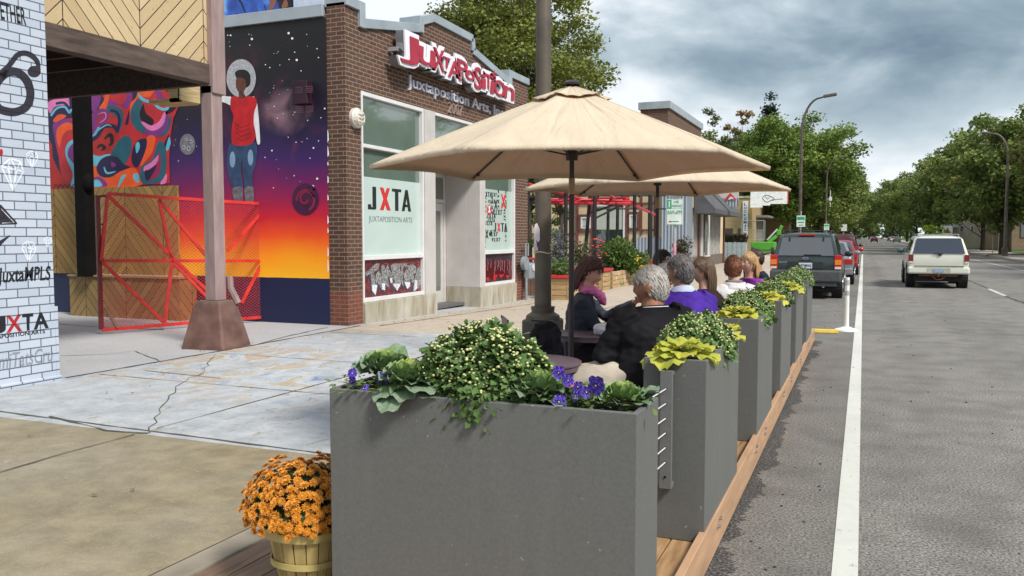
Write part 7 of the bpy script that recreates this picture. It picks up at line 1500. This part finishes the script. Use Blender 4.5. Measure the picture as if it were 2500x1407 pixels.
def car(name,lab,cat,x,y,rz,L,W,st,mat,group=None,wheelr=.36,axles=(.85,3.5),glass_st=None,rear=None,extra=None,cuts=None,noseglass=True):
    """st: stations (y, half width, z bottom, z belt, half width at belt, z roof, half width roof)"""
    t=thing(name,lab,cat,(x,y,0),rz,group=group); o=PM[t.name]
    def w(p): return tuple(o@Vector(p))
    def ring(s):
        yy,hw,zb,zl,wl,zr,wr=s; zc=zb+(zl-zb)*.5; H=[(0,zb),(hw*.82,zb),(hw*.97,zb+.07),(hw,zc),(hw*.995,zc+.12),(wl,zl),(wr+(wl-wr)*.12,zr-(zr-zl)*.12),(wr*.93,zr-.015),(wr*.6,zr+.012),(0,zr+.018)]
        return [w((px,yy,pz)) for px,pz in H]+[w((-px,yy,pz)) for px,pz in H[-2:0:-1]]
    b=B(); b.rings([ring(s) for s in st]); b.obj('body',mat,t,smooth=True,bevel=.02,bseg=2,ang=35)
    # wheel wells and wheels
    for i,ay_ in enumerate(axles):
        for sx in (-1,1):
            b=B(); b.cyl(w((sx*(W/2-.26),ay_,wheelr)),w((sx*(W/2+.004),ay_,wheelr)),wheelr+.075,wheelr+.075,24); b.obj('wheel_arch',under,t)
            b=B(); X0=sx*(W/2-.20); X1=sx*(W/2+.012); rs=[]
            for xx,rr_ in ((X0,wheelr-.03),(X0+sx*.03,wheelr),(X1-sx*.03,wheelr),(X1,wheelr-.03),(X1,wheelr*.64)): rs.append([w((xx,ay_+rr_*cos(2*pi*k/24),wheelr+rr_*sin(2*pi*k/24))) for k in range(24)])
            b.rings(rs); wh=b.obj('wheel',tyre,t,smooth=True); b=B(); b.cyl(w((X1-sx*.03,ay_,wheelr)),w((X1+sx*.004,ay_,wheelr)),wheelr*.62,wheelr*.58,18)
            for k in range(5): a=2*pi*k/5; b.beam(w((X1+sx*.01,ay_,wheelr)),w((X1+sx*.01,ay_+wheelr*.55*cos(a),wheelr+wheelr*.55*sin(a))),.02,.07)
            b.obj('rim',rimm,wh)
    b=B(); 
    b.box(0,0,0,0,0,0) if False else None
    for p0,p1 in (((-W*.38,.15,.22),(W*.38,L-.3,.42)),): b.add([w(q) for q in [(p0[0],p0[1],p0[2]),(p1[0],p0[1],p0[2]),(p1[0],p1[1],p0[2]),(p0[0],p1[1],p0[2]),(p0[0],p0[1],p1[2]),(p1[0],p0[1],p1[2]),(p1[0],p1[1],p1[2]),(p0[0],p1[1],p1[2])]],[(0,3,2,1),(4,5,6,7),(0,1,5,4),(1,2,6,5),(2,3,7,6),(3,0,4,7)])
    b.obj('underbody',under,t)
    # side glass following the flank between stations
    def flank(s,f,sx):
        yy,hw,zb,zl,wl,zr,wr=s; x1=wr+(wl-wr)*.12; z1=zr-(zr-zl)*.12; return Vector((sx*((wl+(x1-wl)*f)+.007),yy,zl+(z1-zl)*f))
    def interp(yy):
        for a,c in zip(st,st[1:]):
            if a[0]<=yy<=c[0]: k=(yy-a[0])/(c[0]-a[0]); return tuple(p+(q-p)*k for p,q in zip(a,c))
    for (ya,yb_,sla,slb) in (glass_st or []):
        for sx in (-1,1):
            b=B(); A=interp(ya); E=interp(yb_); P4=[flank(A,.10,sx),flank(E,.10,sx),flank(E,slb,sx),flank(A,sla,sx)]; P4=[w(q) for q in P4]; b.add(P4,[(0,1,2,3)] if sx>0 else [(3,2,1,0)]); g_=b.obj('side_window',cg,t)
    for sx in (-1,1):
        ym=(glass_st[-1][1]-.15) if glass_st else L*.6; s=interp(ym); b=B(); b.sph(w((sx*(s[4]+.13),ym,s[3]+.10)),(.11,.05,.085),12,8); b.path([w((sx*(s[4]-.02),ym,s[3]+.04)),w((sx*(s[4]+.09),ym,s[3]+.06))],.02,6); b.obj('door_mirror',extra.get('mirror',blkp) if extra else blkp,t,smooth='all')
    def panel(nm,pts,mat_,parent=t,th=.006):
        b=B(); V=[Vector(p) for p in pts]; n=(V[1]-V[0]).cross(V[2]-V[0]).normalized(); V2=[v+n*th for v in V]; k=len(V); b.add([w(v) for v in V]+[w(v) for v in V2],[tuple(range(k-1,-1,-1)),tuple(range(k,2*k))]+[(i,(i+1)%k,(i+1)%k+k,i+k) for i in range(k)]); return b.obj(nm,mat_,parent)
    def bx(nm,x0,x1,y0,y1,z0,z1,mat_,parent=t,bev=.01):
        b=B(); b.add([w(q) for q in [(x0,y0,z0),(x1,y0,z0),(x1,y1,z0),(x0,y1,z0),(x0,y0,z1),(x1,y0,z1),(x1,y1,z1),(x0,y1,z1)]],[(0,3,2,1),(4,5,6,7),(0,1,5,4),(1,2,6,5),(2,3,7,6),(3,0,4,7)]); return b.obj(nm,mat_,parent,bevel=bev,bseg=2)
    return t,panel,bx,w,st
# ---- dark green wagon, nearest
gp=car_paint('dark_green_paint',(.022,.036,.036),.3)
st=[(0,.80,.50,1.02,.80,1.05,.74),(.05,.86,.42,1.04,.84,1.22,.78),(.30,.885,.36,1.05,.86,1.68,.66),(.6,.89,.34,1.05,.865,1.715,.67),(2.2,.89,.33,1.04,.87,1.73,.68),(3.0,.89,.33,1.03,.87,1.62,.64),(3.45,.885,.33,1.02,.85,1.06,.80),(4.2,.86,.34,.96,.78,.98,.70),(4.4,.78,.42,.84,.72,.86,.6)]
t,pn,bx,w,_=car('green_wagon','dark green compact wagon parked ahead of the deck with its tailgate towards us','car',-1.38,23.2,0,4.4,1.78,st,gp,group='cars parked along the near kerb',wheelr=.35,axles=(.85,3.45),glass_st=[(.38,1.0,.86,.92),(1.08,2.0,.92,.92),(2.08,3.15,.92,.5)])
pn('rear_window',[(-.69,-.014,1.13),(.69,-.014,1.13),(.60,.238,1.60),(-.60,.238,1.60)],cg)
bx('rear_bumper',-.885,.885,-.09,.32,.44,.76,plastic,bev=.05); bx('lower_valance',-.78,.78,-.04,.2,.34,.439,plastic)
for s in (-1,1):
    o=bx('tail_lamp',min(s*.70,s*.885),max(s*.70,s*.885),-.025,.12,.78,1.15,redl,bev=.02); bx('amber_lens',min(s*.72,s*.872),max(s*.72,s*.872),-.036,-.026,.90,1.03,amb,o,bev=0); bx('reverse_lens',min(s*.72,s*.872),max(s*.72,s*.872),-.036,-.026,.79,.85,whl,o,bev=0)
tg=bx('plate_recess',-.44,.44,-.018,.03,.79,.98,pm('recess_dark',(.014,.02,.02),.5),bev=.01); pl=bx('number_plate',-.165,.165,-.034,-.019,.80,.945,platem,bev=.003)
b=B(); put_text(b,'697·MWG',w((-.145,-.036,.832)),X_,Z_,w=.29,h=.082,offset=.02,extrude=.002); b.obj('plate_lettering',pm('plate_ink',(.03,.04,.12)),pl)
bx('tailgate_handle',-.16,.16,-.022,-.0,1.0,1.03,gp,bev=.004); bx('wiper',-.05,.38,-.03,-.02,1.15,1.165,blkp,bev=0)
b=B(); put_text(b,'ESCAPE',w((-.66,-.008,.945)),X_,Z_,w=.2,h=.03,offset=.01,extrude=.003); b.obj('model_badge',pm('badge_chrome',(.6,.6,.6),.25,.05,3,metal=.8),t)
b=B(); e=[w((.075*cos(a),-.01,1.065+.03*sin(a))) for a in [i*2*pi/20 for i in range(20)]]; b.add(e,[tuple(range(20))]); e=[Vector(q)-Y_*.002 for q in [w((.062*cos(a),-.01,1.065+.021*sin(a))) for a in [i*2*pi/20 for i in range(20)]]]; b.add(e,[tuple(range(20))],1); b.obj('oval_badge',[pm('badge_chrome',(.6,.6,.6)),pm('badge_blue',(.03,.06,.2))],t)
bx('high_brake_lamp',-.2,.2,.235,.28,1.655,1.695,redl,bev=.005)
for s in (-1,1):
    b=B(); b.path([w((s*.58,.35,1.715)),w((s*.6,.45,1.775)),w((s*.6,2.0,1.79)),w((s*.58,2.2,1.74))],.018,8); b.obj('roof_rail',blkp,t,smooth=True); bx('glass_hinge',s*.42-.02,s*.42+.02,.17,.20,1.50,1.62,blkp,bev=.004)
b=B(); b.path([w((-.6,.6,1.785)),w((.6,.6,1.785))],.014,6); b.path([w((-.6,1.8,1.795)),w((.6,1.8,1.795))],.014,6); b.obj('roof_crossbars',blkp,t); b=B(); b.cyl(w((.45,-.02,.33)),w((.45,.3,.33)),.03,.03,10); b.obj('exhaust',rimm,t)
bx('mud_flap',.60,.80,.52,.54,.14,.4,under); 
# ---- white wagon driving away
wpnt=car_paint('aged_white_paint',(.60,.62,.53),.4,.06,0)
st=[(0,.82,.56,1.02,.81,1.05,.76),(.04,.85,.50,1.05,.83,1.2,.78),(.26,.86,.46,1.06,.84,1.60,.66),(.6,.865,.45,1.06,.845,1.64,.665),(2.4,.865,.45,1.05,.85,1.65,.67),(3.0,.86,.45,1.04,.84,1.5,.62),(3.4,.86,.45,1.02,.83,1.05,.78),(4.4,.83,.45,.96,.78,.98,.70),(4.6,.76,.5,.86,.72,.88,.6)]
t,pn,bx,w,_=car('white_wagon','old cream-white utility wagon with rusty tow bar driving away in the left lane','car',2.18,29.3,0,4.6,1.74,st,wpnt,wheelr=.36,axles=(.85,3.6),glass_st=[(.36,1.15,.88,.92),(1.25,2.1,.92,.92),(2.2,3.1,.92,.5)],extra={'mirror':pm('mirror_teal',(.05,.10,.10),.4)})
pn('rear_window',[(-.73,-.016,1.10),(.73,-.016,1.10),(.62,.215,1.57),(-.62,.215,1.57)],cg)
bx('rear_bumper',-.87,.87,-.10,.25,.46,.68,wpnt,bev=.05); bx('bumper_strip',-.70,.70,-.108,-.08,.685,.715,pm('strip_dark',(.05,.045,.02)),bev=0)
for s in (-1,1): o=bx('tail_lamp',min(s*.71,s*.85),max(s*.71,s*.85),-.02,.1,.80,1.06,pm('dark_red_lamp',(.16,.012,.016),.3),bev=.01); bx('reverse_lens',min(s*.72,s*.845),max(s*.72,s*.845),-.026,-.021,.80,.85,whl,o,bev=0)
pl=bx('number_plate',-.15,.15,-.115,-.102,.50,.63,pm('plate_blue_grey',(.25,.33,.42),.5,.3,20),bev=.002); bx('plate_recess',-.33,.33,-.104,-.101,.49,.64,pm('recess_cream',(.36,.38,.33)),bev=0)
bx('tow_bar',-.55,.55,.02,.1,.38,.45,pm('rust',(.14,.05,.025),.8,.4,9),bev=.01); b=B(); b.cyl(w((0,-.12,.40)),w((0,.1,.40)),.03,.03,8); b.sph(w((0,-.14,.44)),.03,10,8); b.path([w((-.2,-.02,.42)),w((-.05,-.05,.28)),w((.1,-.05,.30)),w((.25,-.02,.42))],.012,6); b.obj('tow_hitch',pm('rust',(.14,.05,.025)),t)
bx('wiper',-.15,.12,-.035,-.025,1.08,1.10,blkp,bev=0); bx('wiper_arm',-.02,.08,-.03,.0,1.03,1.08,blkp,bev=0)
for s in (-1,1): b=B(); b.path([w((s*.56,.35,1.64)),w((s*.58,.5,1.69)),w((s*.58,2.2,1.70)),w((s*.56,2.4,1.66))],.017,8); b.obj('roof_rail',pm('rail_grey',(.2,.2,.2)),t,smooth=True)
b=B(); b.path([w((-.58,.5,1.69)),w((.58,.5,1.69))],.014,6); b.obj('roof_crossbar',pm('rail_grey',(.2,.2,.2)),t)
# ---- saloons
def saloon(lab,x,y,c,group,scale=1.0,lamp=True,suv=False,name='parked_car',rz=0):
    mt=car_paint('paint_%d'%int(abs(c[0])*1000+c[1]*100+y),c,.28)
    if suv: st=[(0,.80,.46,1.05,.80,1.08,.76),(.05,.86,.40,1.06,.84,1.3,.76),(.28,.88,.36,1.07,.86,1.68,.66),(2.4,.89,.35,1.06,.87,1.74,.68),(3.1,.88,.35,1.05,.85,1.5,.64),(3.5,.88,.35,1.04,.83,1.07,.78),(4.6,.84,.36,.95,.78,.98,.7)]; gs=[(.4,1.4,.88,.92),(1.5,3.1,.92,.6)]
    else: st=[(0,.78,.42,.90,.76,.92,.70),(.06,.84,.34,.96,.80,.98,.74),(.55,.87,.30,.97,.82,1.0,.76),(1.25,.88,.28,.96,.84,1.40,.58),(1.7,.88,.28,.96,.84,1.45,.60),(2.5,.88,.28,.95,.84,1.44,.60),(3.3,.87,.28,.93,.82,.96,.76),(4.3,.82,.3,.82,.74,.85,.68),(4.5,.74,.38,.72,.66,.74,.6)]; gs=[(.8,1.6,.3,.9),(1.7,3.1,.9,.3)]
    t,pn,bx,w,_=car(name,lab,'car',x,y,rz,4.5,1.76,st,mt,group=group,wheelr=.32,axles=(.95,3.6),glass_st=gs,extra={'mirror':mt})
    if suv: pn('rear_window',[(-.68,-.01,1.14),(.68,-.01,1.14),(.58,.23,1.60),(-.58,.23,1.60)],cg)
    else: pn('rear_window',[(-.68,.555,1.04),(.68,.555,1.04),(.52,1.16,1.395),(-.52,1.16,1.395)],cg)
    z=.98 if suv else .74
    for s in (-1,1): bx('tail_lamp',min(s*.55,s*.84),max(s*.55,s*.84),-.02,.1,z-.02,z+.13,redl,bev=.01)
    bx('rear_bumper',-.86,.86,-.08,.2,.36,.58,mt,bev=.04); bx('number_plate',-.15,.15,-.09,-.082,.42,.55,platem,bev=0) if not suv else bx('number_plate',-.15,.15,-.03,-.01,.75,.88,platem,bev=0)
    return t
saloon('silver-grey saloon car just ahead of the green wagon',-1.15,30.0,(.22,.23,.25),'cars parked along the near kerb')
saloon('bright red saloon car third in the parked row',-1.05,37.6,(.36,.012,.016),'cars parked along the near kerb')
saloon('dark maroon tall car fourth in the parked row',-1.10,45.5,(.07,.012,.018),'cars parked along the near kerb',suv=True)
saloon('small red car far down the left lane, driving away',2.6,236,(.30,.012,.016),None,name='distant_car')
for i,(x,y,c,l) in enumerate(((7.9,236,(.42,.38,.26),'beige car parked far away on the right kerb'),(7.9,262,(.55,.55,.55),'white car parked far away just beyond the beige one'),(7.9,290,(.04,.05,.09),'dark car parked farthest away on the right kerb'))): saloon(l,x,y,c,'cars parked far down the right kerb',name='distant_car')
# ================================================================ trees
def tree_mesh(seed,H,R,trunk=.22,zc=.32,nclump=60,nleaf=130,leaf=.28,shape='round',clr=.5,gap=.12):
    rr=random.Random(seed); nr=np.random.RandomState(seed); tb=B()
    z0=H*zc; cz=(H+z0)/2; hz=(H-z0)/2
    wob=[Vector((rr.gauss(0,.06)*H*.15,rr.gauss(0,.06)*H*.15,0)) for _ in range(6)]
    tp=[Vector((0,0,-.1))]+[Vector((wob[i].x*i*.5,wob[i].y*i*.5,H*.8*(i+1)/5)) for i in range(5)]
    tb.path(tp,[trunk*1.25,trunk,trunk*.8,trunk*.6,trunk*.4,trunk*.12],10)
    cl=[]
    for i in range(nclump):
        while True:
            p=Vector((rr.uniform(-1,1),rr.uniform(-1,1),rr.uniform(-1,1)))
            if .35<p.length<1: break
        if shape=='cone': k=(p.z+1)/2; w=max(.05,1-k)**.9; c=Vector((p.x*R*w,p.y*R*w,z0+(H-z0)*k))
        else:
            w=1 if p.z>-.2 else .9; lump=1+.18*mnoise.noise(p*2.2+Vector((seed,0,0))); c=Vector((p.x*R*w*lump,p.y*R*w*lump,cz+p.z*hz*lump))
        cl.append(c)
    for c in cl[::3]:
        k=max(.15,min(.75,(c.z-H*.15)/(H*1.05))); s=tp[0].lerp(tp[-1],k); tb.path([s,s.lerp(c,.5)+Vector((0,0,-.1*R*.3)),c],[trunk*.3,trunk*.18,trunk*.05],6)
    # leaves: numpy quads in clumps
    C=np.repeat(np.array([tuple(c) for c in cl]),nleaf,axis=0); n=len(C); cs=clr*R*.36 if shape!='cone' else R*.25
    d=nr.normal(size=(n,3)); d/=np.linalg.norm(d,axis=1)[:,None]; rad=nr.rand(n)**.45; P=C+d*(rad*cs*(.8+.5*nr.rand(n)))[:,None]*np.array([1.15,1.15,.75])
    a=nr.normal(size=(n,3)); a/=np.linalg.norm(a,axis=1)[:,None]; a[:,2]*=.7; bq=np.cross(a,d+nr.normal(size=(n,3))*.5); bq/=np.linalg.norm(bq,axis=1)[:,None]+1e-6
    s=leaf*(.5+.8*nr.rand(n))[:,None]; V=np.stack([P-a*s*.5,P+bq*s*.3,P+a*s*.5,P-bq*s*.3],axis=1).reshape(-1,3)
    me=bpy.data.meshes.new('crown'); me.vertices.add(len(V)); me.vertices.foreach_set('co',V.astype(np.float32).ravel()); me.loops.add(n*4); me.loops.foreach_set('vertex_index',np.arange(n*4,dtype=np.int32)); me.polygons.add(n); me.polygons.foreach_set('loop_start',np.arange(0,n*4,4,dtype=np.int32)); me.update(calc_edges=True); me.validate()
    return tb,me
bark=pm('bark',(.06,.045,.032),.9,.4,6,.5,20,stretch=(3,3,.6)); barkd=pm('bark_dark',(.035,.027,.02),.9,.4,6,.5,20,stretch=(3,3,.6))
TP={}
def treekind(key,seed,mat,bk=bark,**k):
    tb,me=tree_mesh(seed,**k); me.materials.append(mat); tm=bpy.data.meshes.new('trunk'); tm.from_pydata([tuple(v) for v in tb.v],[],tb.f); tm.materials.append(bk); tm.polygons.foreach_set('use_smooth',[True]*len(tm.polygons)); TP[key]=(tm,me)
lt1=leafmat('ash_leaf',(.075,.115,.022),(.18,.225,.04),(.28,.26,.055),scale=.45); lt2=leafmat('maple_leaf',(.07,.135,.02),(.19,.28,.04),(.27,.34,.07),scale=.5); lt3=leafmat('elm_leaf',(.075,.125,.03),(.185,.24,.055),(.27,.31,.08),scale=.4); lt4=leafmat('yellow_leaf',(.20,.14,.015),(.34,.24,.03),(.22,.2,.04),scale=1); lt5=leafmat('spruce_needle',(.012,.028,.016),(.03,.05,.03)); lt6=leafmat('yellowing_leaf',(.09,.12,.024),(.20,.21,.045),(.27,.23,.06),scale=.5); lt7=leafmat('lime_leaf',(.14,.22,.02),(.25,.34,.04))
treekind('ash',3,lt1,H=14,R=4.3,zc=.30,nclump=130,nleaf=330,leaf=.20,clr=.5); treekind('maple',5,lt2,H=12.2,R=5.0,zc=.20,nclump=120,nleaf=290,leaf=.30,clr=.55); treekind('elm',9,lt3,H=14,R=5.0,zc=.20,nclump=90,nleaf=190,leaf=.45,clr=.6,bk=barkd); treekind('elm2',14,lt3,H=13,R=5.2,zc=.22,nclump=80,nleaf=170,leaf=.5,clr=.65,bk=barkd); treekind('honey',19,lt6,H=11.5,R=4.6,zc=.30,nclump=90,nleaf=200,leaf=.34,clr=.55); treekind('small',23,lt4,H=6.8,R=1.5,zc=.35,nclump=36,nleaf=120,leaf=.20,trunk=.09); treekind('spruce',29,lt5,H=18,R=3.2,zc=.12,nclump=150,nleaf=110,leaf=.36,shape='cone',bk=barkd); treekind('sapling',31,lt7,H=4.6,R=1.9,zc=.4,nclump=24,nleaf=100,leaf=.3,trunk=.06); treekind('thin',37,leafmat('thin_leaf',(.05,.07,.03),(.11,.13,.05)),H=11,R=2.2,zc=.3,nclump=40,nleaf=70,leaf=.26,clr=.5,trunk=.12); treekind('amber',41,leafmat('amber_leaf',(.16,.09,.02),(.25,.16,.04)),H=13.5,R=2.6,zc=.55,nclump=36,nleaf=90,leaf=.34); treekind('shrubtree',47,lt2,H=5.6,R=1.5,zc=.2,nclump=40,nleaf=140,leaf=.16,trunk=.08)
def tree(key,lab,x,y,s=1,rz=0,grp=None,name='tree',z=0,sz=None):
    t=thing(name,lab,'tree',(x,y,z),rz,group=grp); t.scale=(s,s,sz or s)
    for nm,me in zip(('trunk','crown'),TP[key]): o=bpy.data.objects.new(nm,me); COL.objects.link(o); o.parent=t
    return t
tree('ash','large tree turning olive-yellow behind the brick gable',-13.1,33,.90,.4,z=.3)
tree('ash','second olive tree crown at the left of the big one behind the gable',-15.6,34,.86,2.2)
tree('small','small golden-leaved tree beside the right end of the gable',-10.0,28.5,1.05,0,name='golden_tree')
tree('shrubtree','leafy tree behind the pergola, left of the half-timbered wall',-12.6,33.5,1.0,1.0)
tree('shrubtree','dark bushy tree at the left end of the side yard',-14.0,31.0,1.1,2.4)
tree('thin','sparse thin-leaved tree just right of the dark brick block',-15.5,82,1.05,.0)
tree('thin','second sparse tree between the thin one and the big maple',-13.5,84,1.25,2.0)
tree('amber','amber-tinted treetop above the big maple',-13.0,102,1.18,.3)
tree('spruce','dark pointed spruce top above the big maple',-10.4,104,1.02,0,name='spruce_tree')
tree('maple','big bright green maple behind the locksmith sign',-6.3,92,1.16,.5,name='maple_tree'); tree('maple','maple partly hidden behind the near lamp',-9.6,98,1.12,2.5,name='maple_tree')
gl='street trees along the left pavement'; gr_='street trees along the right pavement'
for i,(x,y,s,k,l) in enumerate(((-5.2,110,.98,'elm','leafy elm beyond the maple on the left'),(-5.3,124,.95,'elm2','dark elm second in the left row'),(-4.6,140,.93,'elm','dark elm third in the left row'),(-4.8,166,.95,'elm2','dark elm fourth in the left row'),(-4.6,196,1.12,'elm','distant elm fifth in the left row'),(-4.4,232,1.25,'elm2','distant elm sixth in the left row'),(-4,275,1.35,'elm','distant elm seventh in the left row'),(-3,330,1.5,'elm2','farthest elm closing the left side of the street'),(-13,120,1.0,'elm2','elm standing back behind the left row'),(-13,150,1.05,'elm','second elm standing back behind the left row'),(-14,190,1.1,'elm2','third elm standing back behind the left row'),(-19,100,1.0,'elm','elm behind the locksmith workshop'))):
    tree(k,l,x,y,s,i*1.3,gl,'street_tree')
for i,(x,y,s,k,l) in enumerate(((10.6,80,.86,'elm','slim-trunked dark tree left of the right-hand lamp'),(14.2,68,1.0,'honey','yellow-green tree at the right edge above the blue sign'),(17.5,76,1.05,'honey','second yellow-green tree at the far right edge'),(11.3,98,.93,'elm2','dark elm behind the slim-trunked tree'),(12.5,90,.95,'honey','olive tree over the cream house'),(10.8,118,.95,'elm','elm right of the cream wagon roof'),(10.6,140,.98,'elm2','fifth elm on the right side'),(10.8,165,1.0,'elm','sixth elm on the right side'),(10.2,195,1.1,'elm2','seventh elm on the right side'),(10,230,1.25,'elm','eighth elm on the right side'),(9.8,270,1.35,'elm2','ninth elm on the right side'),(9.5,320,1.5,'elm','farthest elm closing the right side of the street'),(17,130,1.1,'honey','lighter tree standing back behind the right row'),(18,155,1.1,'elm','elm standing back behind the right row'),(19,190,1.15,'elm2','second elm standing back on the right'),(20,115,1.1,'honey','pale tree beside the cream house'))):
    tree(k,l,x,y,s,i*1.7,gr_,'street_tree')
for i,(x,y,l) in enumerate(((16.5,46,'leafy tree across the road mirrored in the left shop window'),(16.8,57,'leafy tree beyond the right edge, across from the dark green wagon'),(15.5,37,'leafy tree beyond the right edge, across from the near planters'))): tree('honey',l,x,y,.95,i,gr_,'street_tree')
p=ay(2282,560,88); tree('sapling','bright lime-green sapling behind the cream wagon',p.x,88,.6,0,name='lime_sapling')
for i,(x,y,l) in enumerate(((-7,400,'leafy end-of-street tree on the left'),(2.5,440,'end-of-street tree closing the view'),(11,420,'leafy end-of-street tree on the right'),(18,380,'far right end-of-street tree'),(-20,380,'far left end-of-street tree'),(28,330,'distant tree behind the right row'))): tree('elm2',l,x,y,(1.9,1.25,1.9,1.8,1.8,1.4)[i],i,'trees closing the end of the street','street_tree')
for i,x in enumerate((-12,-4,4,12,20)):
    bush('hedge_shrub','low dark greenery closing the end of the street, %s'%['far left','left of the lane line','behind the distant red car','right of the distant red car','far right'][i],(x,455,3.6),(5.5,3,3.8),900,1.3,lm_mid,cat='shrub',stems=2)
# hedge-dark undergrowth behind the left and right rows
rr=random.Random(77)
for i,(u,y,x) in enumerate(((0,92,-14),(0,108,-14),(0,128,-12),(0,150,-11.5),(0,180,-11.5),(0,128,16),(0,150,17),(0,178,16.5),(0,215,16.5),(0,215,-11))): 
    bush('hedge_shrub','dark shrub under the street trees, %s'%(['left side nearest','left side second','left side third','left side fourth','left side fifth','right side nearest','right side second','right side third','right side farthest','left side farthest'][i]),(x,y,1.8),(3.6,4.5,1.9),1500,.5,lm_dk,cat='shrub',stems=3)
# ================================================================ world, sun, camera
def make_world():
    w=bpy.data.worlds.new('World'); SC.world=w; w.use_nodes=True; t=w.node_tree
    for nd in list(t.nodes): t.nodes.remove(nd)
    g=G.__new__(G); g.t=t; g.m=None
    out=g.n('ShaderNodeOutputWorld'); bg=g.n('ShaderNodeBackground'); t.links.new(bg.outputs[0],out.inputs[0])
    sky=g.n('ShaderNodeTexSky',sky_type='NISHITA'); sky.sun_disc=False; sky.sun_elevation=SUN_EL; sky.sun_rotation=SUN_ROT; sky.air_density=1.0; sky.dust_density=1.5
    d=g.n('ShaderNodeTexCoord').outputs['Generated']; x=g.xyz(d)
    el=g.ma('MAXIMUM',x[2],.03)
    # cloud sheet seen in perspective: direction projected on a plane high above
    px=g.ma('DIVIDE',x[0],g.ma('ADD',el,.22)); py=g.ma('DIVIDE',x[1],g.ma('ADD',el,.22)); v=g.comb(px,py,0)
    n1=g.noise(.75,6,.25,vec=g.sc(v,(1,.7,1)),rough=.52); n2=g.noise(2.2,7,.35,vec=g.sc(v,(1,.75,1)),rough=.55); n3=g.noise(1.1,8,.4,vec=v,rough=.55)
    az_=g.n('ShaderNodeMath',operation='ARCTAN2'); g.set(az_.inputs[0],x[0]); g.set(az_.inputs[1],x[1]); a=az_.outputs[0]   # 0 = along the street, negative = left
    # bright thin cloud on the left, heavier grey to the right
    left=g.ma('MULTIPLY_ADD',a,-2.6,-.38,clamp=True)
    dens=g.ma('MULTIPLY_ADD',g.ma('ADD',g.ma('MULTIPLY',n1,.6),g.ma('MULTIPLY',n2,.4)),5.2,-2.02,clamp=True)
    dens=g.ma('ADD',g.ma('MULTIPLY',dens,1.0),g.ma('MULTIPLY',left,-.9),clamp=True)
    low=g.ma('MULTIPLY_ADD',x[2],-5.5,1.05,clamp=True)
    puff=g.ma('MULTIPLY',low,g.ma('MULTIPLY_ADD',n2,3.0,-.75,clamp=True)); dens=g.ma('SUBTRACT',dens,g.ma('MULTIPLY',puff,1.35),clamp=True)
    cl=g.ramp(dens,[(0,'eff4f9'),(.3,'bccad3'),(.65,'90a3af'),(1,'6c8092')])
    k=CLOUD/SKYK
    scl=g.n('ShaderNodeVectorMath',operation='SCALE'); g.set(scl.inputs[0],cl); scl.inputs['Scale'].default_value=k
    hole=g.ma('MULTIPLY',g.ma('MULTIPLY_ADD',a,4.0,-.35,clamp=True),g.ma('MULTIPLY_ADD',x[2],6.5,-1.15,clamp=True)); hole=g.ma('MULTIPLY',hole,g.ma('MULTIPLY_ADD',n3,2.2,-.25,clamp=True))
    col=g.mix(g.ma('MULTIPLY_ADD',hole,.8,.06),scl.outputs[0],sky.outputs[0])
    g.set(bg.inputs[0],col); bg.inputs[1].default_value=SKYK
SUN_EL=radians(48); SUN_AZ=radians(118)     # azimuth measured clockwise from +Y (along the street): sun to the right and a little behind the camera
SUN_ROT=SUN_AZ; SKYK=.1; CLOUD=.76
make_world()
sl=bpy.data.lights.new('sun','SUN'); sl.energy=2.9; sl.angle=radians(12); sl.color=(1,.95,.87)
so=bpy.data.objects.new('sun',sl); COL.objects.link(so)
sd=Vector((sin(SUN_AZ)*cos(SUN_EL),cos(SUN_AZ)*cos(SUN_EL),sin(SUN_EL)))
so.rotation_euler=sd.to_track_quat('Z','Y').to_euler(); so.location=(20,-10,30)
cam=bpy.data.cameras.new('camera'); co=bpy.data.objects.new('camera',cam); COL.objects.link(co)
cam.sensor_width=36; cam.lens=FPX/2500*36; cam.clip_end=3000; cam.clip_start=.05
co.location=EYE; co.rotation_euler=(pi/2-PIT,0,YAW); SC.camera=co
SC.view_settings.view_transform='Standard'; SC.view_settings.look='None'; SC.view_settings.exposure=.60; SC.view_settings.gamma=1
SC.render.resolution_x=1024; SC.render.resolution_y=576
